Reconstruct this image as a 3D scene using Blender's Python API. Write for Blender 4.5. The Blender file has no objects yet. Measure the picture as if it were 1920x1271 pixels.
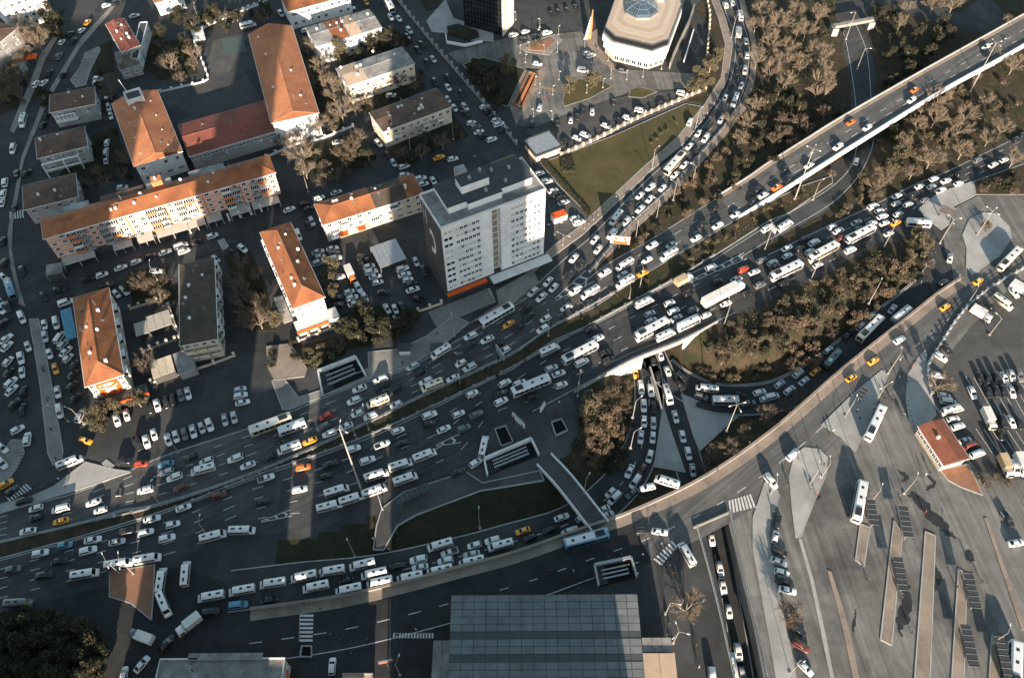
import bpy, bmesh, math, random
from mathutils import Vector, Matrix
from mathutils.geometry import tessellate_polygon
R0 = random.Random(7)
scene = bpy.context.scene
C = scene.collection
# ---------------------------------------------------------------- camera (drone 200 m up, looking 36 degrees off straight down)
FPX, CX, CY, HC = 1553.0, 960.0, 635.5, 200.0
nad = Vector(((975 - CX) / FPX, (1750 - CY) / FPX, 1)).normalized()
upv = -nad
yv = Vector((0, 0, 1)); yv = (yv - yv.dot(upv) * upv).normalized()
xv = yv.cross(upv)
RM = Matrix((xv, yv, upv))                      # camera axes (right, down, forward) -> world
cam = bpy.data.objects.new('camera', bpy.data.cameras.new('camera'))
C.objects.link(cam)
cx_, cy_, cz_ = RM.col[0], -RM.col[1], -RM.col[2]
cam.matrix_world = Matrix(((cx_[0], cy_[0], cz_[0], 0), (cx_[1], cy_[1], cz_[1], 0), (cx_[2], cy_[2], cz_[2], HC), (0, 0, 0, 1)))
cam.data.sensor_width = 36; cam.data.lens = 36 * FPX / 1920
cam.data.clip_start = 1; cam.data.clip_end = 6000
scene.camera = cam
# ---------------------------------------------------------------- sky, sun, exposure
SUN_EL, SUN_SX = math.radians(14.5), 0.07
world = bpy.data.worlds.new('World'); scene.world = world; world.use_nodes = True
nt = world.node_tree; nt.nodes.clear()
sky = nt.nodes.new('ShaderNodeTexSky'); sky.sky_type = 'NISHITA'; sky.sun_disc = False
sky.sun_elevation = SUN_EL; sky.sun_rotation = math.radians(180); sky.altitude = 100
sky.air_density = 1.0; sky.dust_density = 0.6; sky.ozone_density = 1.0
bg = nt.nodes.new('ShaderNodeBackground'); bg.inputs[1].default_value = 0.09
wo = nt.nodes.new('ShaderNodeOutputWorld')
hs = nt.nodes.new('ShaderNodeHueSaturation'); hs.inputs['Saturation'].default_value = 0.8; hs.inputs['Hue'].default_value = 0.472
nt.links.new(sky.outputs[0], hs.inputs['Color']); nt.links.new(hs.outputs[0], bg.inputs[0]); nt.links.new(bg.outputs[0], wo.inputs[0])
sun = bpy.data.objects.new('sun', bpy.data.lights.new('sun', 'SUN')); C.objects.link(sun)
sun.data.energy = 5.0; sun.data.angle = math.radians(0.5); sun.data.color = (1.0, 0.83, 0.66)
ld = Vector((-SUN_SX, 1, 0)).normalized() * math.cos(SUN_EL) + Vector((0, 0, -math.sin(SUN_EL)))
sun.rotation_euler = ld.to_track_quat('-Z', 'Y').to_euler(); sun.location = (0, -80, 150)
vs = scene.view_settings
vs.view_transform = 'Standard'; vs.look = 'None'; vs.gamma = 1; vs.use_curve_mapping = False
vs.exposure = 1.5
scene.cycles.max_bounces = 5
scene.cycles.use_denoising = True

# ---------------------------------------------------------------- survey: photo coordinates -> ground coordinates (metres) at height z
def G(px, py, z=0.0):
    d = RM @ Vector(((px - CX) / FPX, (py - CY) / FPX, 1)); t = (z - HC) / d.z
    return Vector((d.x * t, d.y * t, z))
RMT = RM.transposed()
def PX(w):
    c = RMT @ (Vector(w) - Vector((0, 0, HC))); return CX + FPX * c.x / c.z, CY + FPX * c.y / c.z
def GP(pts, z=0.0): return [G(p[0], p[1], p[2] if len(p) > 2 else z) for p in pts]

# ---------------------------------------------------------------- materials
MATS = {}
def mat(name, c, c2=None, s=0.3, rough=0.85, bump=0.0, metal=0.0, spec=0.3, det=5, mix2=None, s2=0.03, patch=0.0, ps=.06, streak=None):
    m = bpy.data.materials.new(name); m.use_nodes = True; MATS[name] = m
    N, L = m.node_tree.nodes, m.node_tree.links
    b = N['Principled BSDF']; b.inputs['Roughness'].default_value = rough; b.inputs['Metallic'].default_value = metal
    b.inputs['Specular IOR Level'].default_value = spec
    b.inputs['Base Color'].default_value = (*c, 1)
    if c2 is not None:
        g = N.new('ShaderNodeNewGeometry')
        n1 = N.new('ShaderNodeTexNoise'); n1.inputs['Scale'].default_value = s; n1.inputs['Detail'].default_value = det
        n1.inputs['Roughness'].default_value = 0.65
        L.new(g.outputs['Position'], n1.inputs['Vector'])
        r = N.new('ShaderNodeValToRGB'); r.color_ramp.elements[0].position = 0.32; r.color_ramp.elements[1].position = 0.68
        r.color_ramp.elements[0].color = (*c, 1); r.color_ramp.elements[1].color = (*c2, 1)
        L.new(n1.outputs['Fac'], r.inputs['Fac']); out = r.outputs['Color']
        if mix2 is not None:
            n2 = N.new('ShaderNodeTexNoise'); n2.inputs['Scale'].default_value = s2; n2.inputs['Detail'].default_value = 8
            n2.inputs['Roughness'].default_value = 0.7; L.new(g.outputs['Position'], n2.inputs['Vector'])
            r2 = N.new('ShaderNodeValToRGB'); r2.color_ramp.elements[0].position = 0.47; r2.color_ramp.elements[1].position = 0.62
            L.new(n2.outputs['Fac'], r2.inputs['Fac'])
            mx = N.new('ShaderNodeMix'); mx.data_type = 'RGBA'
            L.new(r2.outputs['Color'], mx.inputs['Factor']); L.new(out, mx.inputs['A']); mx.inputs['B'].default_value = (*mix2, 1)
            out = mx.outputs['Result']
        if patch:                                   # repaired, resurfaced or replaced areas: cells of slightly different tone
            vo = N.new('ShaderNodeTexVoronoi'); vo.inputs['Scale'].default_value = ps; vo.distance = 'CHEBYCHEV'; L.new(g.outputs['Position'], vo.inputs['Vector'])
            n3 = N.new('ShaderNodeTexNoise'); n3.inputs['Scale'].default_value = 2.2; n3.inputs['Detail'].default_value = 3; L.new(g.outputs['Position'], n3.inputs['Vector'])
            sp = N.new('ShaderNodeSeparateColor'); L.new(vo.outputs['Color'], sp.inputs[0])
            ad = N.new('ShaderNodeMath'); ad.operation = 'ADD'; L.new(sp.outputs[0], ad.inputs[0]); L.new(n3.outputs['Fac'], ad.inputs[1])
            mr = N.new('ShaderNodeMapRange'); mr.inputs[1].default_value = .2; mr.inputs[2].default_value = 1.8; mr.inputs[3].default_value = 1 - patch; mr.inputs[4].default_value = 1 + patch; L.new(ad.outputs[0], mr.inputs[0])
            ml = N.new('ShaderNodeVectorMath'); ml.operation = 'SCALE'; L.new(out, ml.inputs[0]); L.new(mr.outputs[0], ml.inputs['Scale']); out = ml.outputs[0]
        if streak is not None:                      # tyre-polished tracks and oil drips along the direction of travel
            mp_ = N.new('ShaderNodeMapping'); mp_.vector_type = 'TEXTURE'; mp_.inputs['Rotation'].default_value = (0, 0, math.radians(streak)); mp_.inputs['Scale'].default_value = (40, 1.3, 1); L.new(g.outputs['Position'], mp_.inputs['Vector'])
            n4 = N.new('ShaderNodeTexNoise'); n4.inputs['Scale'].default_value = 1.0; n4.inputs['Detail'].default_value = 5; n4.inputs['Roughness'].default_value = .6; L.new(mp_.outputs[0], n4.inputs['Vector'])
            m4 = N.new('ShaderNodeMapRange'); m4.inputs[1].default_value = .3; m4.inputs[2].default_value = .7; m4.inputs[3].default_value = .68; m4.inputs[4].default_value = 1.3; L.new(n4.outputs['Fac'], m4.inputs[0])
            s4 = N.new('ShaderNodeVectorMath'); s4.operation = 'SCALE'; L.new(out, s4.inputs[0]); L.new(m4.outputs[0], s4.inputs['Scale']); out = s4.outputs[0]
        L.new(out, b.inputs['Base Color'])
        if bump:
            bp = N.new('ShaderNodeBump'); bp.inputs['Strength'].default_value = bump; bp.inputs['Distance'].default_value = 0.2
            L.new(n1.outputs['Fac'], bp.inputs['Height']); L.new(bp.outputs['Normal'], b.inputs['Normal'])
    return m
def wave_mat(name, c, c2, scale, rough=0.6, axis='X', metal=0.0, bump=0.3, rot=0.0):
    m = mat(name, c, c2, s=0.5, rough=rough, metal=metal); N, L = m.node_tree.nodes, m.node_tree.links
    tc = N.new('ShaderNodeTexCoord'); w = N.new('ShaderNodeTexWave'); w.bands_direction = axis; w.inputs['Scale'].default_value = scale
    w.inputs['Distortion'].default_value = 0.4
    L.new(tc.outputs['Object'], w.inputs['Vector'])
    bp = N.new('ShaderNodeBump'); bp.inputs['Strength'].default_value = bump; bp.inputs['Distance'].default_value = 0.05
    L.new(w.outputs['Fac'], bp.inputs['Height']); L.new(bp.outputs['Normal'], N['Principled BSDF'].inputs['Normal'])
    return m
asphalt = mat('asphalt', (0.040, 0.041, 0.042), (0.058, 0.059, 0.060), s=.22, mix2=(0.032, 0.034, 0.035), s2=.06, rough=.9, patch=.3)
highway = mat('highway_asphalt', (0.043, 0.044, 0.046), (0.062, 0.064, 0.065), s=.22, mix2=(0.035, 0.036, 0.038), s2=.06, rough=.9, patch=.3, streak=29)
asphalt2 = mat('asphalt_worn', (0.059, 0.059, 0.058), (0.082, 0.081, 0.079), s=.3, mix2=(0.048, 0.048, 0.048), s2=.07, rough=.9, patch=.25)
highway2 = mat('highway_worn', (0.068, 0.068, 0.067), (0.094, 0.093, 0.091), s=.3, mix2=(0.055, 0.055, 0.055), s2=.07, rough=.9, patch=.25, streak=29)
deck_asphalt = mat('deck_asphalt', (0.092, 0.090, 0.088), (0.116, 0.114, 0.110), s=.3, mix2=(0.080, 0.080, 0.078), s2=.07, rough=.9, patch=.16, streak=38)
asphalt_vignette = mat('asphalt_vignette', (.024, .025, .026), (.038, .039, .04), s=.3, mix2=(.02, .02, .021), s2=.08, rough=.9, patch=.3)  # lower-left streets: vignette darkening put into the asphalt colour
apron = mat('terminal_apron', (0.122, 0.120, 0.113), (0.171, 0.166, 0.156), s=.25, mix2=(0.081, 0.078, 0.076), s2=.045, rough=.9, patch=.18, streak=96)
concrete = mat('concrete', (0.295, 0.291, 0.279), (0.361, 0.353, 0.336), s=.35, mix2=(0.246, 0.242, 0.234), s2=.06, rough=.9, patch=.1, ps=.3)
paving = mat('paving', (0.204, 0.191, 0.174), (0.272, 0.255, 0.234), s=.5, mix2=(0.162, 0.153, 0.145), s2=.08)
pinkpave = mat('pink_paving', (0.230, 0.184, 0.148), (0.288, 0.234, 0.191), s=.4, mix2=(0.173, 0.144, 0.119), s2=.1, patch=.15, ps=.5)
redpave = mat('red_paving', (0.208, 0.104, 0.064), (0.272, 0.144, 0.092), s=.5)
soil = mat('soil', (0.025, 0.021, 0.014), (0.072, 0.051, 0.031), s=.35, mix2=(0.025, 0.030, 0.012), s2=.11, rough=1, bump=.6, det=8)
grass = mat('lawn', (0.058, 0.053, 0.021), (0.094, 0.074, 0.034), s=.12, mix2=(0.048, 0.048, 0.018), s2=.05, rough=1, bump=.3, det=8)
dgrass = mat('dark_grass', (.016, .018, .009), (.036, .032, .018), s=.3, rough=1, bump=.5, det=8)
white = mat('white_paint', (.78, .78, .77), (.66, .66, .65), s=.6, rough=.8)
line_paint = mat('road_paint', (.62, .62, .6), (.4, .4, .4), s=.9, rough=.8)
yellow_paint = mat('yellow_road_paint', (.45, .30, .12), (.3, .22, .1), s=.9, rough=.8)
roof_or = mat('orange_tiles', (0.253, 0.090, 0.037), (0.327, 0.130, 0.057), s=.8, mix2=(0.206, 0.073, 0.033), s2=.1, bump=.3, patch=.22, ps=.35)
roof_pk = mat('salmon_tiles', (0.380, 0.144, 0.065), (0.456, 0.190, 0.095), s=.5, mix2=(0.327, 0.122, 0.061), s2=.08, bump=.2, patch=.12, ps=.25)
roof_rd = mat('red_tiles', (0.203, 0.059, 0.042), (0.259, 0.084, 0.059), s=.7, mix2=(0.161, 0.056, 0.038), s2=.1, bump=.3)
roof_br = mat('brown_tiles', (0.094, 0.061, 0.045), (0.137, 0.086, 0.061), s=.7, mix2=(0.072, 0.050, 0.040), s2=.12, bump=.3, patch=.25, ps=.35)
roof_dk = mat('dark_tiles', (0.056, 0.044, 0.035), (0.086, 0.064, 0.049), s=.7, mix2=(0.045, 0.038, 0.032), s2=.1, bump=.3, patch=.25, ps=.35)
roof_gr = mat('grey_roof', (0.208, 0.200, 0.192), (0.304, 0.296, 0.280), s=.5, mix2=(0.160, 0.152, 0.144), s2=.15, patch=.3, ps=.3)
bitumen = mat('bitumen', (.045, .05, .055), (.065, .07, .075), s=.4, mix2=(.055, .058, .06), s2=.15)
wall_w = mat('white_render', (.72, .71, .69), (.62, .61, .59), s=.4, mix2=(.55, .54, .52), s2=.15)
wall_c = mat('cream_render', (.62, .53, .41), (.52, .44, .33), s=.4, mix2=(.45, .39, .3), s2=.15)
wall_g = mat('grey_render', (.36, .35, .33), (.28, .27, .26), s=.5, mix2=(.22, .21, .2), s2=.2)
wall_p = mat('pink_render', (.68, .45, .36), (.60, .39, .31), s=.3, mix2=(.55, .36, .29), s2=.12)
wall_o = mat('orange_render', (.55, .20, .08), (.48, .17, .07), s=.5)
wall_d = mat('dark_cladding', (.055, .05, .05), (.075, .07, .07), s=.4)
frame_w = mat('window_frame', (.74, .74, .73), rough=.5)
glass = mat('dark_glass', (.012, .014, .017), rough=.08, spec=.6)
glass_b = mat('blue_glass', (.025, .045, .065), (.045, .07, .095), s=.4, rough=.12, spec=.6)
metal_g = mat('galvanised_metal', (.36, .37, .38), (.46, .47, .48), s=1.0, rough=.45, metal=.6)
metal_d = mat('dark_metal', (.06, .062, .065), rough=.5, metal=.3)
lamp_m = mat('lamp_post_paint', (.3, .28, .25), (.38, .35, .31), s=1.0, rough=.6)
blue_tarp = mat('blue_tarp', (.07, .22, .32), (.10, .29, .40), s=.6, rough=.6)
red_sign = mat('red_sign', (.72, .11, .02), (.62, .09, .015), s=.5, rough=.5)
bark = mat('bark', (0.240, 0.188, 0.140), (0.320, 0.256, 0.196), s=2, rough=1)
twig_t = mat('tan_twigs', (0.157, 0.121, 0.085), (0.230, 0.185, 0.134), s=.5, rough=1)
twig_b = mat('brown_twigs', (0.088, 0.067, 0.048), (0.163, 0.126, 0.094), s=.5, rough=1)
leaf_d = mat('dark_leaves', (.016, .021, .012), (.065, .058, .034), s=1.1, rough=.9)
leaf_o = mat('olive_leaves', (0.052, 0.048, 0.027), (0.159, 0.132, 0.082), s=1.1, rough=.9)
leaf_r = mat('rust_leaves', (0.091, 0.066, 0.043), (0.189, 0.136, 0.091), s=1.1, rough=.9)

# ---------------------------------------------------------------- mesh helpers
class MB:
    def __init__(s): s.v, s.f, s.m = [], [], []
    def face(s, pts, mi=0):
        n = len(s.v); s.v += [tuple(p) for p in pts]; s.f.append(tuple(range(n, n + len(pts)))); s.m.append(mi)
    def box(s, x0, x1, y0, y1, z0, z1, mi=0, tx=0, ty=0):
        n = len(s.v)
        s.v += [(x0, y0, z0), (x1, y0, z0), (x1, y1, z0), (x0, y1, z0), (x0 + tx, y0 + ty, z1), (x1 - tx, y0 + ty, z1), (x1 - tx, y1 - ty, z1), (x0 + tx, y1 - ty, z1)]
        for q in ((0, 3, 2, 1), (4, 5, 6, 7), (0, 1, 5, 4), (1, 2, 6, 5), (2, 3, 7, 6), (3, 0, 4, 7)):
            s.f.append(tuple(n + k for k in q)); s.m.append(mi)
        return s
    def hull8(s, p, mi=0):
        n = len(s.v); s.v += [tuple(q) for q in p]
        for q in ((0, 3, 2, 1), (4, 5, 6, 7), (0, 1, 5, 4), (1, 2, 6, 5), (2, 3, 7, 6), (3, 0, 4, 7)):
            s.f.append(tuple(n + k for k in q)); s.m.append(mi)
        return s
    def tube(s, pts, rad, n=6, mi=0, cap=True):
        base = len(s.v); pts = [Vector(p) for p in pts]; k = len(pts)
        for i, p in enumerate(pts):
            d = (pts[min(i + 1, k - 1)] - pts[max(i - 1, 0)]).normalized()
            a = d.cross(Vector((0, 0, 1)) if abs(d.z) < .9 else Vector((1, 0, 0))).normalized(); b = d.cross(a)
            for j in range(n):
                t = 2 * math.pi * j / n; s.v.append(tuple(p + (a * math.cos(t) + b * math.sin(t)) * rad[i]))
        for i in range(k - 1):
            for j in range(n):
                j2 = (j + 1) % n
                s.f.append((base + i * n + j, base + i * n + j2, base + (i + 1) * n + j2, base + (i + 1) * n + j)); s.m.append(mi)
        if cap:
            s.f.append(tuple(base + j for j in range(n))); s.m.append(mi)
            s.f.append(tuple(base + (k - 1) * n + j for j in range(n))); s.m.append(mi)
        return s
    def prism(s, pts, z0, z1, mi=0):
        pts = [(p[0], p[1]) for p in pts]
        if sum(pts[i][0] * pts[(i + 1) % len(pts)][1] - pts[(i + 1) % len(pts)][0] * pts[i][1] for i in range(len(pts))) < 0: pts = pts[::-1]
        n = len(s.v); k = len(pts)
        s.v += [(x, y, z0) for x, y in pts] + [(x, y, z1) for x, y in pts]
        for t in tessellate_polygon([[Vector((x, y, 0)) for x, y in pts]]):
            a, b, c = t
            if (Vector(pts[b]) - Vector(pts[a])).cross(Vector(pts[c]) - Vector(pts[a])) < 0: b, c = c, b
            s.f.append((n + k + a, n + k + b, n + k + c)); s.m.append(mi)
        for i in range(k):
            j = (i + 1) % k; s.f.append((n + i, n + j, n + k + j, n + k + i)); s.m.append(mi)
        return s
    def mesh(s, name, mats):
        me = bpy.data.meshes.new(name); me.from_pydata(s.v, [], s.f)
        for m in (mats if isinstance(mats, (list, tuple)) else [mats]): me.materials.append(m)
        if any(s.m): me.polygons.foreach_set('material_index', s.m)
        me.update(); return me
    def build(s, name, mats, parent=None, loc=None, rz=0.0, smooth=False):
        me = s.mesh(name, mats)
        if smooth: me.polygons.foreach_set('use_smooth', [True] * len(me.polygons))
        return put(name, me, parent, loc, rz)
def put(name, me, parent=None, loc=None, rz=0.0, scale=None):
    o = bpy.data.objects.new(name, me); C.objects.link(o)
    if parent is not None: o.parent = parent
    if loc is not None: o.location = loc
    if rz: o.rotation_euler = (0, 0, rz)
    if scale is not None: o.scale = scale
    return o
def tag(o, label, cat=None, group=None, kind=None):
    if label: o['label'] = label
    if cat: o['category'] = cat
    if group: o['group'] = group
    if kind: o['kind'] = kind
    return o
def thing(name, label, cat, loc=(0, 0, 0), rz=0.0, group=None):
    o = put(name, None, None, loc, rz); return tag(o, label, cat, group)
def structure(o): o['kind'] = 'structure'; return o
def copy_tree(o, parent=None):
    c = o.copy(); C.objects.link(c); c.parent = parent
    for ch in o.children: copy_tree(ch, c)
    return c
REG = []                                            # things labelled at the end by look and nearest landmark
def reg(o, look, cat, px, group=None): REG.append((o, look, cat, px, group)); o['category'] = cat; return o
LAYER = [0.0]
def sheet(name, pts, m, z=0.0, parent=None):
    """flat area of ground: road, pavement, lawn"""
    LAYER[0] += .004
    w = GP(pts, z); c = sum(w, Vector()) / len(w); c.z = z + LAYER[0]
    o = MB().prism([(p.x - c.x, p.y - c.y) for p in w], -.04, 0).build(name, m, parent, c)
    return o if parent else structure(o)
def slab(name, pts, m, z0=-.3, z1=.15, edge=None):
    """raised island or pavement with a kerb"""
    w = GP(pts, z1); c = sum(w, Vector()) / len(w); c.z = 0
    LAYER[0] += .001
    o = structure(MB().prism([(p.x - c.x, p.y - c.y) for p in w], z0, z1 + LAYER[0]).build(name, m, None, c))
    if edge is not None:
        kb = MB(); q = [Vector((p.x - c.x, p.y - c.y)) for p in w]
        for i in range(len(q)):
            a, b = q[i], q[(i + 1) % len(q)]; d = (b - a)
            if d.length < .05: continue
            n = Vector((-d.y, d.x)).normalized() * .14
            kb.hull8([(a.x - n.x, a.y - n.y, z0), (b.x - n.x, b.y - n.y, z0), (b.x + n.x, b.y + n.y, z0), (a.x + n.x, a.y + n.y, z0),
                      (a.x - n.x, a.y - n.y, z1 + .03 + LAYER[0]), (b.x - n.x, b.y - n.y, z1 + .03 + LAYER[0]), (b.x + n.x, b.y + n.y, z1 + .03 + LAYER[0]), (a.x + n.x, a.y + n.y, z1 + .03 + LAYER[0])])
        kb.build('kerb', edge, o)
    return o
def resample(pts, n):
    L = [0.0]
    for i in range(len(pts) - 1): L.append(L[-1] + (pts[i + 1] - pts[i]).length)
    out = []; k = 0
    for i in range(n):
        t = L[-1] * i / (n - 1)
        while k < len(pts) - 2 and L[k + 1] < t: k += 1
        f = (t - L[k]) / max(1e-6, L[k + 1] - L[k]); out.append(pts[k].lerp(pts[k + 1], f))
    return out
def wallstrip(mb, pts, th, h, z0=None, mi=0):
    """a wall along 3-D points: from p.z - z0 to p.z + h"""
    k = len(pts); L, Rr = [], []
    for i in range(k):
        d = (pts[min(i + 1, k - 1)] - pts[max(i - 1, 0)]); n = Vector((-d.y, d.x, 0)).normalized() * th / 2
        L.append(pts[i] + n); Rr.append(pts[i] - n)
    zz = z0 or 0
    for i in range(k - 1):
        a, b, c, d = Rr[i], Rr[i + 1], L[i + 1], L[i]
        mb.hull8([(a.x, a.y, a.z - zz), (b.x, b.y, b.z - zz), (c.x, c.y, c.z - zz), (d.x, d.y, d.z - zz), (a.x, a.y, a.z + h), (b.x, b.y, b.z + h), (c.x, c.y, c.z + h), (d.x, d.y, d.z + h)], mi)
    return mb
def smooth_line(pts, n):
    """Catmull-Rom through the points, n samples"""
    P = [pts[0] * 2 - pts[1]] + list(pts) + [pts[-1] * 2 - pts[-2]]; dense = []
    for i in range(1, len(P) - 2):
        for s in range(8):
            t = s / 8; a, b, c, d = P[i - 1], P[i], P[i + 1], P[i + 2]
            dense.append(.5 * ((2 * b) + (c - a) * t + (2 * a - 5 * b + 4 * c - d) * t * t + (3 * b - a - 3 * c + d) * t ** 3))
    dense.append(pts[-1]); return resample(dense, n)
def dashes(mb, line, dash=3.0, gap=6.0, w=.2, dz=.012, mi=0):
    tot = sum((line[i + 1] - line[i]).length for i in range(len(line) - 1)); n = max(2, int(tot / .75))
    q = resample(line, n); step = tot / (n - 1); pos = 0; k = 0
    for i in range(n - 1):
        if (i * step) % (dash + gap) < dash:
            a, b = q[i], q[i + 1]; d = b - a; e = Vector((-d.y, d.x, 0)).normalized() * w / 2; u = Vector((0, 0, dz))
            mb.face([a - e + u, b - e + u, b + e + u, a + e + u], mi)
    return mb
# ================================================================ TERRAIN
# sunken roads: (photo x, photo y, height of the road there, half width in metres)
LEG_A = [(430, 1108, 0, 5), (560, 1092, -.2, 5), (700, 1078, -.8, 5), (850, 1046, -2, 5), (960, 1016, -3.2, 5), (1060, 984, -4.8, 4.6), (1125, 945, -6, 5), (1178, 890, -6.6, 5), (1205, 830, -7, 4.4), (1217, 760, -7, 4), (1212, 690, -7, 4), (1190, 640, -7, 4)]
LEG_B = [(1218, 650, -7, 3.6), (1252, 730, -7, 3.6), (1278, 820, -7, 3.6), (1300, 900, -7, 3.8), (1322, 965, -7, 4), (1337, 1020, -7, 4.1), (1352, 1110, -6.8, 4.1), (1367, 1200, -6.5, 4.1), (1384, 1300, -6, 4.1)]
LOOP = [(1240, 690, -7, 4.5), (1275, 718, -7, 5), (1330, 743, -6.6, 5), (1400, 749, -6.2, 5), (1470, 737, -5.6, 5), (1540, 700, -5, 5), (1600, 655, -4, 5), (1655, 610, -2.8, 5), (1705, 570, -1.4, 4.5), (1745, 535, -.4, 4.5), (1775, 500, 0, 4.5)]
def ribbon_line(L, n):
    return smooth_line([G(p[0], p[1], p[2]) for p in L], n)
def widths(L, n):
    pts = [G(p[0], p[1], p[2]) for p in L]; q = ribbon_line(L, n); out = []
    for v in q:
        i = min(range(len(pts)), key=lambda k: (pts[k] - v).length); out.append(L[i][3])
    return [sum(out[max(0, i - 3):i + 4]) / len(out[max(0, i - 3):i + 4]) for i in range(n)]
LOWS = []
for L in (LEG_A, LEG_B, LOOP):
    LOWS.append((ribbon_line(L, 60), widths(L, 60)))
MID = ([G(1265, 760, -7), G(1250, 800, -7), G(1240, 850, -7), G(1250, 910, -7), G(1300, 800, -7), G(1340, 790, -7), G(1380, 775, -6.4)], [5] * 7)
def T(x, y):
    z = 0.0
    for line, ws in LOWS + [MID]:
        best = 1e9
        for p, w in zip(line, ws):
            if abs(p.x - x) > 24 or abs(p.y - y) > 24: continue
            d = math.hypot(p.x - x, p.y - y) - w
            t = 0 if d < 1.2 else (d - 1.2) / 9.0
            if t >= 1: continue
            t = t * t * (3 - 2 * t); zz = (p.z - .22) * (1 - t)
            if zz < z: z = zz
    return z
X0, X1, Y0, Y1, DS = -60.0, 130.0, 30.0, 216.0, 2.0
SOIL = [[(1110, 722), (1195, 690), (1200, 760), (1190, 830), (1140, 900), (1040, 900), (1075, 830)],
        [(1260, 690), (1340, 612), (1440, 565), (1640, 465), (1720, 440), (1770, 470), (1750, 520), (1650, 590), (1560, 665), (1480, 715), (1400, 730), (1320, 722)],
        [(1330, 900), (1440, 820), (1500, 740), (1400, 765), (1345, 800), (1310, 850)],
        [(740, 1030), (760, 950), (900, 915), (1020, 880), (1130, 985), (1060, 970), (900, 1000)],
        [(350, 1085), (370, 1045), (420, 1020), (545, 1012), (610, 1000), (715, 965), (715, 1020), (560, 1060), (430, 1085)]]
def inside(px, py, poly):
    r = False; j = len(poly) - 1
    for i in range(len(poly)):
        if (poly[i][1] > py) != (poly[j][1] > py) and px < (poly[j][0] - poly[i][0]) * (py - poly[i][1]) / (poly[j][1] - poly[i][1]) + poly[i][0]: r = not r
        j = i
    return r
nx, ny = int((X1 - X0) / DS), int((Y1 - Y0) / DS)
mb = MB(); TZ = {}
for j in range(ny + 1):
    for i in range(nx + 1):
        x, y = X0 + i * DS, Y0 + j * DS; z = T(x, y) if 0 < i < nx and 0 < j < ny else 0.0
        if z > -.01: z = -.03
        else: z += R0.uniform(-.12, .12) - .03
        TZ[i, j] = z; mb.v.append((x, y, z))
for j in range(ny):
    for i in range(nx):
        a = j * (nx + 1) + i; mb.f.append((a, a + 1, a + nx + 2, a + nx + 1))
        zc = (TZ[i, j] + TZ[i + 1, j + 1]) / 2; p = PX((X0 + (i + .5) * DS, Y0 + (j + .5) * DS, zc))
        mb.m.append((2 if p[0] < 1045 else 1) if zc < -.25 or any(inside(p[0], p[1], s) for s in SOIL) else 0)  # wedges left of centre take dark grass, their shade put into the colour
structure(mb.build('terrain', [asphalt, soil, dgrass], smooth=True))
mb = MB()
for x0, x1, y0, y1 in ((-2500, 2500, Y1, 3000), (-2500, 2500, -1500, Y0), (-2500, X0, Y0, Y1), (X1, 2500, Y0, Y1)):
    mb.face([(x0, y0, -.03), (x1, y0, -.03), (x1, y1, -.03), (x0, y1, -.03)])
structure(mb.build('ground', asphalt))

# ================================================================ ROADS
def road_ribbon(name, L, n=70, m=asphalt, lines=()):
    q = ribbon_line(L, n); ws = widths(L, n); mb = MB(); mk = MB()
    e = []
    for i in range(n):
        d = (q[min(i + 1, n - 1)] - q[max(i - 1, 0)]); e.append(Vector((-d.y, d.x, 0)).normalized())
    for i in range(n):
        mb.v += [tuple(q[i] + e[i] * ws[i] + Vector((0, 0, .02))), tuple(q[i] - e[i] * ws[i] + Vector((0, 0, .02)))]
    for i in range(n - 1): mb.f.append((2 * i, 2 * i + 1, 2 * i + 3, 2 * i + 2)); mb.m.append(0)
    o = structure(mb.build(name, m))
    for fr, dash, gap in lines:
        dashes(mk, [q[i] + e[i] * ws[i] * fr for i in range(n)], dash, gap, .18, .035)
    if lines: mk.build('lane_marking', line_paint, o)
    kb = MB()
    for s in (-1, 1): wallstrip(kb, [q[i] + e[i] * (ws[i] + .15) * s for i in range(n)], .3, .15, .4)
    kb.build('kerb', concrete, o)
    return o
road_ribbon('minibus_ramp', LEG_A, m=asphalt, lines=((0, 2, 5),))
road_ribbon('underpass_road', LEG_B, lines=((0, 2, 4),))
road_ribbon('loop_ramp', LOOP, lines=((.92, 1, 0),))

UN = [(-10, 960), (155, 917), (305, 852), (479, 795), (608, 742), (690, 712), (765, 688), (820, 657), (900, 610), (960, 572)]
NEW = [(998, 537), (1066, 476), (1101, 448), (1169, 378), (1224, 325), (1287, 272), (1338, 207), (1368, 151), (1378, 83), (1363, 33), (1345, -10)]
NEE = [(1378, -10), (1393, 38), (1406, 83), (1403, 141), (1386, 196), (1353, 242), (1287, 317), (1245, 363), (1179, 423), (1106, 509)]
UN2 = [(1151, 486), (1227, 443), (1345, 369)]
US2 = [(1385, 408), (1275, 474), (1187, 526), (1116, 574), (1030, 615)]
US = [(960, 663), (845, 716), (757, 758), (641, 814), (480, 885), (302, 945), (227, 958), (151, 981), (-10, 1018)]
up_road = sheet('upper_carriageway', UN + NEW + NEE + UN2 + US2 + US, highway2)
LN = [(-10, 1050), (141, 1009), (267, 971), (327, 951), (480, 893), (591, 854), (699, 814), (782, 776), (960, 690), (1036, 640), (1116, 605), (1262, 526), (1338, 481), (1440, 416), (1480, 400), (1561, 345), (1594, 300)]
LS = [(1076, 736), (1000, 775), (925, 800), (908, 850), (873, 882), (757, 920), (714, 951), (606, 989), (543, 1000), (480, 1001), (420, 1015), (370, 1045), (335, 1060), (-10, 1150)]
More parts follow.
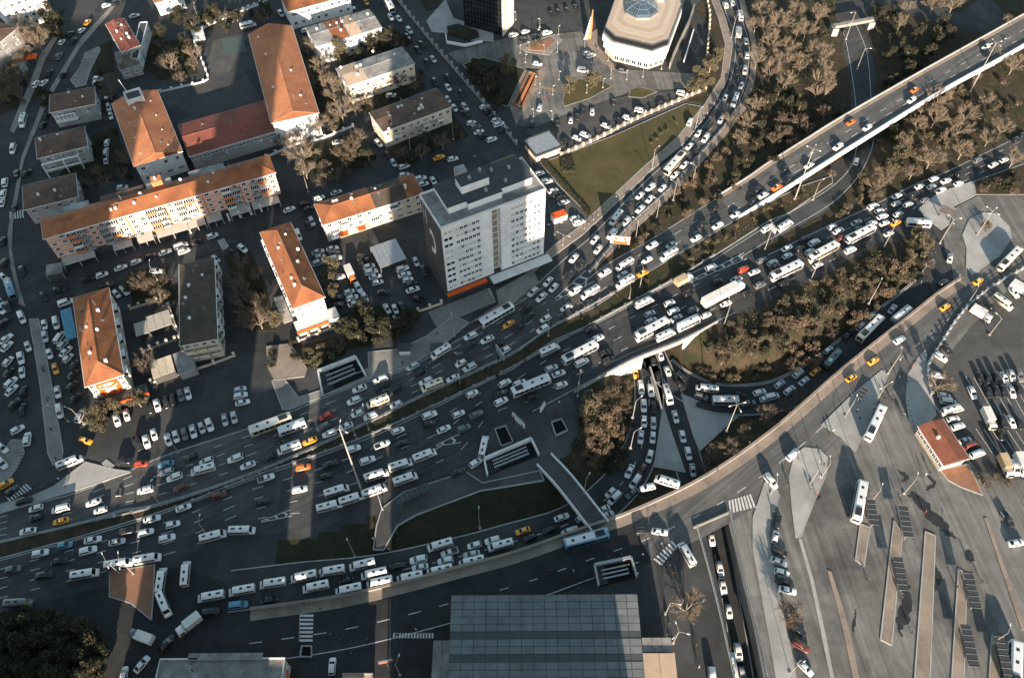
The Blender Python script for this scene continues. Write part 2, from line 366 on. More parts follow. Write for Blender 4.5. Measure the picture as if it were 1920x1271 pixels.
low_road = sheet('lower_carriageway', LN + [(1598, 190), (1593, 140), (1583, 100), (1578, 70), (1570, 42), (1610, 42), (1626, 70), (1635, 100), (1639, 140), (1641, 190), (1642, 270), (1614, 325), (1575, 375), (1541, 403), (1440, 457), (1400, 480), (1440, 474), (1546, 423), (1624, 388), (1717, 343), (1775, 320), (1940, 240),
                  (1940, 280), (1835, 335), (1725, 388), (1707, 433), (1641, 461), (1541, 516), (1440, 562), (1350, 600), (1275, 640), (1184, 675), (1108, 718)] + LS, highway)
TOPR = sheet('park_road', [(1570, -10), (1690, 35), (1800, 55), (1900, 70), (1900, 40), (1800, 25), (1740, 8), (1690, -10)], asphalt)
sheet('park_road', [(1790, -10), (1830, 30), (1870, 60), (1905, 50), (1850, 20), (1830, -10)], asphalt2)
def lanes(o, N, S, fr, n=60, dash=2.5, gap=5.5, w=.16):
    z = o.location.z; a = smooth_line(GP(N, z), n); b = smooth_line(GP(S, z), n); mk = MB()
    for f in fr:
        if isinstance(f, tuple): dashes(mk, [a[i].lerp(b[i], f[0]) for i in range(n)], 1, 0, w)
        else: dashes(mk, [a[i].lerp(b[i], f) for i in range(n)], dash, gap, w)
    mk.build('lane_marking', line_paint, None).parent = o
    ch = o.children[-1]; ch.location = -o.location
lanes(up_road, UN + [(1020, 535)], US[::-1] + [(1030, 615)], (.2, .4, .6, .8, (.97,), (.04,)))
lanes(up_road, [(1060, 560), (1110, 515)] + UN2, [(1040, 608), (1116, 574), (1187, 526), (1275, 474), (1385, 408)], (.33, .66, (.04,), (.96,)))
lanes(up_road, NEW, NEE[::-1] and [(1110, 506)] + NEE[::-1][1:], ((.06,), .5, (.94,)))
lanes(low_road, LN[:9], [(-10, 1150), (335, 1062), (480, 1001), (606, 989), (714, 951), (757, 920), (873, 882), (925, 800), (1000, 775)], ((.03,), .2, .38, .56, .74))
lanes(low_road, [(960, 690), (1036, 640), (1116, 605), (1262, 526), (1338, 490)], [(1000, 775), (1108, 718), (1184, 675), (1275, 640), (1380, 590)], ((.03,), .25, .5, .75, (.96,)))
lanes(low_road, [(1440, 474), (1546, 423), (1624, 388), (1717, 343), (1775, 320), (1920, 250)], [(1440, 562), (1541, 516), (1641, 461), (1725, 395), (1835, 335), (1920, 290)], ((.05,), .3, .55, .8))
lanes(low_road, [(1330, 488), (1440, 418), (1561, 345), (1599, 290), (1600, 200), (1585, 100), (1572, 42)], [(1370, 500), (1440, 456), (1575, 375), (1640, 280), (1639, 190), (1632, 100), (1608, 42)], ((.12,), (.86,)))
# arrows, chevrons and zebra crossings
def paint(o, quads, m=line_paint, name='road_marking'):
    z = o.location.z if o else .2; mb = MB()
    for q in quads: mb.face([G(p[0], p[1], z + .012) for p in q])
    p = mb.build(name, m); 
    if o: p.parent = o; p.location = -o.location
    return p
def zebra(o, a, b, c, d, n, m=line_paint, duty=.55):
    """n bars across the band a-b (one side) to d-c (the other)"""
    a, b, c, d = [Vector(p) for p in (a, b, c, d)]; q = []
    for i in range(n):
        t0, t1 = i / n, (i + duty) / n
        q.append([a.lerp(b, t0), a.lerp(b, t1), d.lerp(c, t1), d.lerp(c, t0)])
    return paint(o, q, m, 'zebra_crossing')
def chevrons(o, a, b, w0, w1, n):
    a, b = Vector(a), Vector(b); d = (b - a).normalized(); e = Vector((d.y, -d.x)); q = []
    for i in range(n):
        t = (i + .5) / n; p = a.lerp(b, t); w = w0 + (w1 - w0) * t
        for s in (-1, 1):
            x = p + e * s * w - d * w * .9; u = d * 4
            q.append([p, p + u, x + u, x])
    q.append([a + e * w0, a + e * (w0 + 1.2), b + e * (w1 + 1.2), b + e * w1]); q.append([a - e * w0, a - e * (w0 - 1.2), b - e * (w1 - 1.2), b - e * w1])
    return paint(o, q)
chevrons(up_road, (1042, 562), (1106, 518), 2, 13, 4)
chevrons(low_road, (1280, 535), (1398, 480), 1, 6, 7)
chevrons(low_road, (490, 978), (545, 962), 1, 6, 3)
chevrons(low_road, (818, 836), (862, 822), 1, 8, 2)

# medians and verges of soil
slab('median_strip', US2[::-1] [0:0] + [(-10, 1019), (151, 982), (227, 959), (302, 946), (480, 886), (641, 815), (757, 759), (845, 717), (960, 664), (1030, 616), (1116, 575), (1187, 527), (1275, 475), (1385, 409), (1500, 350), (1560, 330), (1561, 343), (1480, 399), (1440, 415), (1338, 480), (1262, 525), (1116, 604), (1036, 639), (960, 689), (782, 775), (699, 813), (591, 853), (480, 892), (327, 950), (267, 970), (141, 1008), (-10, 1049)], soil, edge=concrete)
slab('verge', [(1110, 507), (1179, 424), (1245, 364), (1287, 318), (1353, 243), (1386, 197), (1404, 141), (1407, 83), (1394, 38), (1379, -10), (1568, -10), (1568, 40), (1576, 70), (1581, 100), (1591, 140), (1596, 190), (1592, 290), (1530, 330), (1440, 372), (1345, 368), (1227, 442), (1151, 485)], soil, z1=.05)
slab('verge', [(1404, 478), (1440, 458), (1541, 404), (1576, 376), (1616, 325), (1645, 270), (1644, 190), (1642, 140), (1638, 100), (1628, 70), (1613, 42), (1640, 5), (1800, 56), (1940, 80), (1940, 236), (1775, 319), (1717, 342), (1624, 387), (1546, 422), (1440, 473)], soil, z1=.06)
slab('verge', [(1560, -40), (1690, -11), (1740, 7), (1800, 24), (1850, -10), (1850, -60)], soil, z1=.05)
slab('verge', [(1850, -10), (1905, 40), (1960, 30), (1960, -60)], soil, z1=.05)
slab('verge', [(1800, 350), (1940, 300), (1940, 365), (1830, 365)], soil, z1=.05, edge=concrete)

# elevated deck of the upper carriageway (upper right) with parapets, deck sides and piers
DN = [(1345, 369, .1), (1400, 335, 1.5), (1440, 307, 2.6), (1510, 263, 4.4), (1581, 219, 5.8), (1717, 141, 6.3), (1850, 67, 6.3), (1975, -3, 6.3)]
DSo = [(1385, 408, .1), (1440, 374, 1.5), (1485, 346, 2.6), (1545, 308, 4.4), (1616, 263, 5.8), (1767, 170, 6.3), (1880, 108, 6.3), (1975, 53, 6.3)]
dn, dso = smooth_line(GP(DN), 60), smooth_line(GP(DSo), 60)
mb = MB()
for i in range(59):
    a, b, c, d = dso[i], dso[i + 1], dn[i + 1], dn[i]; k = Vector((0, 0, 1.3))
    mb.hull8([a - k, b - k, c - k, d - k, a, b, c, d])
bridge = thing('bridge', 'long elevated road deck on piers curving away over the wooded slope', 'bridge', dn[0] * .5 + dso[0] * .5)
def lp(o, root): o.parent = root; o.location = -root.location; return o
lp(mb.build('deck', deck_asphalt), bridge)
for nm, ln, m in (('parapet', dn, concrete), ('parapet', dso, white)):
    mb = MB(); wallstrip(mb, [p + Vector((0, 0, 0)) for p in ln], .34, .85, 1.5); lp(mb.build(nm, m), bridge)
mb = MB(); dashes(mb, [a.lerp(b, .5) for a, b in zip(dn, dso)], 3, 6, .2, .02); dashes(mb, [a.lerp(b, .73) for a, b in zip(dn, dso)], 3, 6, .2, .02)
dashes(mb, [a.lerp(b, .1) for a, b in zip(dn, dso)], 1, 0, .18, .02); dashes(mb, [a.lerp(b, .92) for a, b in zip(dn, dso)], 1, 0, .18, .02); lp(mb.build('lane_marking', line_paint), bridge)
mb = MB(); wallstrip(mb, [a.lerp(b, .055) for a, b in zip(dn, dso)], 1.2, .18, 0); lp(mb.build('footway', pinkpave), bridge)
for i in (14, 20, 26, 32, 38, 44, 50, 56):
    for f in (.25, .75):
        p = dn[i].lerp(dso[i], f); mb = MB(); mb.tube([Vector((p.x, p.y, -1)), Vector((p.x, p.y, p.z - 1.3))], [.8, .8], 10); lp(mb.build('pier', concrete), bridge)
for i in range(9, 58, 6):
    a, b = dn[i], dso[i]; mb = MB(); u = Vector((0, 0, .015)); e = (dn[i + 1] - dn[i]).normalized() * .3
    mb.face([a.lerp(b, .08) + u, b.lerp(a, .04) + u, b.lerp(a, .04) + u + e, a.lerp(b, .08) + u + e]); lp(mb.build('expansion_joint', metal_d), bridge)

# the highway bridge over the two sunken legs: edge beam, parapet, abutments
BE = smooth_line(GP([(1076, 737), (1108, 719), (1184, 677), (1275, 641), (1345, 604)], .02), 26)
hb = thing('underpass_bridge', 'highway bridge edge with pale parapet and abutments above the sunken roads', 'bridge', BE[0])
mb = MB(); wallstrip(mb, BE, .4, .6, 1.0); lp(mb.build('parapet', concrete), hb)
mb = MB(); wallstrip(mb, [p + Vector((0, 0, .75)) for p in BE], .08, .35, 0); lp(mb.build('handrail', metal_g), hb)
for i0, i1 in ((3, 13), (19, 26)):
    mb = MB(); wallstrip(mb, [p + Vector((0, .35, -1.0)) for p in BE[i0:i1]], .6, 0, 7.0); lp(mb.build('abutment', white), hb)
mb = MB()
for k, a in enumerate(BE[8:22]): pass
dk = GP([(1108, 719), (1184, 677), (1275, 641), (1345, 604), (1290, 560), (1060, 660)], -.06)
mb.prism([(p.x - BE[0].x, p.y - BE[0].y + .5) for p in dk], -.95, -.08); mb.build('deck', concrete, hb)
mb = MB(); wallstrip(mb, [G(1218, 690, -7), G(1232, 735, -7), G(1240, 770, -7)], .5, 1.0, .5); structure(mb.build('divider_wall', concrete))

# flyover (street above the loop ramp) : retaining wall with parapet, footway, road
FO = [(470, 1143), (626, 1121), (744, 1095), (858, 1065), (960, 1038), (1061, 1003), (1130, 979), (1179, 962), (1285, 914), (1363, 868), (1440, 813), (1495, 767), (1566, 704), (1636, 647), (1700, 597), (1762, 548), (1800, 524)]
fo = smooth_line(GP(FO, .0), 90)
fw = thing('retaining_wall', 'long pale retaining wall with parapet carrying the street above the sunken ramps', 'wall', fo[0])
mb = MB(); wallstrip(mb, fo, .5, 1.0, 8.0); lp(mb.build('wall', concrete), fw)
mb = MB(); wallstrip(mb, [p + Vector((0, 0, 1.0)) for p in fo], .7, .12, 0); lp(mb.build('coping', pinkpave), fw)
def offs(line, d):
    k = len(line); r = []
    for i in range(k):
        t = line[min(i + 1, k - 1)] - line[max(i - 1, 0)]; r.append(line[i] + Vector((t.y, -t.x, 0)).normalized() * d)
    return r
fo2, fo3 = offs(fo, 2.7), offs(fo, 13.5)
mb = MB()
for i in range(89): mb.hull8([a + Vector((0, 0, dz)) for dz in (-.4, .17) for a in (fo2[i], fo2[i + 1], fo[i + 1], fo[i])])
structure(mb.build('footway', pinkpave))
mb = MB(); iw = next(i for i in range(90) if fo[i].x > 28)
for i in range(89): mb.face([a + Vector((0, 0, .1)) for a in (fo3[i], fo3[i + 1], fo2[i + 1], fo2[i])], 0 if i >= iw else 1)  # sun and shade put into colour: light asphalt right, darkened asphalt left
street = structure(mb.build('flyover_street', [deck_asphalt, asphalt_vignette]))
mb = MB(); dashes(mb, offs(fo, 8), 2.5, 5, .18, .112); dashes(mb, offs(fo, 12.6)[:iw], 1, 0, .18, .112); mb.build('lane_marking', line_paint, street)

# bus terminal apron on both sides of the trench, plaza in front of the hall
sheet('lower_street', [(-10, 1152), (335, 1064), (420, 1090), (470, 1146), (700, 1150), (965, 1082), (940, 1310), (-10, 1310)], asphalt_vignette)
sheet('plaza', [(960, 1085), (1136, 1032), (1250, 990), (1313, 960), (1360, 1150), (1376, 1300), (940, 1310)], asphalt, z=.02)
sheet('terminal_apron', [(1358, 948), (1440, 890), (1520, 815), (1600, 742), (1700, 662), (1762, 612), (1850, 560), (1940, 480), (1940, 1310), (1440, 1310), (1414, 1180), (1392, 1090)], apron, z=.02)
sheet('turning_area', [(1772, 470), (1768, 440), (1782, 420), (1792, 388), (1832, 368), (1940, 360), (1940, 482), (1850, 558), (1800, 575), (1790, 540), (1785, 500)], apron, z=.02)
sheet('car_park', [(1790, 650), (1830, 600), (1870, 560), (1940, 510), (1940, 900), (1850, 900), (1815, 860), (1770, 790), (1750, 720)], asphalt2, z=.02)
sheet('station_square', [(925, 800), (1000, 775), (1076, 738), (1088, 800), (1070, 850), (1010, 880), (900, 905), (873, 884)], asphalt2)
# trench walls with railings
for nm, a, b in (('trench_wall', [(1306, 985), (1340, 1110), (1368, 1230), (1384, 1310)], 1), ('trench_wall', [(1368, 958), (1398, 1090), (1420, 1180), (1446, 1310)], -1)):
    ln = smooth_line(GP(a, 0), 30); o = thing('trench_wall', 'concrete trench wall with railing on the %s side of the underpass' % ('plaza' if b == 1 else 'bus terminal'), 'wall', ln[0])
    mb = MB(); wallstrip(mb, ln, .5, .35, 7.6); lp(mb.build('wall', concrete), o)
    mb = MB()
    for h in (.75, 1.1): wallstrip(mb, [p + Vector((0, 0, h)) for p in ln], .07, .07, 0)
    lp(mb.build('rail', metal_g), o)
    for p in resample(ln, 34): mb = MB(); mb.box(-.06, .06, -.06, .06, .3, 1.15); k = mb.build('railing_post', metal_g, o); k.location = p - ln[0]
mb = MB(); tb = GP([(1300, 990), (1365, 962)], .1); wallstrip(mb, tb, .4, .8, 1.2)
o = tag(mb.build('portal_beam', paving), 'pale beam across the mouth of the underpass below the street', 'beam')
# ================================================================ ISLANDS, PAVEMENTS, LAWNS
slab('traffic_island', [(1541, 796), (1600, 738), (1654, 694), (1664, 703), (1648, 745), (1604, 846), (1590, 832), (1578, 819)], concrete, edge=concrete)
slab('traffic_island', [(1480, 892), (1490, 854), (1508, 839), (1536, 842), (1551, 857), (1548, 892), (1526, 942), (1500, 1008), (1492, 1005), (1485, 950)], concrete, edge=concrete)
slab('traffic_island', [(1702, 703), (1718, 675), (1735, 655), (1742, 715), (1755, 778), (1735, 800), (1715, 811), (1705, 785), (1699, 750)], concrete, edge=concrete)
slab('traffic_island', [(1434, 905), (1447, 896), (1462, 930), (1447, 965), (1441, 1000), (1455, 1090), (1475, 1180), (1500, 1310), (1462, 1310), (1440, 1180), (1412, 1030), (1412, 970)], concrete, edge=concrete)
slab('traffic_island', [(1805, 441), (1818, 411), (1843, 399), (1868, 401), (1893, 426), (1897, 446), (1873, 481), (1843, 500), (1823, 516), (1812, 500), (1813, 466)], concrete, edge=concrete)
slab('pavement', [(1722, 392), (1760, 362), (1825, 340), (1830, 365), (1790, 385), (1779, 420), (1765, 430), (1742, 412)], concrete, edge=concrete)
slab('traffic_island', [(1277, 738), (1300, 748), (1340, 765), (1395, 772), (1360, 800), (1330, 828), (1312, 845), (1300, 815)], concrete, -7.6, -6.75, edge=concrete)
slab('traffic_island', [(1243, 760), (1262, 820), (1285, 885), (1226, 874), (1233, 830), (1239, 790)], concrete, -7.6, -6.8, edge=concrete)
slab('pavement', [(1762, 880), (1815, 870), (1843, 928), (1800, 912), (1778, 900)], redpave, edge=concrete)
for q in ([(1604, 1049), (1620, 1061), (1631, 988), (1613, 982)], [(1651, 1198), (1672, 1209), (1692, 1000), (1676, 975)], [(1712, 1310), (1742, 1310), (1754, 1004), (1735, 996)], [(1782, 1310), (1806, 1310), (1813, 1076), (1797, 1066)], [(1852, 1310), (1872, 1310), (1876, 1195), (1860, 1190)]):
    slab('bus_platform', q, pinkpave, z1=.2, edge=concrete)
slab('bus_platform', [(1551, 1068), (1559, 1072), (1590, 1170), (1620, 1310), (1608, 1310), (1578, 1170)], pinkpave, z1=.18)
slab('kerb_strip', [(1497, 1010), (1503, 1010), (1525, 1085), (1548, 1190), (1572, 1310), (1565, 1310), (1540, 1190), (1518, 1085)], concrete, z1=.18)
slab('kerb_strip', [(1845, 970), (1852, 972), (1925, 1180), (1915, 1180)], pinkpave, z1=.2)
# city side
slab('pavement', [(0, 962), (0, 945), (60, 930), (100, 912), (160, 866), (215, 880), (245, 884), (155, 915)], concrete, edge=concrete)
slab('traffic_island', [(55, 598), (72, 598), (82, 640), (100, 740), (118, 845), (115, 868), (100, 872), (90, 850), (75, 720), (62, 640)], paving, edge=concrete)
slab('traffic_island', [(12, 838), (22, 824), (42, 825), (45, 848), (30, 880), (8, 905), (-10, 915), (-10, 850)], paving, edge=concrete)
slab('median_strip', [(24, 380), (14, 440), (20, 500), (36, 570), (48, 575), (34, 530), (22, 470), (24, 420), (32, 380), (45, 300), (90, 190), (150, 90), (205, 25), (215, 12), (208, 12), (150, 75), (80, 190), (40, 295)], paving)
slab('traffic_island', [(132, 150), (150, 128), (160, 100), (185, 88), (188, 95), (170, 130), (160, 160), (142, 164)], paving, edge=concrete)
slab('pavement', [(18, 245), (30, 215), (60, 145), (75, 105), (100, 70), (108, 72), (85, 110), (66, 165), (40, 225), (26, 250)], paving)
slab('pavement', [(545, 767), (608, 741), (690, 711), (765, 687), (818, 656), (880, 605), (850, 592), (800, 630), (745, 655), (690, 660), (692, 690), (640, 712), (600, 732), (560, 745), (525, 700), (510, 715), (530, 768)], paving, edge=concrete)
slab('pavement', [(880, 606), (960, 572), (1010, 530), (1000, 505), (930, 545), (935, 570)], paving)
slab('pavement', [(975, 528), (1040, 478), (1092, 440), (1165, 372), (1220, 320), (1283, 268), (1334, 203), (1364, 150), (1374, 83), (1359, 33), (1343, -10), (1330, -10), (1347, 35), (1360, 84), (1352, 146), (1322, 195), (1270, 258), (1205, 315), (1148, 368), (1080, 430), (1045, 455), (1000, 495)], pinkpave, edge=concrete)
slab('pavement', [(1110, 510), (1180, 426), (1246, 366), (1288, 319), (1355, 243), (1388, 197), (1406, 141), (1409, 83), (1396, 38), (1382, -10), (1392, -10), (1407, 38), (1420, 85), (1417, 145), (1400, 203), (1362, 252), (1297, 326), (1253, 373), (1190, 432)], pinkpave)
slab('pavement', [(757, 922), (873, 884), (905, 905), (1012, 882), (1020, 900), (900, 920), (780, 965), (745, 985), (720, 1030), (700, 1030), (706, 985), (716, 953)], asphalt2, edge=concrete)
slab('pavement', [(206, 1072), (240, 1066), (290, 1058), (288, 1110), (284, 1162), (245, 1130), (205, 1118)], redpave, edge=concrete)
slab('lawn', [(1013, 306), (1060, 290), (1150, 255), (1285, 195), (1315, 200), (1300, 232), (1240, 290), (1160, 362), (1110, 410), (1085, 385), (1050, 350)], grass, z1=.1, edge=concrete)
slab('lawn', [(842, 75), (905, 70), (985, 75)][:0] + [(868, 122), (905, 108), (942, 118), (985, 130), (968, 165), (952, 200), (935, 196), (905, 160)], dgrass, z1=.1, edge=concrete)
slab('lawn', [(1055, 190), (1062, 160), (1080, 148), (1130, 152), (1148, 162), (1105, 185), (1058, 200)], grass, z1=.12, edge=paving)
slab('lawn', [(1178, 182), (1182, 168), (1198, 163), (1232, 172), (1205, 184)], grass, z1=.12, edge=paving)
slab('lawn', [(840, -10), (830, 10), (800, 20), (780, -10)], dgrass, z1=.1)
slab('planter', [(968, 86), (1040, 64), (1055, 75), (1030, 104), (985, 98)], paving, z1=.25)
slab('planter', [(985, 88), (1032, 72), (1040, 78), (1022, 96), (995, 94)], redpave, z1=.5)
slab('pavement', [(955, 200), (985, 132), (1005, 135), (1022, 125), (1024, 137), (985, 205), (968, 235)], pinkpave, z1=.12)
slab('pavement', [(800, 40), (835, 0), (850, 35), (925, 60), (925, 78), (880, 76), (840, 62), (810, 60)], concrete, z1=.12, edge=concrete)
slab('pavement', [(1095, 70), (1110, 100), (1155, 135), (1150, 120), (1120, 85), (1120, 55)], pinkpave, z1=.12)
slab('verge', [(1300, 20), (1330, -10), (1347, 35), (1360, 84), (1352, 146), (1322, 195), (1290, 190), (1325, 110), (1328, 40)], soil, z1=.06)
for q in ([(560, 650), (625, 632), (650, 640), (650, 662), (600, 690), (575, 690)], [(640, 590), (720, 570), (790, 585), (770, 615), (690, 650), (650, 655)], [(420, 480), (470, 470), (500, 540), (515, 620), (480, 620), (450, 560)],
          [(640, 60), (700, 80), (760, 65), (775, 80), (720, 105), (650, 110)], [(655, 170), (770, 130), (800, 165), (690, 215)], [(720, 285), (850, 215), (880, 255), (745, 310)], [(545, 60), (570, 80), (625, 190), (645, 235), (618, 245), (560, 120)],
          [(275, 85), (360, 70), (370, 140), (300, 150), (275, 130)], [(170, 95), (208, 75), (215, 135), (175, 140)], [(580, 275), (660, 250), (690, 310), (600, 345), (560, 330)], [(60, 90), (110, 60), (120, 20), (70, 40)], [(-10, 90), (50, 70), (30, 200), (-10, 220)],
          [(-10, 1150), (100, 1140), (190, 1180), (195, 1310), (-10, 1310)], [(110, 330), (220, 340), (240, 300), (215, 240), (180, 250)], [(240, 510), (310, 500), (330, 560), (250, 570)], [(720, 985), (735, 1000), (735, 1030), (706, 1030)]):
    slab('garden', q, dgrass, z1=.07)
sheet('school_yard', [(300, 172), (430, 140), (470, 60), (400, 75), (385, 150), (300, 165)], asphalt2)
sheet('school_yard', [(300, 175), (455, 130), (495, 190), (335, 235)], asphalt2)
sheet('sports_court', [(415, 75), (455, 68), (462, 98), (422, 105)], mat('court_green', (.06, .085, .08), (.075, .1, .095), s=.4))
sheet('parking_lot', [(985, 250), (1045, 180), (1100, 190), (1320, 165), (1300, 185), (1060, 285)], asphalt2)
sheet('plaza_road', [(840, 100), (960, 70), (1090, 60), (1150, 130), (1320, 140), (1320, 165), (1190, 170), (1060, 215), (1000, 240), (970, 235), (1020, 130), (860, 120)], apron)
sheet('tower_car_park', [(1000, 300), (1012, 306), (1105, 408), (1092, 440), (1050, 460), (1022, 380)], asphalt2)
sheet('street', [(0, 560), (200, 520), (420, 445), (560, 395), (590, 380), (760, 320), (780, 330), (600, 395), (560, 412), (430, 462), (210, 540), (60, 585)], asphalt)
# paving slabs of the tower forecourt, each one lying free with open joints
A, B, D = G(818, 612, .05), G(930, 567, .05), G(803, 585, .05)
fc = structure(MB().prism([(p.x - A.x, p.y - A.y) for p in GP([(818, 612), (930, 567), (918, 540), (803, 585)])], -.1, .05).build('forecourt', concrete, None, A))
u, v = (B - A), (D - A); nu, nv = 9, 4
mb = MB(); du, dv = u / nu, v / nv
mb.prism([(du * .03 + dv * .03), (du * .97 + dv * .03), (du * .97 + dv * .97), (du * .03 + dv * .97)], 0, .06)
pm = mb.mesh('paving_slab', mat('forecourt_slab', (.2, .195, .18), (.15, .148, .14), s=.6))
for i in range(nu):
    for j in range(nv): put('paving_slab', pm, fc, du * i + dv * j + Vector((0, 0, .051)))
# zebra crossings
zebra(None, (18, 397), (45, 393), (47, 408), (18, 412), 6)
zebra(None, (408, 452), (420, 446), (430, 462), (418, 470), 6)
zebra(None, (10, 930), (52, 905), (62, 915), (18, 940), 8)
zebra(None, (190, 868), (200, 860), (216, 872), (205, 880), 4)
zebra(None, (562, 1150), (588, 1148), (590, 1200), (560, 1202), 1, duty=.02)
zebra(None, (562, 1202), (562, 1148), (588, 1148), (586, 1202), 7)
zebra(None, (738, 1186), (815, 1186), (815, 1196), (736, 1196), 14)
zebra(None, (1225, 1048), (1262, 1010), (1272, 1022), (1240, 1060), 7)
zebra(None, (1366, 938), (1410, 925), (1420, 950), (1368, 962), 8)
zebra(None, (920, 305), (965, 288), (970, 293), (924, 310), 12, yellow_paint)
zebra(None, (1015, 160), (1043, 168), (1042, 173), (1013, 165), 8, yellow_paint)
q = [[(1810 + 15 * k, 705 + 2 * k), (1811 + 15 * k, 705 + 2 * k), (1848 + 15 * k, 772 + 2 * k), (1847 + 15 * k, 772 + 2 * k)] for k in range(8)] + [[(1829 + 15 * k, 803 + k), (1830 + 15 * k, 803 + k), (1882 + 14 * k, 880), (1881 + 14 * k, 880)] for k in range(6)]
paint(None, q, line_paint, 'parking_marking')['kind'] = 'structure'
for o in [o for o in C.objects if o.name.startswith('zebra') and not o.parent]: structure(o)
# oil and water stains on the apron
stain = mat('wet_stain', (.025, .026, .027), (.04, .04, .04), s=.5, rough=.35)
def blot(pts, wd, seed):
    r = random.Random(seed); ln = smooth_line(GP(pts, .1), 26); mb = MB()
    for i, p in enumerate(ln[:-1]):
        w = wd * math.sin(math.pi * (i + .6) / 26) * r.uniform(.35, 1.2); d = (ln[i + 1] - p).normalized(); e = Vector((-d.y, d.x, 0)); k = r.uniform(-.35, .35) * wd
        n = r.randint(7, 9); a0 = r.uniform(0, 6)
        mb.face([p + e * k + (d * math.cos(a0 + 6.283 * j / n) * 1.2 + e * math.sin(a0 + 6.283 * j / n)) * w * r.uniform(.6, 1.1) + Vector((0, 0, i * .0015)) for j in range(n)])
    tag(mb.build('stain', stain), None, kind='structure')
blot([(1690, 925), (1715, 930), (1740, 960), (1765, 985), (1800, 1012)], 1.7, 1); blot([(1735, 920), (1750, 910), (1755, 900)], .5, 2); blot([(1700, 1085), (1698, 1130), (1690, 1160), (1688, 1200)], 1.5, 3)
blot([(1745, 1050), (1755, 1075), (1752, 1110)], 1.2, 4); blot([(1815, 1030), (1822, 1055)], 1.0, 5); blot([(1680, 880), (1700, 895), (1690, 905)], .6, 6); blot([(1738, 890), (1752, 905)], .5, 7); blot([(1606, 1140), (1600, 1180), (1603, 1195)], .4, 8); blot([(1530, 935), (1538, 930)], .5, 9)
# ================================================================ BUILDINGS
def window_mesh(name, mull=1, gm=glass, trans=0):
    mb = MB(); t = .07
    mb.box(-.5, -.5 + t, -.09, .02, -.5, .5); mb.box(.5 - t, .5, -.09, .02, -.5, .5); mb.box(-.5, .5, -.085, .02, .5 - t, .5); mb.box(-.53, .53, -.16, .02, -.5, -.5 + t)
    for k in range(mull): x = -.5 + (k + 1) / (mull + 1); mb.box(x - t / 2, x + t / 2, -.08, .02, -.45, .45)
    mb.face([(-.46, -.04, -.46), (.46, -.04, -.46), (.46, -.04, .46), (-.46, -.04, .46)], 1)
    return mb.mesh(name, [frame_w, gm])
WIN1, WIN3 = window_mesh('window', 1), window_mesh('wide_window', 3)
def rect_of(quad, h):
    q = [G(p[0], p[1], h) for p in quad]; c = sum(q, Vector()) / 4
    u = ((q[1] - q[0]) + (q[2] - q[3])); u.z = 0; u.normalize(); v = Vector((-u.y, u.x, 0))
    w = abs(((q[1] - q[0]) + (q[2] - q[3])).dot(u)) / 2; d = abs(((q[3] - q[0]) + (q[2] - q[1])).dot(v)) / 2
    return Vector((c.x, c.y, 0)), math.atan2(u.y, u.x), w, d
def side_loc(side, w, d, s, z, out=0.0):
    """a spot s metres along a wall (from its middle), z up; returns location and rotation"""
    if side == 'f': return (s, -d / 2 - out, z), 0.0
    if side == 'r': return (w / 2 + out, s, z), math.pi / 2
    if side == 'b': return (-s, d / 2 + out, z), math.pi
    return (-w / 2 - out, -s, z), -math.pi / 2
def add_windows(root, w, d, side, floors, cols, z0, fh, ww=1.3, wh=1.35, skip=0.0, me=None, seed=1, me2=None):
    r = random.Random(seed); L = w if side in 'fb' else d
    for f in range(floors):
        for k in range(cols):
            if r.random() < skip: continue
            s = -L / 2 + L * (k + .5) / cols; loc, rz = side_loc(side, w, d, s, z0 + fh * f + fh * .55)
            m = me or WIN1; sw = ww
            if me2 is not None and r.random() < .3: m, sw = me2, ww * 1.6
            put('window', m, root, loc, rz, (min(sw, L / cols * .85), 1, wh))
def roof_mesh(kind, w, d, h, rise, o=.45, t=.22):
    mb = MB(); a, b = w / 2 + o, d / 2 + o
    E = [(-a, -b), (a, -b), (a, b), (-a, b)]
    if kind == 'hip':
        if w >= d: i = min(d / 2 + o, w / 2) * .95; r0, r1 = (-a + i, 0), (a - i, 0)
        else: i = min(w / 2 + o, d / 2) * .95; r0, r1 = (0, -b + i), (0, b - i)
    elif kind == 'gx': r0, r1 = (-a, 0), (a, 0)
    else: r0, r1 = (0, -b), (0, b)
    for z in (0, t):
        mb.v += [(x, y, h + z) for x, y in E] + [(r0[0], r0[1], h + rise + z), (r1[0], r1[1], h + rise + z)]
    if (w >= d and kind == 'hip') or kind == 'gx': F = [(0, 1, 5, 4), (1, 2, 5), (2, 3, 4, 5), (3, 0, 4)]
    else: F = [(0, 1, 4), (1, 2, 5, 4), (2, 3, 5), (3, 0, 4, 5)]
    for f in F:
        mb.f.append(tuple(6 + k for k in f)); mb.m.append(0); mb.f.append(tuple(reversed(f))); mb.m.append(0)
    for k in range(4): mb.f.append((k, (k + 1) % 4, 6 + (k + 1) % 4, 6 + k)); mb.m.append(0)
    return mb, r0, r1
chim = MB(); chim.box(-.32, .32, -.25, .25, -1.2, .75).box(-.4, .4, -.32, .32, .75, .86); chim_me = chim.mesh('chimney', [wall_w])
_a = MB(); _a.tube([(0, 0, -.3), (0, 0, 2.2)], [.05, .04], 5).box(-.6, .6, -.03, .03, 1.9, 1.96).box(-.4, .4, -.03, .03, 1.6, 1.66)
_b = MB(); _b.box(-.5, .5, -.4, .4, -.3, .12); _c = MB(); _c.tube([(0, 0, -.3), (0, 0, .6)], [.14, .14], 7).tube([(0, 0, .6), (0, 0, .75)], [.22, .08], 7)
ROOFBITS = (('aerial', _a.mesh('aerial', metal_g)), ('roof_light', _b.mesh('roof_light', roof_gr)), ('vent_pipe', _c.mesh('vent_pipe', metal_d)))
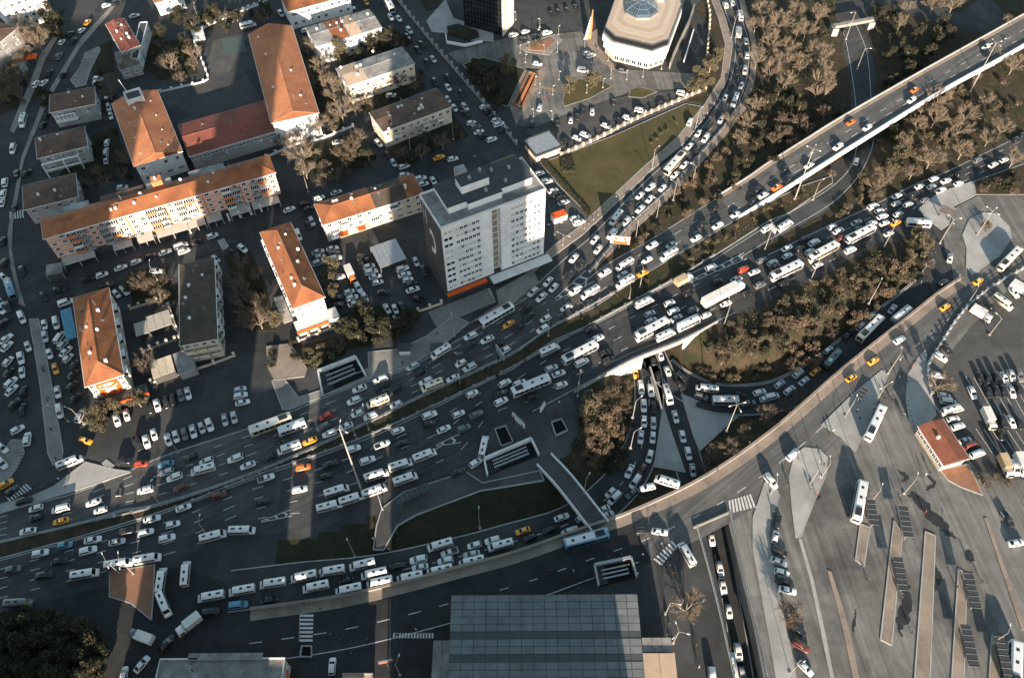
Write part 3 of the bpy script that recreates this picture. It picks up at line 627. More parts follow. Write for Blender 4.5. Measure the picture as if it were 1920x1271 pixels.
COOL = MB(); COOL.box(-.42, .42, -.38, -.02, -.3, .3); COOL = COOL.mesh('cooling_unit', wall_w)
def building(name, label, cat, quad, h, roof, rise, wm, rm, floors=3, f=0, r=0, l=0, b=0, ground=0.0, chimneys=2, skip=.12, seed=1, ww=1.3, wh=1.35, over=.45, wide=True, trim=None):
    c, ang, w, d = rect_of(quad, h)
    root = thing(name, label, cat, c, ang)
    mb = MB(); mb.box(-w / 2, w / 2, -d / 2, d / 2, -.2, h)
    if roof == 'gx': mb.face([(w / 2, -d / 2, h), (w / 2, d / 2, h), (w / 2, 0, h + rise)]); mb.face([(-w / 2, d / 2, h), (-w / 2, -d / 2, h), (-w / 2, 0, h + rise)])
    if roof == 'gy': mb.face([(-w / 2, -d / 2, h), (w / 2, -d / 2, h), (0, -d / 2, h + rise)]); mb.face([(w / 2, d / 2, h), (-w / 2, d / 2, h), (0, d / 2, h + rise)])
    mb.build('wall', wm, root)
    if roof == 'flat':
        mb = MB(); mb.box(-w / 2 - .1, w / 2 + .1, -d / 2 - .1, d / 2 + .1, h + .002, h + .12); rf = mb.build('roof', rm, root)
        mb = MB(); a, e = w / 2 + .12, d / 2 + .12
        wallstrip(mb, [Vector((-a, -e, h)), Vector((a, -e, h)), Vector((a, e, h)), Vector((-a, e, h)), Vector((-a, -e, h))], .3, .5, .1); mb.build('parapet', trim or wm, rf)
    else:
        mb, r0, r1 = roof_mesh(roof, w, d, h, rise, over); rf = mb.build('roof', rm, root)
        mb = MB(); mb.tube([(r0[0], r0[1], h + rise + .2), (r1[0], r1[1], h + rise + .2)], [.14, .14], 5); mb.build('ridge_tiles', rm, rf)
        if roof == 'hip':
            a, e = w / 2 + over, d / 2 + over; mb = MB()
            for (x, y), (p, q) in zip(((-a, -e), (a, -e), (a, e), (-a, e)), ((r0, r1, r1, r0) if w >= d else (r0, r0, r1, r1))): mb.tube([(x, y, h + .2), (p, q, h + rise + .2)], [.1, .1], 4)
            mb.build('hip_tiles', rm, rf)
        mb = MB(); a, e = w / 2 + over + .06, d / 2 + over + .06
        wallstrip(mb, [Vector((-a, -e, h)), Vector((a, -e, h)), Vector((a, e, h)), Vector((-a, e, h)), Vector((-a, -e, h))], .14, .16, .02); mb.build('gutter', frame_w, rf)
    fh = (h - ground) / max(1, floors); rr = random.Random(seed)
    for side, n in (('f', f), ('r', r), ('l', l), ('b', b)):
        if n: add_windows(root, w, d, side, floors, n, ground, fh, ww, wh, skip, None, seed + ord(side), WIN3 if wide else None)
    for k in range(chimneys):
        x, y = (rr.uniform(-.4, .4) * w, rr.choice((-.2, .2)) * d) if w >= d else (rr.choice((-.2, .2)) * w, rr.uniform(-.4, .4) * d)
        t = 1 - (abs(y) / (d / 2) if (w >= d) else abs(x) / (w / 2))
        put('chimney', chim_me, rf, (x, y, h + rise * t + .1), 0, (rr.uniform(.8, 1.2),) * 3)
    if h > 5:                                      # aerials, roof lights, cooling units
        for k in range(4 + chimneys):
            x, y = rr.uniform(-.42, .42) * w, rr.uniform(-.42, .42) * d
            t = 0 if roof == 'flat' else (1 - abs(y) / (d / 2 + over)) if (roof == 'gx' or (roof == 'hip' and w >= d)) else (1 - abs(x) / (w / 2 + over))
            if roof == 'hip': t = min(t, (w / 2 - abs(x)) / (d / 2) if w >= d else (d / 2 - abs(y)) / (w / 2))
            nm, me = ROOFBITS[k % 3]; put(nm, me, rf, (x, y, h + rise * max(0, t) + .2), rr.uniform(0, 3))
    for side in ('f', 'r', 'l'):
        for k in range(3 if max(w, d) > 14 else 1):
            if h < 6: continue
            L = w if side == 'f' else d; loc, rz = side_loc(side, w, d, rr.uniform(-.42, .42) * L, rr.uniform(2.8, h - 1.2)); put('cooling_unit', COOL, root, loc, rz)
    return root, w, d
def balcony(root, w, d, side, s, z, bw=3.0, bd=1.1, m=wall_w, glazed=False):
    loc, rz = side_loc(side, w, d, s, z); mb = MB()
    mb.box(-bw / 2, bw / 2, -bd, -.01, -.15, 0); mb.box(-bw / 2, bw / 2, -bd, -bd + .1, 0, .9); mb.box(-bw / 2, -bw / 2 + .1, -bd + .1, -.01, 0, .9); mb.box(bw / 2 - .1, bw / 2, -bd + .1, -.01, 0, .9)
    o = mb.build('balcony', m, root, loc, rz)
    if glazed:
        mb = MB(); mb.box(-bw / 2 + .02, bw / 2 - .02, -bd + .03, -.02, .9, 2.2); mb.build('glazing', glass, o); mb = MB(); mb.box(-bw / 2, bw / 2, -bd, -.01, 2.2, 2.32)
        for k in range(5): x = -bw / 2 + .05 + k * (bw - .1) / 4; mb.box(x - .05, x + .05, -bd - .01, -bd + .05, .9, 2.2)
        mb.build('glazing_frame', frame_w, o)
    return o
def awning(root, w, d, side, s, z, aw, ad, m): 
    loc, rz = side_loc(side, w, d, s, z); mb = MB(); mb.hull8([(-aw / 2, -ad, -.75), (aw / 2, -ad, -.75), (aw / 2, -.02, -.08), (-aw / 2, -.02, -.08), (-aw / 2, -ad, -.68), (aw / 2, -ad, -.68), (aw / 2, -.02, 0), (-aw / 2, -.02, 0)])
    mb.build('awning', m, root, loc, rz)
    mb = MB()
    for x in (-aw / 2 + .1, 0, aw / 2 - .1): mb.box(x - .05, x + .05, -ad + .05, -ad + .15, -z, -.75)
    return mb.build('awning_post', frame_w, root, loc, rz)
def lettering(root, txt, loc, rz, size, m, tilt=math.pi / 2, name='lettering'):
    cu = bpy.data.curves.new(name, 'FONT'); cu.body = txt; cu.size = size; cu.align_x = 'CENTER'; cu.extrude = .03
    t = bpy.data.objects.new(name, cu); C.objects.link(t); bpy.context.view_layer.update(); me = bpy.data.meshes.new_from_object(t.evaluated_get(bpy.context.evaluated_depsgraph_get())); bpy.data.objects.remove(t)
    me.materials.clear(); me.materials.append(m); o = put(name, me, root, loc); o.rotation_euler = (tilt, 0, rz); return o

# --- long pink apartment block
pk, w, d = building('apartment_block', 'long pink apartment block with orange tiled roof and shops below', 'building', [(87, 448), (514, 322), (503, 295), (76, 411)], 12.4, 'hip', 1.7, wall_p, roof_or, floors=4, f=0, l=3, r=3, ground=3.2, chimneys=7, seed=4, trim=None)
rnd = random.Random(5); fh = 2.3; NB = 24
for k in range(NB):
    s = -w / 2 + w * (k + .5) / NB
    for fl in range(4):
        z = 3.2 + fl * fh; typ = k % 8
        if typ == 2 or (typ == 6 and fl % 2): balcony(pk, w, d, 'f', s, z + .15, w / NB * .96, 1.0, wall_o if (fl + k) % 3 else wall_w, glazed=True)
        elif typ in (3, 5): balcony(pk, w, d, 'f', s, z + .15, w / NB * .9, .9, wall_g, glazed=rnd.random() < .3); put('window', WIN1, pk, side_loc('f', w, d, s, z + 1.4)[0], 0, (1.4, 1, 1.3))
        elif rnd.random() < .92: put('window', WIN1, pk, side_loc('f', w, d, s, z + 1.25)[0], 0, (1.3, 1, 1.2))
for fl in range(5): mb = MB(); mb.box(-w / 2 - .02, w / 2 + .02, -d / 2 - .06, -d / 2, 3.15 + fl * fh - .09, 3.15 + fl * fh + .09); mb.build('floor_band', wall_o if fl < 4 else frame_w, pk)
for k in (3, 8, 12, 16, 20): s = -w / 2 + w * k / NB; mb = MB(); mb.box(s - .2, s + .2, -d / 2 - .075, -d / 2 - .001, 3.3, 12.3); mb.build('pilaster', wall_o, pk)
mb = MB(); mb.box(-w / 2 - .05, w / 2 + .05, -d / 2 - .05, -d / 2 - .001, 0, 3.0); mb.build('shop_front', wall_d, pk)
for s, aw in ((-.42, 10), (-.23, 6), (-.13, 5), (-.01, 10), (.1, 5.5), (.18, 5), (.3, 7), (.42, 9)):
    awning(pk, w, d, 'f', s * w, 3.0, aw, 3.2, MATS.get('awning_cloth') or mat('awning_cloth', (.42, .39, .34), (.34, .31, .27), s=.6))
mb = MB(); mb.box(-.24 * w, -.13 * w, -d / 2 - .5, -d / 2 - .35, 3.1, 3.9); sg = mb.build('shop_sign', wall_d, pk); lettering(sg, 'CAFE', (-.155 * w, -d / 2 - .52, 3.22), 0, .8, frame_w); amber = mat('amber', (.7, .36, .14)); mb = MB()
for k in range(9): x = -.237 * w + k * .42; mb.box(x, x + .3, -d / 2 - .54, -d / 2 - .5, 3.25 + .06 * (k % 3 == 1), 3.62 + .1 * (k % 2)); mb.box(x + .28, x + .44, -d / 2 - .54, -d / 2 - .5, 3.3, 3.38)
mb.build('faded_lettering', amber, sg)
for s in (.24, .29, .34, .39): mb = MB(); mb.box(s * w - .3, s * w + .3, -d / 2 - 2.6, -d / 2 - 2.0, 0, 3.1); mb.build('arcade_pillar', wall_w, pk)
for s0, s1, m in ((-.47, -.30, roof_gr), (-.25, -.06, roof_br), (-.05, .06, roof_gr), (.14, .3, roof_gr)):
    mb = MB(); mb.box(s0 * w, s1 * w, d / 2 - 1.0, d / 2 + 2.6, 9.5, 12.9); mb.build('rear_extension', m, pk)
mb = MB(); mb.box(-.02 * w, .025 * w, d / 2 - .6, d / 2 + 2.4, 12.9, 15.2); sh = mb.build('stair_head', wall_o, pk); mb = MB(); mb.tube([(0, d / 2 + .8, 15.2), (0, d / 2 + .8, 16.0)], [.5, .4], 8); mb.build('water_tank', frame_w, sh)
# --- school
sa, w, d = building('school_building', 'school block with orange hipped roof and square white stair head', 'building', [(252, 311), (340, 285), (293, 171), (214, 196)], 8.6, 'gy', 2.6, wall_w, roof_pk, floors=2, f=4, r=8, l=8, chimneys=0, seed=8)
for sx in (-1, 1):
    for k in range(4): put('dormer_vent', chim_me, sa, (sx * w * .3, -d * .4 + k * d * .24, 9.9), 0, (.5, .5, .4))
mb = MB(); mb.box(-3, 3, d / 2 - 6.5, d / 2 - .8, 8.6, 12.2); mb.build('stair_head', wall_w, sa)
mb = MB(); mb.box(-2.2, 2.2, d / 2 - 5.8, d / 2 - 1.5, 12.21, 12.3); mb.build('stair_head_roof', bitumen, sa)
mb = MB(); wallstrip(mb, [Vector((-2.8, d / 2 - 6.3, 12.2)), Vector((2.8, d / 2 - 6.3, 12.2)), Vector((2.8, d / 2 - 1, 12.2)), Vector((-2.8, d / 2 - 1, 12.2)), Vector((-2.8, d / 2 - 6.3, 12.2))], .35, .6, 0); mb.build('parapet', wall_w, sa)
mb = MB(); mb.tube([(-1.5, d / 2 - 1.5, 12), (-2.5, d / 2 - 1.2, 18)], [.14, .08], 6); mb.build('flag_pole', frame_w, sa)
put('chimney', chim_me, sa, (-1.2, d / 2 - 10, 11.2))
sb, w, d = building('school_building', 'long school hall with orange gabled roof and sunlit white end wall', 'building', [(524, 228), (610, 208), (532, 54), (456, 68)], 10.2, 'gy', 2.9, wall_w, roof_pk, floors=3, f=0, r=16, l=16, chimneys=0, seed=9)
for z in (4.2, 6.8):
    for x in (-1.2, 0, 1.2): put('window', WIN1, sb, (x + 1.0, -d / 2, z), 0, (.8, 1, 1.0))
for x, y in ((-4, 10), (-5, 22), (3.2, -3), (4, -18), (-4.5, -10)): put('roof_vent', chim_me, sb, (x, y, 10.2 + 2.9 * (1 - abs(x) / (w / 2)) + .3), 0, (1, 1, .5))
mb = MB(); mb.box(-2.2, -1.7, -d / 2 - .1, d / 2 + .1, 0, .01)
gy, w, d = building('gym_hall', 'low gym hall with dark red metal roof between the school blocks', 'building', [(357, 292), (516, 247), (495, 190), (335, 237)], 6.2, 'gx', 1.6, wall_g, roof_rd, floors=1, f=0, chimneys=0, seed=10, over=.3)
for k in range(22): put('window', WIN1, gy, (-w / 2 + w * (k + .5) / 22, -d / 2, 4.9), 0, (1.3, 1, .9))
mb = MB(); mb.box(-w * .35, w * .42, d / 2 + .8, d / 2 + 5, 0, 3.0); mb.build('side_wing', roof_rd, gy)
# --- houses on the left and blocks above
H = lambda *a, **k: building(*a, **k)
o, w, d = H('house', 'house with hipped brown roof and white glazed balcony row', 'house', [(97, 211), (178, 194), (174, 166), (94, 180)], 7, 'hip', 2.2, wall_g, roof_br, floors=2, f=3, r=3, seed=11)
for k in range(6): mb = MB(); x = -w / 2 + .6 + k * 1.35; mb.box(x, x + .18, -d / 2 - 1.6, -d / 2 - 1.4, 3.2, 5.8); mb.build('balcony_post', frame_w, o)
mb = MB(); mb.box(-w / 2 + .4, -w / 2 + 8, -d / 2 - 1.6, -d / 2, 3.0, 3.2).box(-w / 2 + .4, -w / 2 + 8, -d / 2 - 1.65, -d / 2 - 1.35, 5.8, 6.0); mb.build('balcony', frame_w, o)
o, w, d = H('house', 'house with brown hipped roof and open white framed terrace', 'house', [(73, 295), (166, 274), (152, 239), (68, 262)], 7, 'hip', 2.2, wall_g, roof_br, floors=2, f=3, r=3, seed=12)
mb = MB()
for x in (-w / 2 + .3, -w / 2 + 7, -w / 2 + 12): mb.box(x, x + .3, -d / 2 - 3, -d / 2 - 2.7, 0, 6)
mb.box(-w / 2 + .3, -w / 2 + 12.3, -d / 2 - 3.02, -d / 2 - 2.68, 6, 6.3).box(-w / 2 + .3, -w / 2 + 12.3, -d / 2 - 3.02, -d / 2 - 2.68, 3, 3.3); mb.build('terrace_frame', frame_w, o)
o, w, d = H('house', 'dark roofed house at the street corner behind the pink block', 'house', [(48, 390), (156, 368), (128, 328), (44, 353)], 7, 'hip', 2.2, wall_g, roof_br, floors=2, f=4, r=3, seed=13)
H('row_house', 'narrow house with dark red flat-pitched roof and white chimneys', 'house', [(219, 101), (252, 89), (242, 33), (208, 43)], 7, 'gy', .8, wall_g, roof_rd, floors=2, f=2, r=6, l=4, chimneys=6, seed=14, over=.2)
H('annex', 'flat grey roofed annex below the dark red roof', 'building', [(223, 133), (263, 124), (254, 91), (219, 101)], 4, 'flat', 0, wall_g, roof_gr, floors=1, f=2, chimneys=0, seed=15)
H('annex', 'thin white walled annex beside the dark red roof', 'building', [(262, 112), (274, 108), (262, 46), (248, 44)], 5, 'flat', 0, wall_w, bitumen, floors=1, r=4, chimneys=0, seed=16)
o, w, d = H('terrace_block', 'terrace block with patchwork roof of grey metal and orange tiles', 'building', [(596, 87), (712, 54), (694, 18), (573, 54)], 8, 'gx', .9, wall_w, roof_gr, floors=2, f=9, r=3, l=3, chimneys=5, seed=17, over=.25)
mb = MB(); mb.box(-w * .24, -w * .01, -d / 2 - .2, d / 2 + .2, 8.0, 8.03)
def patch(o, w, d, h, rise, x0, x1, m, name='roof_patch'):
    mb = MB(); e = d / 2 + .28
    for s in (-1, 1): mb.hull8([(x0, s * e, h + .2), (x1, s * e, h + .2), (x1, 0, h + rise + .2), (x0, 0, h + rise + .2), (x0, s * e, h + .3), (x1, s * e, h + .3), (x1, 0, h + rise + .3), (x0, 0, h + rise + .3)])
    return mb.build(name, m, o)
patch(o, w, d, 8, .9, -w * .23, -w * .0, roof_or); patch(o, w, d, 8, .9, w * .02, w * .2, MATS.get('buff_roof') or mat('buff_roof', (.5, .36, .26), (.4, .3, .22), s=.5))
for k in range(12): mb = MB(); x = -w / 2 + .3 + k * .62; mb.box(x, x + .12, -d / 2 - .2, 0, 8.9, 9.1)
o, w, d = H('terrace_block', 'terrace block with pale grey flat roofing, sunlit at one end', 'building', [(654, 161), (776, 121), (753, 89), (631, 131)], 8, 'gx', .7, wall_c, roof_gr, floors=2, f=9, r=3, l=3, chimneys=5, seed=18, over=.25)
patch(o, w, d, 8, .7, -w * .5, -w * .2, MATS['buff_roof'])  # sunlit end of the roof put into colour as a buff strip
for k in (1, 3, 6): balcony(o, w, d, 'f', -w * .45 + k * 2.9, 4.2, 2.6)
o, w, d = H('terrace_block', 'terrace block with dark brown roof and junk filled rear balconies', 'building', [(718, 248), (844, 201), (820, 167), (695, 212)], 7.2, 'gx', .9, wall_c, roof_br, floors=2, f=9, r=3, l=3, chimneys=6, seed=19, over=.25)
for k in (1, 4, 5, 6, 7): balcony(o, w, d, 'f', -w * .42 + k * 2.8, 3.7, 2.6, 1.3, wall_w if k % 2 else wall_g)
o, w, d = H('terrace_block', 'white fronted block with orange roof at the top edge', 'building', [(543, 22), (652, -8), (640, -38), (524, -8)], 8, 'gx', .9, wall_w, roof_or, floors=2, f=8, r=3, l=3, seed=20)
H('house', 'white house with orange roof among dark trees at the top edge', 'house', [(290, 6), (340, -8), (332, -30), (283, -16)], 6, 'hip', 1.5, wall_w, roof_or, floors=2, f=3, r=2, seed=21)
# --- buildings in the middle
o, w, d = H('apartment_block', 'L-shaped apartment house roof, half bright orange and half dark brown', 'building', [(608, 421), (791, 362), (772, 329), (591, 384)], 8.2, 'hip', 1.9, wall_c, roof_or, floors=3, f=10, r=2, l=2, chimneys=4, seed=22)
mb = MB(); e = d / 2 + .47
for s in (-1, 1): mb.hull8([(w * .02, s * e, 8.38), (w / 2 - e + .2, s * e, 8.38), (w / 2 - e + .2, 0, 10.32), (w * .02, 0, 10.32), (w * .02, s * e, 8.46), (w / 2 - e + .2, s * e, 8.46), (w / 2 - e + .2, 0, 10.4), (w * .02, 0, 10.4)])
mb.build('dark_half', roof_dk, o)  # one half overlaid in a darker tone than the other
for k, z in ((0, 3), (1, 5.6), (4, 3), (6, 5.6)): balcony(o, w, d, 'f', -w * .42 + k * 3.4, z, 2.8, 1.0, wall_w, glazed=k % 2 == 0)
for k in range(5): mb = MB(); x = -w / 2 + 1 + k * 3; mb.box(x, x + 2.6, -d / 2 - 2.2, -d / 2 - .05, 2.5, 2.65); mb.build('canopy', red_sign if k % 2 else wall_w, o)
o, w, d = H('apartment_block', 'narrow block with bright orange hipped roof and white gable end', 'building', [(548, 577), (607, 557), (542, 419), (493, 437)], 9.0, 'hip', 3.0, wall_w, roof_or, floors=3, f=3, r=10, l=10, chimneys=5, seed=23, wide=False, ww=.9, wh=1.0)
for k in range(7):
    balcony(o, w, d, 'l', -d * .4 + k * 4.4, 6.0, 2.6, 1.1, wall_w, glazed=k % 2 == 0); balcony(o, w, d, 'l', -d * .4 + k * 4.4, 3.0, 2.6, 1.1, wall_w)
mb = MB(); mb.box(-w / 2 - 1.5, w / 2 + 2.5, -d / 2 - 4, -d / 2 - .05, 0, 2.9); mb.build('shop_wing', wall_w, o); mb = MB(); mb.box(-w / 2 - 1.7, w / 2 - 1, -d / 2 - 4.4, -d / 2 - 4.05, 1.9, 3.0); mb.build('shop_sign', red_sign, o)
for k in range(5): mb = MB(); mb.box(-w / 2 - 4.2, -w / 2 - 1.4, -d / 2 + 1 + k * 2.2, -d / 2 + 3 + k * 2.2, 2.4, 2.55); mb.build('canopy', MATS['awning_cloth'], o)
o, w, d = H('apartment_block', 'apartment block with dark brown roof and rows of small balconies', 'building', [(368, 645), (428, 626), (378, 494), (313, 499)], 9.0, 'hip', 1.8, wall_c, roof_dk, floors=3, f=4, r=10, l=10, chimneys=3, seed=24)
for k in range(8):
    for z in (3, 6): balcony(o, w, d, 'r', -d * .42 + k * 3.9, z, 2.2, .9, wall_w if (k + int(z)) % 3 else wall_g, glazed=(k % 3 == 1))
    balcony(o, w, d, 'l', -d * .42 + k * 3.9, 6, 2.2, .9, wall_c)
for k in range(3):
    for z in (2.8, 5.6): balcony(o, w, d, 'f', -w * .33 + k * w * .33, z, w * .3, 1.2, wall_c)
sgn, w, d = H('apartment_block', 'orange roofed block with big red sign on its sunlit end wall', 'building', [(171, 719), (238, 700), (193, 544), (132, 564)], 9.4, 'hip', 3.0, wall_c, roof_or, floors=3, f=0, r=10, l=9, chimneys=5, seed=25)
mb = MB(); mb.box(-w * .3, w * .3, -d / 2 - .25, -d / 2 - .05, 2.6, 9.0); sp = mb.build('sign_panel', red_sign, sgn)
for x in (-.41, .41):
    for z in (3.4, 5.8, 8.2): put('window', WIN1, sgn, (x * w, -d / 2, z), 0, (1.1, 1, 1.2))
    mb = MB(); mb.box(x * w - .9, x * w + .9, -d / 2 - .9, -d / 2 - .02, 4.5, 5.0); mb.build('balcony', wall_w, sgn)
mb = MB(); n = 12                                                           # white emblem: crossed strokes over a bowl-shaped arc
for r0, r1, cz, a0, a1 in ((1.9, 2.35, 7.1, 200, 340), (1.1, 1.35, 7.25, 20, 160)):
    for k in range(n):
        p = [math.radians(a0 + (a1 - a0) * t / n) for t in (k, k + 1)]
        mb.face([(math.cos(q) * r * 1.15, -d / 2 - .27, cz + math.sin(q) * r * .62) for q, r in ((p[0], r0), (p[1], r0), (p[1], r1), (p[0], r1))])
for x0, x1, z0, z1 in ((-2.3, -1.5, 7.4, 7.75), (-.9, 1.6, 7.2, 7.5), (-1.2, .9, 6.75, 7.0), (-1.5, 1.6, 4.7, 5.2), (-1.2, 1.3, 4.1, 4.4), (-1.9, -1.5, 3.2, 3.5)): mb.face([(x0, -d / 2 - .27, z0), (x1, -d / 2 - .27, z0 + .15), (x1, -d / 2 - .27, z1 + .15), (x0, -d / 2 - .27, z1)])
mb.build('emblem', frame_w, sp)
mb = MB(); mb.box(-w / 2 - .5, w / 2 + 4, -d / 2 - 3.4, -d / 2 - .05, 0, 2.5); mb.build('shop_wing', wall_d, sgn); mb = MB(); mb.box(-w * .1, w / 2 + 4.2, -d / 2 - 3.8, -d / 2 - 3.45, 1.9, 2.7); mb.build('shop_fascia', red_sign, sgn)
for k in range(5): balcony(sgn, w, d, 'r', -d * .4 + k * 6, 5, 2.6, 1.1, wall_w, glazed=True)
H('apartment_block', 'white apartment block catching the sun in the upper corner', 'building', [(-22, -14), (58, -44), (40, -80), (-40, -50)], 19, 'hip', 2, wall_w, roof_or, floors=6, f=6, r=3, seed=26)
H('apartment_block', 'grey apartment block cut by the frame edge above the market stalls', 'building', [(-48, 120), (8, 70), (-10, 20), (-66, 60)], 10, 'hip', 2, wall_g, roof_br, floors=3, f=3, r=5, seed=27)
# --- courtyard sheds, carports, canopies, stalls
def shed(name, label, quad, h, m, n, cat='shed', posts=True, wall=None):
    c, ang, w, d = rect_of(quad, h); root = thing(name, label, cat, c, ang)
    for k in range(n):
        mb = MB(); x0 = -w / 2 + w * k / n; mb.box(x0 + .04, x0 + w / n - .04, -d / 2, d / 2, h - .1, h + (.02 if k % 2 else .05)); mb.build('roof_panel', m, root)
    mb = MB(); mb.box(-w / 2 + .1, w / 2 - .1, -d / 2 + .1, d / 2 - .1, 0 if wall else h - .25, h - .12); mb.build('wall' if wall else 'frame', wall or metal_g, root)
    if posts:
        for sx in (-1, 1):
            for sy in (-1, 1): mb = MB(); mb.box(-.08, .08, -.08, .08, 0, h - .2); mb.build('post', metal_g, root, (sx * (w / 2 - .15), sy * (d / 2 - .15), 0))
    return root, w, d
shed('carport', 'grey ribbed carport roof in the office tower car park', [(712, 503), (760, 486), (744, 446), (694, 464)], 3, metal_g, 6, 'carport')
shed('courtyard_canopy', 'pale panelled canopy over the restaurant courtyard', [(278, 622), (325, 607), (315, 580), (273, 595)], 3.4, MATS['awning_cloth'], 3, 'canopy')
shed('courtyard_canopy', 'small greyish canopy beside the panelled courtyard canopy', [(253, 632), (280, 623), (273, 600), (252, 607)], 3.0, MATS['awning_cloth'], 2, 'canopy')
shed('shed', 'cream topped kiosk roofs near the bare tree', [(285, 711), (327, 695), (322, 665), (281, 678)], 3.2, wall_c, 3, wall=wall_d)
shed('shed', 'grey sheet metal shed beside the cream kiosk roofs', [(332, 702), (368, 688), (355, 653), (325, 663)], 3.6, roof_gr, 4, wall=wall_g)
shed('blue_canopy', 'faded blue tarpaulin canopy beside the orange roofed block', [(121, 640), (146, 630), (131, 577), (115, 581)], 3, blue_tarp, 4, 'canopy')
shed('market_stall', 'stall with pale roof and red edge below the bare tree', [(22, 112), (44, 108), (45, 99), (23, 100)], 3, MATS['buff_roof'], 2, 'stall', wall=wall_o)
shed('market_stall', 'stall with bright orange roof beside the street', [(50, 112), (69, 110), (69, 100), (50, 102)], 3, red_sign, 2, 'stall')
shed('market_stall', 'grey roofed stall in front of the orange one', [(10, 132), (42, 132), (44, 117), (14, 117)], 3, roof_gr, 3, 'stall', wall=wall_g)
shed('hut', 'small white gate hut with terracotta top by the school yard', [(361, 66), (384, 62), (378, 50), (357, 54)], 3.2, wall_w, 1, 'hut', False, wall_w)
shed('kiosk', 'red and white kiosk in the tower car park', [(1037, 412), (1062, 403), (1060, 391), (1034, 400)], 2.6, red_sign, 2, 'kiosk', False, wall_w)
shed('corner_cafe', 'dark flat roofed cafe terrace at the end of the pink block', [(88, 518), (118, 510), (116, 492), (84, 497)], 3, roof_gr, 2, 'cafe', wall=wall_d)
gh, w, d = shed('gatehouse', 'gatehouse with grey corrugated roof at the corner of the lawn', [(1003, 292), (1052, 272), (1029, 247), (986, 262)], 3.6, metal_g, 14, 'gatehouse', False, wall_c)
mb = MB(); wallstrip(mb, [Vector((-w / 2 - .4, -d / 2 - .4, 3.0)), Vector((w / 2 + .4, -d / 2 - .4, 3.0)), Vector((w / 2 + .4, d / 2 + .4, 3.0)), Vector((-w / 2 - .4, d / 2 + .4, 3)), Vector((-w / 2 - .4, -d / 2 - .4, 3.0))], .5, .75, 0); mb.build('fascia', metal_d, gh)
for k in range(4): put('window', WIN3, gh, (-w / 2 + w * (k + .5) / 4, -d / 2 + .1, 1.6), 0, (2.2, 1, 1.3))
# ================================================================ WHITE OFFICE TOWER
c, ang, w, d = rect_of([(825.6, 427), (1024, 360), (978, 296), (788.6, 370)], 31)
tw = thing('office_tower', 'white ten storey office tower with dark roof and gridded front', 'tower', c, ang)
tower_w = mat('tower_panel', (.74, .74, .74), (.68, .68, .68), s=.3, mix2=(.6, .6, .6), s2=.2)
X = lambda f: -w / 2 + w * f
mb = MB(); mb.box(X(0), X(.475), -d / 2, d / 2, 3.6, 31).box(X(.475), X(.555), -d / 2 + 1.6, d / 2, 3.6, 31).box(X(.555), X(1), -d / 2, d / 2, 3.6, 31); mb.build('wall', tower_w, tw)
mb = MB(); mb.box(X(-.01), X(1.02), -d / 2 - .4, d / 2 + .4, -.2, 3.6); mb.build('ground_floor', wall_d, tw)
mb = MB(); mb.box(X(-.02), X(.38), -d / 2 - 1.5, -d / 2 - .45, 2.8, 3.5); mb.build('shop_fascia', red_sign, tw)
mb = MB(); mb.box(X(.42), X(1.04), -d / 2 - 3.4, -d / 2 - .45, 2.9, 3.5); mb.build('entrance_canopy', wall_w, tw)
mb = MB(); mb.box(X(0) - .12, X(0) - .01, -d / 2 + .3, d / 2 - .3, 3.7, 30.2); side = mb.build('dark_side_cladding', wall_d, tw)
mb = MB()
for k in range(14):
    q = [math.radians(60 + 240 * t / 14) for t in (k, k + 1)]
    mb.face([(X(0) - .15, 1 + math.cos(a) * r, 18 + math.sin(a) * r * 1.9) for a, r in ((q[0], 1.6), (q[1], 1.6), (q[1], 2.6), (q[0], 2.6))])
mb.face([(X(0) - .15, 3.6, 23), (X(0) - .15, 4.0, 23), (X(0) - .15, 4.0, 29), (X(0) - .15, 3.6, 29)]); mb.face([(X(0) - .15, 5.4, 24), (X(0) - .15, 5.7, 24), (X(0) - .15, 5.7, 29.5), (X(0) - .15, 5.4, 29.5)]); mb.build('mural', wall_w, side)
FH = 2.62
twin_me = MB(); 
twin_me.box(-.5, -.45, -.12, 0, -.5, .5).box(.45, .5, -.12, 0, -.5, .5).box(-.04, .04, -.12, 0, -.5, .5).box(-.5, .5, -.11, 0, .42, .5).box(-.52, .52, -.2, 0, -.5, -.4); twin_me = twin_me.mesh('window', frame_w)
pane_me = MB(); pane_me.face([(-.46, -.05, -.42), (-.03, -.05, -.42), (-.03, -.05, .42), (-.46, -.05, .42)]); pane_me.face([(.03, -.05, -.42), (.46, -.05, -.42), (.46, -.05, .42), (.03, -.05, .42)]); pane_me = pane_me.mesh('pane', glass)
blind_me = pane_me.copy(); blind_me.materials.clear(); blind_me.materials.append(mat('window_blind', (.5, .49, .45), (.38, .37, .35), s=1.2, rough=.4))
rn = random.Random(3)
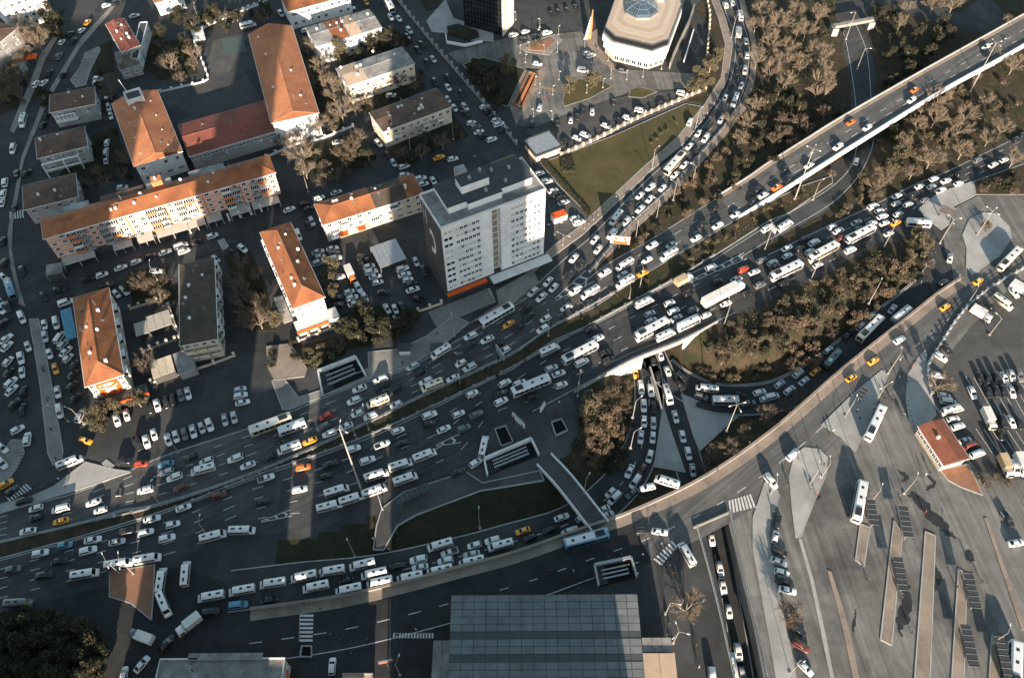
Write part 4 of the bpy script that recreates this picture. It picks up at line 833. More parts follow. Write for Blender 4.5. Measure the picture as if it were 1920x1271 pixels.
for fl in range(10):
    z = 4.0 + fl * FH
    cols = [(.055, .085)] + [(.145 + .0385 * k, .03) for k in range(6)] + [(.675 + .044 * k, .03) for k in range(7)]
    for fx, fwid in cols:
        o = put('window', twin_me, tw, (X(fx), -d / 2 - .02, z + 1.15), 0, (w * fwid, 1, 1.35)); put('pane', blind_me if rn.random() < .42 else pane_me, o)
    for fx in (.425, .605): mb = MB(); mb.box(X(fx - .045), X(fx + .045), -d / 2 - .14, -d / 2 - .001, z + .15, z + FH - .15); mb.build('spandrel_panel', tower_w, tw)
    mb = MB(); mb.box(X(.485), X(.545), -d / 2 + 1.45, -d / 2 + 1.58, z + .3, z + FH - .25); mb.build('stair_window', mat('stair_glass', (.2, .19, .16), (.26, .25, .21), s=1) if fl == 0 else MATS['stair_glass'], tw)
    mb = MB(); mb.box(X(0), X(.474), -d / 2 - .17, -d / 2 - .003, z - .1, z + .1).box(X(.556), X(1), -d / 2 - .17, -d / 2 - .003, z - .1, z + .1); mb.build('floor_band', tower_w, tw)
    for sd in ('r',):
        for k in range(4): loc, rz = side_loc('r', w, d, -d / 2 + d * (k + .5) / 4, z + 1.15); o = put('window', twin_me, tw, loc, rz, (1.4, 1, 1.3)); put('pane', pane_me, o)
for f in [.1, .126] + [.164 + .0385 * k for k in range(6)] + [.653 + .044 * k for k in range(8)]: mb = MB(); mb.box(X(f) - .09, X(f) + .09, -d / 2 - .2, -d / 2 - .005, 3.9, 30.2); mb.build('rib', tower_w, tw)
mb = MB(); mb.box(X(0) - .05, X(1) + .05, -d / 2 - .05, d / 2 + .05, 31.002, 31.15); rf = mb.build('roof', roof_gr, tw)
mb = MB(); wallstrip(mb, [Vector((X(0), -d / 2, 31)), Vector((X(1), -d / 2, 31)), Vector((X(1), d / 2, 31)), Vector((X(0), d / 2, 31)), Vector((X(0), -d / 2, 31))], .35, .8, .05); mb.build('parapet', wall_w, rf)
mb = MB(); mb.box(X(.13), X(.93), -d * .22, d / 2 - .3, 31.15, 33.6).box(X(.3), X(.62), -d * .3, -d * .22, 31.15, 33.6); up = mb.build('upper_storey', tower_w, rf)
mb = MB(); mb.box(X(.12), X(.94), -d * .22 - .1, d / 2 - .2, 33.602, 33.75).box(X(.295), X(.625), -d * .3 - .1, -d * .22 - .1, 33.602, 33.75); mb.build('upper_roof', bitumen, rf)
mb = MB(); mb.box(X(.3), X(.56), -d * .02, d * .28, 33.75, 36.6); mb.build('plant_room', tower_w, rf); mb = MB(); mb.box(X(.295), X(.565), -d * .02 - .1, d * .28 + .1, 36.602, 36.75); mb.build('plant_room_roof', bitumen, rf)
mb = MB(); mb.box(X(.33), X(.42), d * .29, d * .47, 33.75, 37.6); mb.build('lift_head', wall_g, rf)
for fx, fy in ((.4, .1), (.52, .2), (.7, -.1), (.8, .2), (.5, -.15), (.65, .3)): mb = MB(); mb.box(-.4, .4, -.4, .4, 0, .8).tube([(0, 0, .8), (0, 0, 1.3)], [.3, .2], 6); mb.build('roof_vent', metal_g, rf, (X(fx), fy * d, 33.75 if fx > .3 and not (.3 < fx < .56 and fy > 0) else 36.75))
# ================================================================ BLACK GLASS TOWER (cut by the top edge)
c, ang, w, d = rect_of([(854, 45), (924, 63), (978, 47), (908, 29)], 0)
bt = thing('glass_tower', 'black glass high-rise with white ribbed flank at the top edge', 'tower', c, ang)
mb = MB(); mb.box(-w / 2, w / 2, -d / 2, d / 2, 0, 62); mb.build('curtain_wall', mat('black_glass', (.008, .009, .011), (.014, .015, .018), s=.3, rough=.12, spec=.5), bt)
for k in range(13): mb = MB(); x = -w / 2 + w * k / 12; mb.box(x - .06, x + .06, -d / 2 - .14, -d / 2 - .002, 0, 62); mb.build('mullion', metal_d, bt)
for k in range(30): mb = MB(); mb.box(-w / 2, w / 2, -d / 2 - .1, -d / 2 - .003, 2 + 2 * k, 2.12 + 2 * k); mb.build('transom', metal_d, bt)
for y0, y1, m in ((-.5, -.32, wall_c), (-.3, -.12, wall_w), (-.1, -.04, wall_o), (-.03, .34, white), (.36, .5, wall_c)): mb = MB(); mb.box(w / 2 + .02, w / 2 + .8, y0 * d, y1 * d, 0, 62); mb.build('flank_rib', m, bt)
sh = [(840, 62), (838, 50), (858, 45), (895, 58), (898, 68), (880, 74)]
slab('hedge_bed', sh, dgrass, z1=.9, edge=None)
mb = MB(); wallstrip(mb, GP([(836, 68), (838, 82), (872, 88), (905, 80)], 0), .4, 1.2, 0); tag(mb.build('garden_wall', white), 'white wall around the sunken garden by the black tower', 'wall')
# ================================================================ OCTAGONAL BUILDING WITH GLASS DOME
oc = [(1149, 69), (1224, 87), (1256, 75.5), (1281, 7.5), (1272, -28), (1236, -46), (1172, -42), (1153, -10), (1131, 52)]
ow = [G(p[0], p[1], 12) for p in oc]; cc = sum(ow, Vector()) / len(ow); cc.z = 0
ot = thing('octagonal_hall', 'octagonal white hall with striped terrace roof and blue glass dome', 'building', cc)
def ring(s): return [((p.x - cc.x) * s, (p.y - cc.y) * s) for p in ow]
for nm, s, z0, z1, m in (('ground_floor', .9, 0, 3.2, wall_c), ('white_band', .955, 3.2, 5.4, wall_w), ('slit', .9, 5.4, 6.5, wall_o), ('white_band', 1.0, 6.5, 9.0, wall_w), ('railing_band', .985, 9.0, 9.6, metal_g), ('window_band', .955, 9.6, 11.5, glass), ('roof_edge', .96, 11.5, 12.0, metal_d), ('roof', .95, 12.0, 12.06, roof_gr)):
    MB().prism(ring(s), z0, z1).build(nm, m, ot)
for k in range(4):
    MB().prism(ring(.93 - .13 * k), 12.06, 12.1 + .03 * k).build('terrace_paving', (mat('terrace_tan', (.46, .36, .27), (.40, .31, .24), s=.5) if k == 0 else MATS['terrace_tan']) if k % 2 == 0 else (mat('terrace_pale', (.52, .43, .34), (.46, .38, .3), s=.5) if k == 1 else MATS['terrace_pale']), ot)
g0 = ring(.902)
for i in (0, 1):
    a, b = Vector(g0[i]), Vector(g0[(i + 1) % 9]); L = (b - a).length; n = int(L / 2.2); rz = math.atan2(b.y - a.y, b.x - a.x)
    for k in range(n): p = a.lerp(b, (k + .5) / n); put('window', WIN1, ot, (p.x, p.y, 1.7), rz, (1.8, 1, 2.0))
dc = G(1202, 20, 12.2) - cc; RD = 6.6
pts = lambda r, z: [(dc.x + math.cos(math.radians(22.5 + 45 * k)) * r, dc.y + math.sin(math.radians(22.5 + 45 * k)) * r, z) for k in range(8)]
MB().prism(pts(RD + .35, 0), 12.1, 13.0).build('dome_drum', paving, ot)
prof = [(RD, 13.0), (RD * .97, 13.9), (RD * .66, 15.1), (RD * .3, 16.0), (.05, 16.4)]
for i in range(4):
    A, B = pts(*prof[i]), pts(*prof[i + 1])
    for k in range(8):
        mb = MB(); mb.face([A[k], A[(k + 1) % 8], B[(k + 1) % 8], B[k]]); o = mb.build('dome_pane', glass_b, ot)
mb = MB()
for k in range(8):
    mb.tube([pts(r + .03, z + .04)[k] for r, z in prof], [.09] * 5, 4)
for r, z in prof[:4]: mb.tube(pts(r + .03, z + .04) + [pts(r + .03, z + .04)[0]], [.06] * 9, 4)
for k in range(8):
    for t in (.25, .5, .75): mb.tube([Vector(pts(r + .02, z + .04)[k]).lerp(Vector(pts(r + .02, z + .04)[(k + 1) % 8]), t) for r, z in prof[:4]], [.035] * 4, 3)
mb.build('dome_ribs', MATS.get('dome_metal') or mat('dome_metal', (.2, .25, .3), rough=.4, metal=.3), ot)
mb = MB(); mb.box(0, 2.6, 0, 1.6, 12.1, 13.2); mb.build('roof_unit', wall_w, ot, G(1232, 4, 12.1) - cc - Vector((0, 0, 12.1)))
mb = MB(); wallstrip(mb, GP([(1255, 130), (1262, 110), (1290, 50), (1300, 20)], 0), .5, 3, 0); tag(mb.build('boundary_wall', paving), 'pale boundary wall beside the octagonal hall driveway', 'wall')
mb = MB(); wallstrip(mb, GP([(1282, 118), (1300, 60)], 0), .4, 1.2, 0); tag(mb.build('ramp_wall', white), 'thin white wall along the driveway ramp right of the octagonal hall', 'wall')
sc = thing('sculpture', 'tall rust red and white spiky sculpture left of the octagonal hall', 'sculpture', G(1104, 72))
mb = MB(); mb.tube([(0, 0, 0), (.6, .5, 6), (.9, 1.0, 12)], [1.2, .7, .15], 5); mb.build('spire', wall_o, sc); mb = MB(); mb.tube([(-1.2, -.6, 0), (-.3, .3, 5), (.3, .8, 9)], [.8, .5, .1], 5); mb.build('spire', wall_w, sc)
# sunken red planter pool
pl = thing('planter_bed', 'long red edged planter bed on the plaza', 'planter', G(988, 168)); q = [p - G(988, 168) for p in GP([(962, 198), (992, 137), (1008, 142), (977, 206)])]
mb = MB(); wallstrip(mb, q + [q[0]], .7, .7, 0); mb.build('rim', redpave, pl); mb = MB(); mb.prism([(p.x * .85, p.y * .85) for p in q], 0, .25); mb.build('soil', soil, pl)
mb = MB(); wallstrip(mb, [q[0].lerp(q[3], .55), q[1].lerp(q[2], .55)], 1.0, .5, 0); mb.build('bench', wall_o, pl)

# ================================================================ BUS TERMINAL HALL
c, ang, w, d = rect_of([(838, 1300), (1209, 1300), (1198, 1112), (847, 1116)], 10)
th = thing('terminal_hall', 'large hall with grey glazed panel roof, half in shadow, at the lower edge', 'building', c, ang)
mb = MB(); mb.box(-w / 2 + .6, w / 2 - .6, -d / 2 + .6, d / 2 - .6, 0, 9.3); mb.build('wall', wall_g, th)
mb = MB(); mb.box(-w / 2, w / 2, -d / 2, d / 2, 9.3, 9.8); mb.build('roof_deck', metal_d, th)
pan = mat('roof_panel_grey', (.13, .145, .15), (.17, .18, .183), s=.25, mix2=(.115, .125, .13), s2=.2, rough=.5, patch=.15, ps=.3)
pan2 = mat('roof_panel_dark', (.06, .066, .07), (.075, .08, .083), s=.25, rough=.5)
nc, nr = 16, 13; dark = (4, 7)
for j in range(nr):
    pm = MB(); pm.box(.06, w / nc - .06, .06, d / nr - .06, 0, .12 if j not in dark else .03)
    pm = pm.mesh('roof_panel', pan2 if j in dark else pan)
    for i in range(nc): put('roof_panel', pm, th, (-w / 2 + w * i / nc, -d / 2 + d * j / nr, 9.8 + rn.uniform(0, .03)))
for nm, q, h, m, n in (('lean_to_roof', [(808, 1300), (846, 1300), (847, 1200), (811, 1200)], 6.5, roof_gr, 2), ('lean_to_roof', [(1206, 1222), (1262, 1222), (1258, 1195), (1203, 1195)], 6.5, roof_gr, 3), ('lean_to_roof', [(1209, 1300), (1271, 1300), (1268, 1224), (1207, 1224)], 7, MATS['buff_roof'], 2)):
    c2, a2, w2, d2 = rect_of(q, h)
    for k in range(n): mb = MB(); mb.box(-w2 / 2 + w2 * k / n + .05, -w2 / 2 + w2 * (k + 1) / n - .05, -d2 / 2, d2 / 2, h - .15, h + .02 * k); o = mb.build(nm, m, th); o.rotation_euler.z = a2 - ang; o.location = Matrix.Rotation(-ang, 3, 'Z') @ (c2 - c)
    mb = MB(); mb.box(-w2 / 2 + .2, w2 / 2 - .2, -d2 / 2 + .2, d2 / 2 - .2, 0, h - .16); o = mb.build('side_wing', wall_g, th); o.rotation_euler.z = a2 - ang; o.location = Matrix.Rotation(-ang, 3, 'Z') @ (c2 - c)
o, w, d = building('low_building', 'low building with pale blue-grey flat roof cut by the lower edge', 'building', [(291, 1310), (530, 1310), (526, 1234), (296, 1238)], 7, 'flat', 0, wall_o, roof_gr, floors=2, f=0, r=4, chimneys=0, seed=31, trim=wall_w)
for k in range(7): mb = MB(); mb.box(-w * .28 + k * 2.4, -w * .28 + k * 2.4 + 2.3, d / 2 - .3, d / 2 + 1.3, 7.1, 7.5 + .01 * k); mb.build('skylight', roof_gr, o)
o, w, d = building('small_building', 'small flat roofed building at the lower edge beside the footpath', 'building', [(640, 1320), (696, 1320), (694, 1264), (643, 1264)], 4, 'flat', 0, wall_g, MATS['buff_roof'], floors=1, f=0, chimneys=0, seed=32)
# depot house on the apron
o, w, d = building('depot_house', 'cream depot house with red brown gabled roof beside the car park', 'house', [(1768, 871), (1814, 858), (1766, 790), (1727, 801)], 3.8, 'gy', 1.3, wall_c, MATS.get('rust_roof') or mat('rust_roof', (.17, .06, .035), (.24, .09, .055), s=.6, bump=.3), floors=1, f=1, l=8, r=6, chimneys=1, seed=33, skip=0, wide=False)
# ================================================================ METRO ENTRANCES
pit_m = mat('pit_shade', (.006, .006, .007), rough=.9)  # near-black: depth shade of the flat, undug stairwells put into the colour
def metro(label, quad, m=wall_w, open_end=0):
    q = GP(quad); c = sum(q, Vector()) / 4; r = thing('metro_entrance', label, 'stairwell', c); q = [p - c for p in q]; q.insert(4, q[0])
    for i in range(4):
        if i == open_end: continue
        mb = MB(); wallstrip(mb, [q[i], q[i + 1]], .7 if i == 2 else .45, 1.7, 0); mb.build('side_wall', m, r)
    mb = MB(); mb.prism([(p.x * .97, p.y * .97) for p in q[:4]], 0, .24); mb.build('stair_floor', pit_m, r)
    a, b = q[0].lerp(q[3], .5), q[1].lerp(q[2], .5)
    for t in (.3, .5, .7):
        s, e = q[0].lerp(q[3], t), q[1].lerp(q[2], t); mb = MB(); wallstrip(mb, [s.lerp(e, .15), s.lerp(e, .85)], .3, .95, 0); mb.build('escalator_rail', metal_g, r)
    for k in range(6):
        s, e = q[0].lerp(q[1], .04 + .04 * k), q[3].lerp(q[2], .04 + .04 * k); mb = MB(); wallstrip(mb, [s.lerp(e, .05), s.lerp(e, .95)], .32, .6 - .04 * k, 0); mb.build('step', asphalt2, r)
    return r
metro('metro stairwell with long white wall beside the upper carriageway', [(606, 741), (686, 706), (668, 673), (598, 700)])
metro('metro stairwell with white side wall on the dark station square', [(914, 893), (1010, 855), (996, 826), (908, 864)])
metro('metro stairwell with escalators behind thin white railings near the terminal hall', [(1122, 1101), (1193, 1084), (1182, 1048), (1114, 1062)], metal_g)
for lb, q in (('sunken light well with pale rim on the dark station square', [(940, 838), (962, 830), (948, 800), (928, 806)]), ('small square light well near the station square edge', [(1042, 818), (1064, 808), (1052, 787), (1034, 793)]), ('small roofed vent box near the lower edge', [(564, 1232), (585, 1232), (585, 1212), (567, 1212)])):
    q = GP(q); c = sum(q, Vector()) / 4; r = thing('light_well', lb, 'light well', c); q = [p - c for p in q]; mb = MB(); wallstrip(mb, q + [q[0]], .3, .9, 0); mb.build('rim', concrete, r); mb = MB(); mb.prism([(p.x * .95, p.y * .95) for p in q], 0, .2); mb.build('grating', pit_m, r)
# white stone yard near the orange roof
slab('yard', [(500, 650), (545, 645), (575, 690), (570, 705), (515, 712), (503, 690)], pinkpave, z1=.3, edge=paving)
# footbridge from the station square to the street
fb = smooth_line(GP([(1020, 862), (1060, 905), (1125, 988)], .25), 14); o = thing('footbridge', 'concrete footbridge with white railings crossing the minibus ramp', 'footbridge', fb[0])
mb = MB(); wallstrip(mb, fb, 5.2, 0, .6); lp(mb.build('deck', asphalt2), o)
for s in (-2.5, 2.5): mb = MB(); wallstrip(mb, offs(fb, s), .25, 1.1, .6); lp(mb.build('railing', white), o)
mb = MB(); wallstrip(mb, GP([(1565, 49, 4.5), (1636, 36, 4.5)]), 1.8, .4, .8); r = tag(mb.build('overbridge', paving), 'small white bridge over the park road among the trees', 'bridge')
for p in ((1566, 50), (1634, 38)): b = G(p[0], p[1], 3.3); mb = MB(); mb.box(-1.2, 1.2, -2, 2, -3.4, -.02); mb.build('abutment', concrete, r, b)
# ================================================================ TALL BUILDINGS SOUTH OF THE FRAME (they cast the long shade over the highway)
for lb, x0, x1, h, y0 in (('broad office slab south of the terminal hall, shading the highway', -24.5, 17, 102, 0), ('lower shoulder block beside the broad office slab', 17.02, 27.5, 57, 0), ('mid-rise block south of the footpath', -45, -31, 40, 0), ('low link block between the mid-rise blocks', -52, -45.02, 20, 0),
                       ('tall residential tower south of the minibus stand', -86, -66, 98, 0), ('shoulder block beside the tall residential tower', -65.98, -52.02, 33, 0), ('low block south of the lit brick pavement', -112, -95, 24, 0), ('wide office block south of the dark garden', -165, -112.02, 80, 0), ('westernmost office block south of the city street', -215, -165.02, 77, 0)):
    r = thing('high_rise', lb, 'high-rise', ((x0 + x1) / 2, y0 - 9, 0)); W = (x1 - x0) / 2; mb = MB(); mb.box(-W, W, -9, 9, 0, h); mb.build('wall', wall_g, r)
    for k in range(int(h / 8)): mb = MB(); mb.box(-W - .03, W + .03, -9.03, 9.03, 3 + 8 * k, 5 + 8 * k); mb.build('window_band', glass, r)
# ================================================================ VEGETATION
def tube_tri(mb, a, b, r0, r1, mi=0): mb.tube([a, b], [r0, r1], 4, mi, cap=False)
def bare_tree(seed, hgt, spread, ntw, wid=.03, ln=.85, low=.3):
    """trunk with limbs fanning upward; crown of fine twigs along the limbs"""
    r = random.Random(seed); tr = MB(); tw_ = MB(); tips = []
    th = hgt * low; tr.tube([(0, 0, -.3), (r.uniform(-.1, .1), r.uniform(-.1, .1), th * .6), (r.uniform(-.2, .2), r.uniform(-.2, .2), th)], [.2, .16, .14], 7)
    def grow(p, dirv, L, rad, lev):
        q = p + dirv * L; tube_tri(tr, p, q, rad, rad * .62)
        if lev: tips.append((p, q, dirv))
        if lev >= 3: return
        for k in range(3 if lev else 4):
            a = Vector((r.gauss(0, 1), r.gauss(0, 1), r.gauss(.3, .5))).normalized()
            nd = (dirv * 1.5 + a * spread).normalized(); grow(q if k else p.lerp(q, .6), nd, L * r.uniform(.62, .85), rad * .58, lev + 1)
    for k in range(5):
        a = 6.283 * k / 5 + r.uniform(-.5, .5); grow(Vector((0, 0, th * r.uniform(.7, 1))), Vector((math.cos(a) * spread, math.sin(a) * spread, r.uniform(.7, 1.3))).normalized(), hgt * .26, .1, 0)
    for k in range(ntw):
        p0, q0, dv = r.choice(tips); p = p0.lerp(q0, r.uniform(.2, 1.0)); a = (dv + Vector((r.gauss(0, .5), r.gauss(0, .5), r.gauss(.2, .4)))).normalized(); L = ln * r.uniform(.4, 1.25); e = a.cross(Vector((r.gauss(0, 1), r.gauss(0, 1), r.gauss(0, 1)))).normalized() * wid
        tw_.face([p - e, p + e, p + a * L]); m = p + a * L * .5; b = (a + Vector((r.gauss(0, .6), r.gauss(0, .6), r.gauss(.1, .5)))).normalized()
        tw_.face([m - e * .7, m + e * .7, m + b * L * .7])
    return tr, tw_
def leafy(seed, hgt, rx, n, size, trunk=.2, cone=False, lobes=9):
    r = random.Random(seed); tr = MB(); lf = MB(); tr.tube([(0, 0, -.3), (0, 0, hgt * .3), (r.uniform(-.2, .2), r.uniform(-.2, .2), hgt * .7)], [trunk, trunk * .8, trunk * .3], 6)
    blobs = []
    for k in range(lobes):
        z = hgt * r.uniform(.25, .92); f = (1 - (z / hgt)) * 1.15 + .12 if cone else math.sqrt(max(.05, 1 - ((z / hgt - .55) / .5) ** 2)); a = r.uniform(0, 6.283); q = rx * f * r.uniform(.25, .8)
        blobs.append((Vector((math.cos(a) * q, math.sin(a) * q, z)), rx * r.uniform(.28, .5) * (.55 + .45 * f)))
        tube_tri(tr, Vector((0, 0, z * .6)), blobs[-1][0], .07, .03)
    for k in range(n):
        c, R_ = r.choice(blobs); v = Vector((r.gauss(0, 1), r.gauss(0, 1), r.gauss(0, 1))).normalized() * R_ * r.uniform(.45, 1.08); p = c + v; p.z = max(.15, p.z)
        a = Vector((r.gauss(0, 1), r.gauss(0, 1), r.gauss(0, 1))).normalized(); e = a.cross(Vector((r.gauss(0, 1), r.gauss(0, 1), r.gauss(.6, 1)))).normalized(); s = size * r.uniform(.5, 1.2)
        lf.face([p - a * s * .5 - e * s * .35, p + e * s * .2 - a * s * .1, p + a * s * .6, p - e * s * .4 + a * s * .1])
    return tr, lf
PROTO = {}
def proto(key, name, parts, mats, look, cat):
    tr, cr = parts; PROTO[key] = (name, tr.mesh('trunk', mats[0]), cr.mesh('crown', mats[1]), look, cat)
for i in range(3):
    proto('t%d' % i, 'bare_tree', bare_tree(10 + i, 8 + i * .6, .8, 2100), (bark, twig_t), 'bare tan winter tree', 'tree')
    proto('b%d' % i, 'bare_tree', bare_tree(20 + i, 7.5, .9, 1800), (bark, twig_b), 'bare brown winter tree', 'tree')
    proto('p%d' % i, 'poplar', bare_tree(30 + i, 11, .3, 1700, ln=.8, low=.2), (bark, twig_t), 'slender bare poplar', 'tree')
    proto('e%d' % i, 'evergreen_tree', leafy(40 + i, 8, 3.3, 2600, .55, .25), (bark, leaf_d), 'dark evergreen tree', 'tree')
    proto('o%d' % i, 'leafy_tree', leafy(50 + i, 6.5, 2.9, 2400, .45, .22), (bark, leaf_o), 'olive green leafy tree', 'tree')
    proto('c%d' % i, 'conifer', leafy(60 + i, 11, 2.6, 2600, .5, .22, cone=True, lobes=16), (bark, leaf_d), 'dark conifer', 'tree')
    proto('s%d' % i, 'shrub', leafy(70 + i, 2.2, 1.7, 1100, .34, .06, lobes=7), (bark, leaf_o), 'olive shrub', 'shrub')
    proto('u%d' % i, 'shrub', bare_tree(80 + i, 3.0, 1.1, 1000, wid=.03, ln=.6, low=.1), (bark, twig_b), 'bare brown shrub', 'shrub')
    proto('r%d' % i, 'shrub', leafy(90 + i, 3.4, 2.2, 1500, .4, .08, lobes=9), (bark, leaf_r), 'rust brown shrub', 'shrub')
    proto('d%d' % i, 'shrub', leafy(95 + i, 2.6, 2.0, 1200, .36, .08, lobes=8), (bark, leaf_d), 'dark green shrub', 'shrub')
HGT = {'t': 8, 'b': 7.5, 'p': 11, 'e': 8, 'o': 6.5, 'c': 11, 's': 2.2, 'u': 3, 'r': 3.4, 'd': 2.6}
NT = [0]
def plant(kind, px, py, sc=1.0, ground=None, at_base=False):
    if kind in 'tb' and px > 1350 and py < 340: sc *= .92
    NT[0] += 1; key = kind + str(NT[0] % 3); name, tm, cm, look, cat = PROTO[key]; h = HGT[kind] * sc
    b = G(px, py, 0 if at_base else h * .55); z = ground if ground is not None else T(b.x, b.y)
    if z < -.3: b = G(px, py, z + (0 if at_base else h * .55)); z = T(b.x, b.y)
    o = put(name, None, None, (b.x, b.y, z), R0.uniform(0, 6.28), (sc, sc, sc * R0.uniform(.9, 1.12)))
    put('trunk', tm, o); put('crown', cm, o); reg(o, look, cat, (px, py)); return o
VEG = '''
t 1430,20,1.2 1462,42,1.2 1492,22,1.1 1448,82,1.2 1420,112,1.1 1482,92,1.2 1512,58,1.1 1535,30,1 1446,132,1.2 1472,152,1.1 1502,122,1.1 1436,55,1.2 1465,112,1.1 1525,95,1 1418,45,1.1
t 1548,145,1 1532,172,.9 1496,60,1 1400,230,1 1388,262,.9 1370,225,.9 1415,200,.9 1545,105,1 1700,14,1 1752,8,1.1 1787,10,1.1 1688,42,.8 1760,188,1.2 1755,222,1.1 1722,235,.9 1802,240,1.1 1812,216,1
t 1882,238,1.2 1902,122,1.1 1872,108,1 1806,282,1.1 1746,300,1.1 1692,272,.9  1902,300,1.1 1652,336,.9 1730,205,.8 1850,190,.8 1855,260,.9 1775,260,.8 1830,145,.7 1790,170,.8
t 242,120,1 315,122,1.2 598,130,1.1 622,162,1.1 625,178,1 640,212,1.1 576,93,.9 595,237,1.2 565,290,1.3 562,268,1.1 55,68,1.4 72,82,1.2 40,55,1.1 1290,1137,1.1 1762,721,.9 365,105,.8 572,320,1 585,150,.9
p 1545,130,.9 1552,165,.9 1538,150,.9 1690,40,.8 1885,45,.8
b 1640,352,.9 1655,330,1 1712,322,.9 1500,228,.9 1516,243,.8 1470,246,.9 1546,212,.8 1450,262,.8 1490,270,.8 1465,225,.8 466,572,1.3 450,545,1.1 485,600,1.1 530,265,.9 267,678,.9 275,690,.7 267,534,.9 664,199,1 671,262,.9 700,165,.9 725,150,.9 745,150,.9 30,170,.8 20,150,.9
b 1340,855,.9 1365,845,.8 1325,870,.8 1440,780,.9 1470,760,.8 1495,745,.7 1400,810,.8 1490,690,.7 1483,1147,.9 1478,1165,.7 660,290,.8 630,330,.7 1150,300,.1
e 1680,56,.8 1722,60,.9 1768,42,.8 1782,62,.8 1740,96,.9 1702,100,.9 1668,98,.8 1702,132,.9 1672,150,.8 1725,125,.8 1685,175,.8 1760,75,.7 1480,190,.8 1500,200,.7 1440,190,.8 1460,175,.8 1420,270,.7 1400,300,.7 1430,240,.8
e 893,136,1 908,150,1.1 938,181,1.1 885,125,.9 915,168,.9 926,150,.9 100,38,1 82,22,1 105,60,.8 83,181,1 360,48,1.1 330,28,1 300,62,1 345,78,.9 385,35,.9 400,20,.9 700,75,1 718,80,1 735,68,1 690,85,.9 755,75,.9 672,75,.9
e 697,602,1.1 661,607,1 681,582,1 732,612,1 757,602,.9 712,625,.9 672,630,.9 640,615,.9 770,590,.8 640,285,.8 690,290,.8 775,290,.7 800,265,.8 760,300,.7 15,1180,1.1 45,1165,1 75,1175,1 105,1165,1 135,1180,1.1 160,1195,1 25,1215,1.1 60,1210,1 95,1205,1.1 130,1215,1 165,1225,1 20,1250,1.1 55,1250,1 90,1245,1 125,1255,1 158,1258,1 185,1215,.8 175,1255,.8 5,1200,1
e 1650,25,.8 1555,15,.8 1545,60,.7 1670,20,.8 1680,245,.8 1700,215,.8 1685,300,.7 1450,300,.7 1380,330,.6 1325,345,.6
o 640,95,1.4 1068,161,1 1111,149,1.1 1313,141,1.2 1333,121,1.1 1322,156,1.1 1345,105,.9 953,123,1.1 1300,160,.9 1700,262,1 1690,290,1.1 1670,310,1 1720,275,.9 623,230,.9 242,529,1 621,501,1.1 615,520,.9 621,542,.8 513,597,1 176,781,1 191,771,1 215,762,.8 257,751,.9 185,795,.8 30,142,1 28,172,.8 10,180,.8 1000,84,.4 1012,82,.4 1110,750,1 1100,770,.9 1620,340,.9 1640,365,.8 1720,440,1 1735,455,.9 1755,60,.8
c 1700,120,.8 1735,105,.7 1676,60,.8 672,105,.9 1690,85,.8
r 1130,775,1.2 1145,800,1.2 1125,820,1.1 1150,770,1 1120,850,1 1140,845,1 1110,870,.9 1160,820,.9 1330,310,.8 1345,295,.8 1300,330,.7 1360,285,.8 1285,345,.7 1270,360,.7
u 1150,735,1.2 1170,745,1.2 1130,740,1.1 1180,770,1.1 1175,800,1 1160,850,1 1105,830,1 1100,800,1 1165,870,.9 1090,850,1 1850,420,1.2 1180,720,1.1 1850,905,.9 1870,895,.9 1890,905,.8 1835,890,.8 1760,1010,.1 1440,345,.9 1480,340,.8 1560,325,.9
s 600,655,1 615,650,1 580,660,1 590,670,1 605,665,1 625,645,1 635,655,1 595,680,1 620,668,1 640,645,1 575,675,1 1232,262,.5 1250,245,.5 1268,230,.5 1240,250,.5 1222,268,.5
'''
def fill(kinds, poly, n, s0, s1, seed):
    r = random.Random(seed); xs = [p[0] for p in poly]; ys = [p[1] for p in poly]; k = 0; done = []
    while k < n:
        x, y = r.uniform(min(xs), max(xs)), r.uniform(min(ys), max(ys))
        if not inside(x, y, poly) or any((x - a) ** 2 + (y - b) ** 2 < 90 for a, b in done): 
            k += .02; continue
        done.append((x, y)); plant(r.choice(kinds), x, y, r.uniform(s0, s1)); k += 1
for line in VEG.strip().split('\n'):
    kd, *it = line.split()
    for e in it:
        a, b, s = e.split(',')
        if float(s) > .3: plant(kd, float(a), float(b), float(s))
fill('ssusurd', [(1300, 690), (1345, 625), (1440, 575), (1560, 515), (1650, 472), (1720, 445), (1755, 470), (1745, 510), (1650, 575), (1560, 650), (1480, 700), (1400, 715), (1330, 712)], 98, .75, 1.35, 5)
fill('ud', [(1090, 740), (1190, 715), (1185, 830), (1135, 890), (1060, 895), (1085, 830)], 22, .8, 1.2, 6)
fill('dds', [(1450, 330), (1380, 300), (1420, 150), (1560, 180), (1590, 220), (1480, 310)], 28, .8, 1.3, 7)
fill('dsu', [(1650, 300), (1640, 260), (1900, 110), (1915, 230), (1760, 310), (1640, 370), (1560, 415)], 44, .6, 1.1, 8)
fill('dr', [(1250, 385), (1330, 320), (1410, 345), (1240, 435), (1130, 495)], 26, .45, .75, 9)
fill('ds', [(860, 740), (960, 690), (1120, 600), (1260, 525), (1275, 490), (1190, 535), (1030, 625), (960, 672), (845, 725)], 20, .3, .5, 10)
fill('sd', [(1270, 520), (1400, 430), (1480, 385), (1550, 340), (1480, 360), (1390, 412), (1280, 478)], 24, .45, .8, 11)
fill('d', [(860, 130), (935, 125), (945, 190), (905, 160)], 8, .8, 1.1, 12)
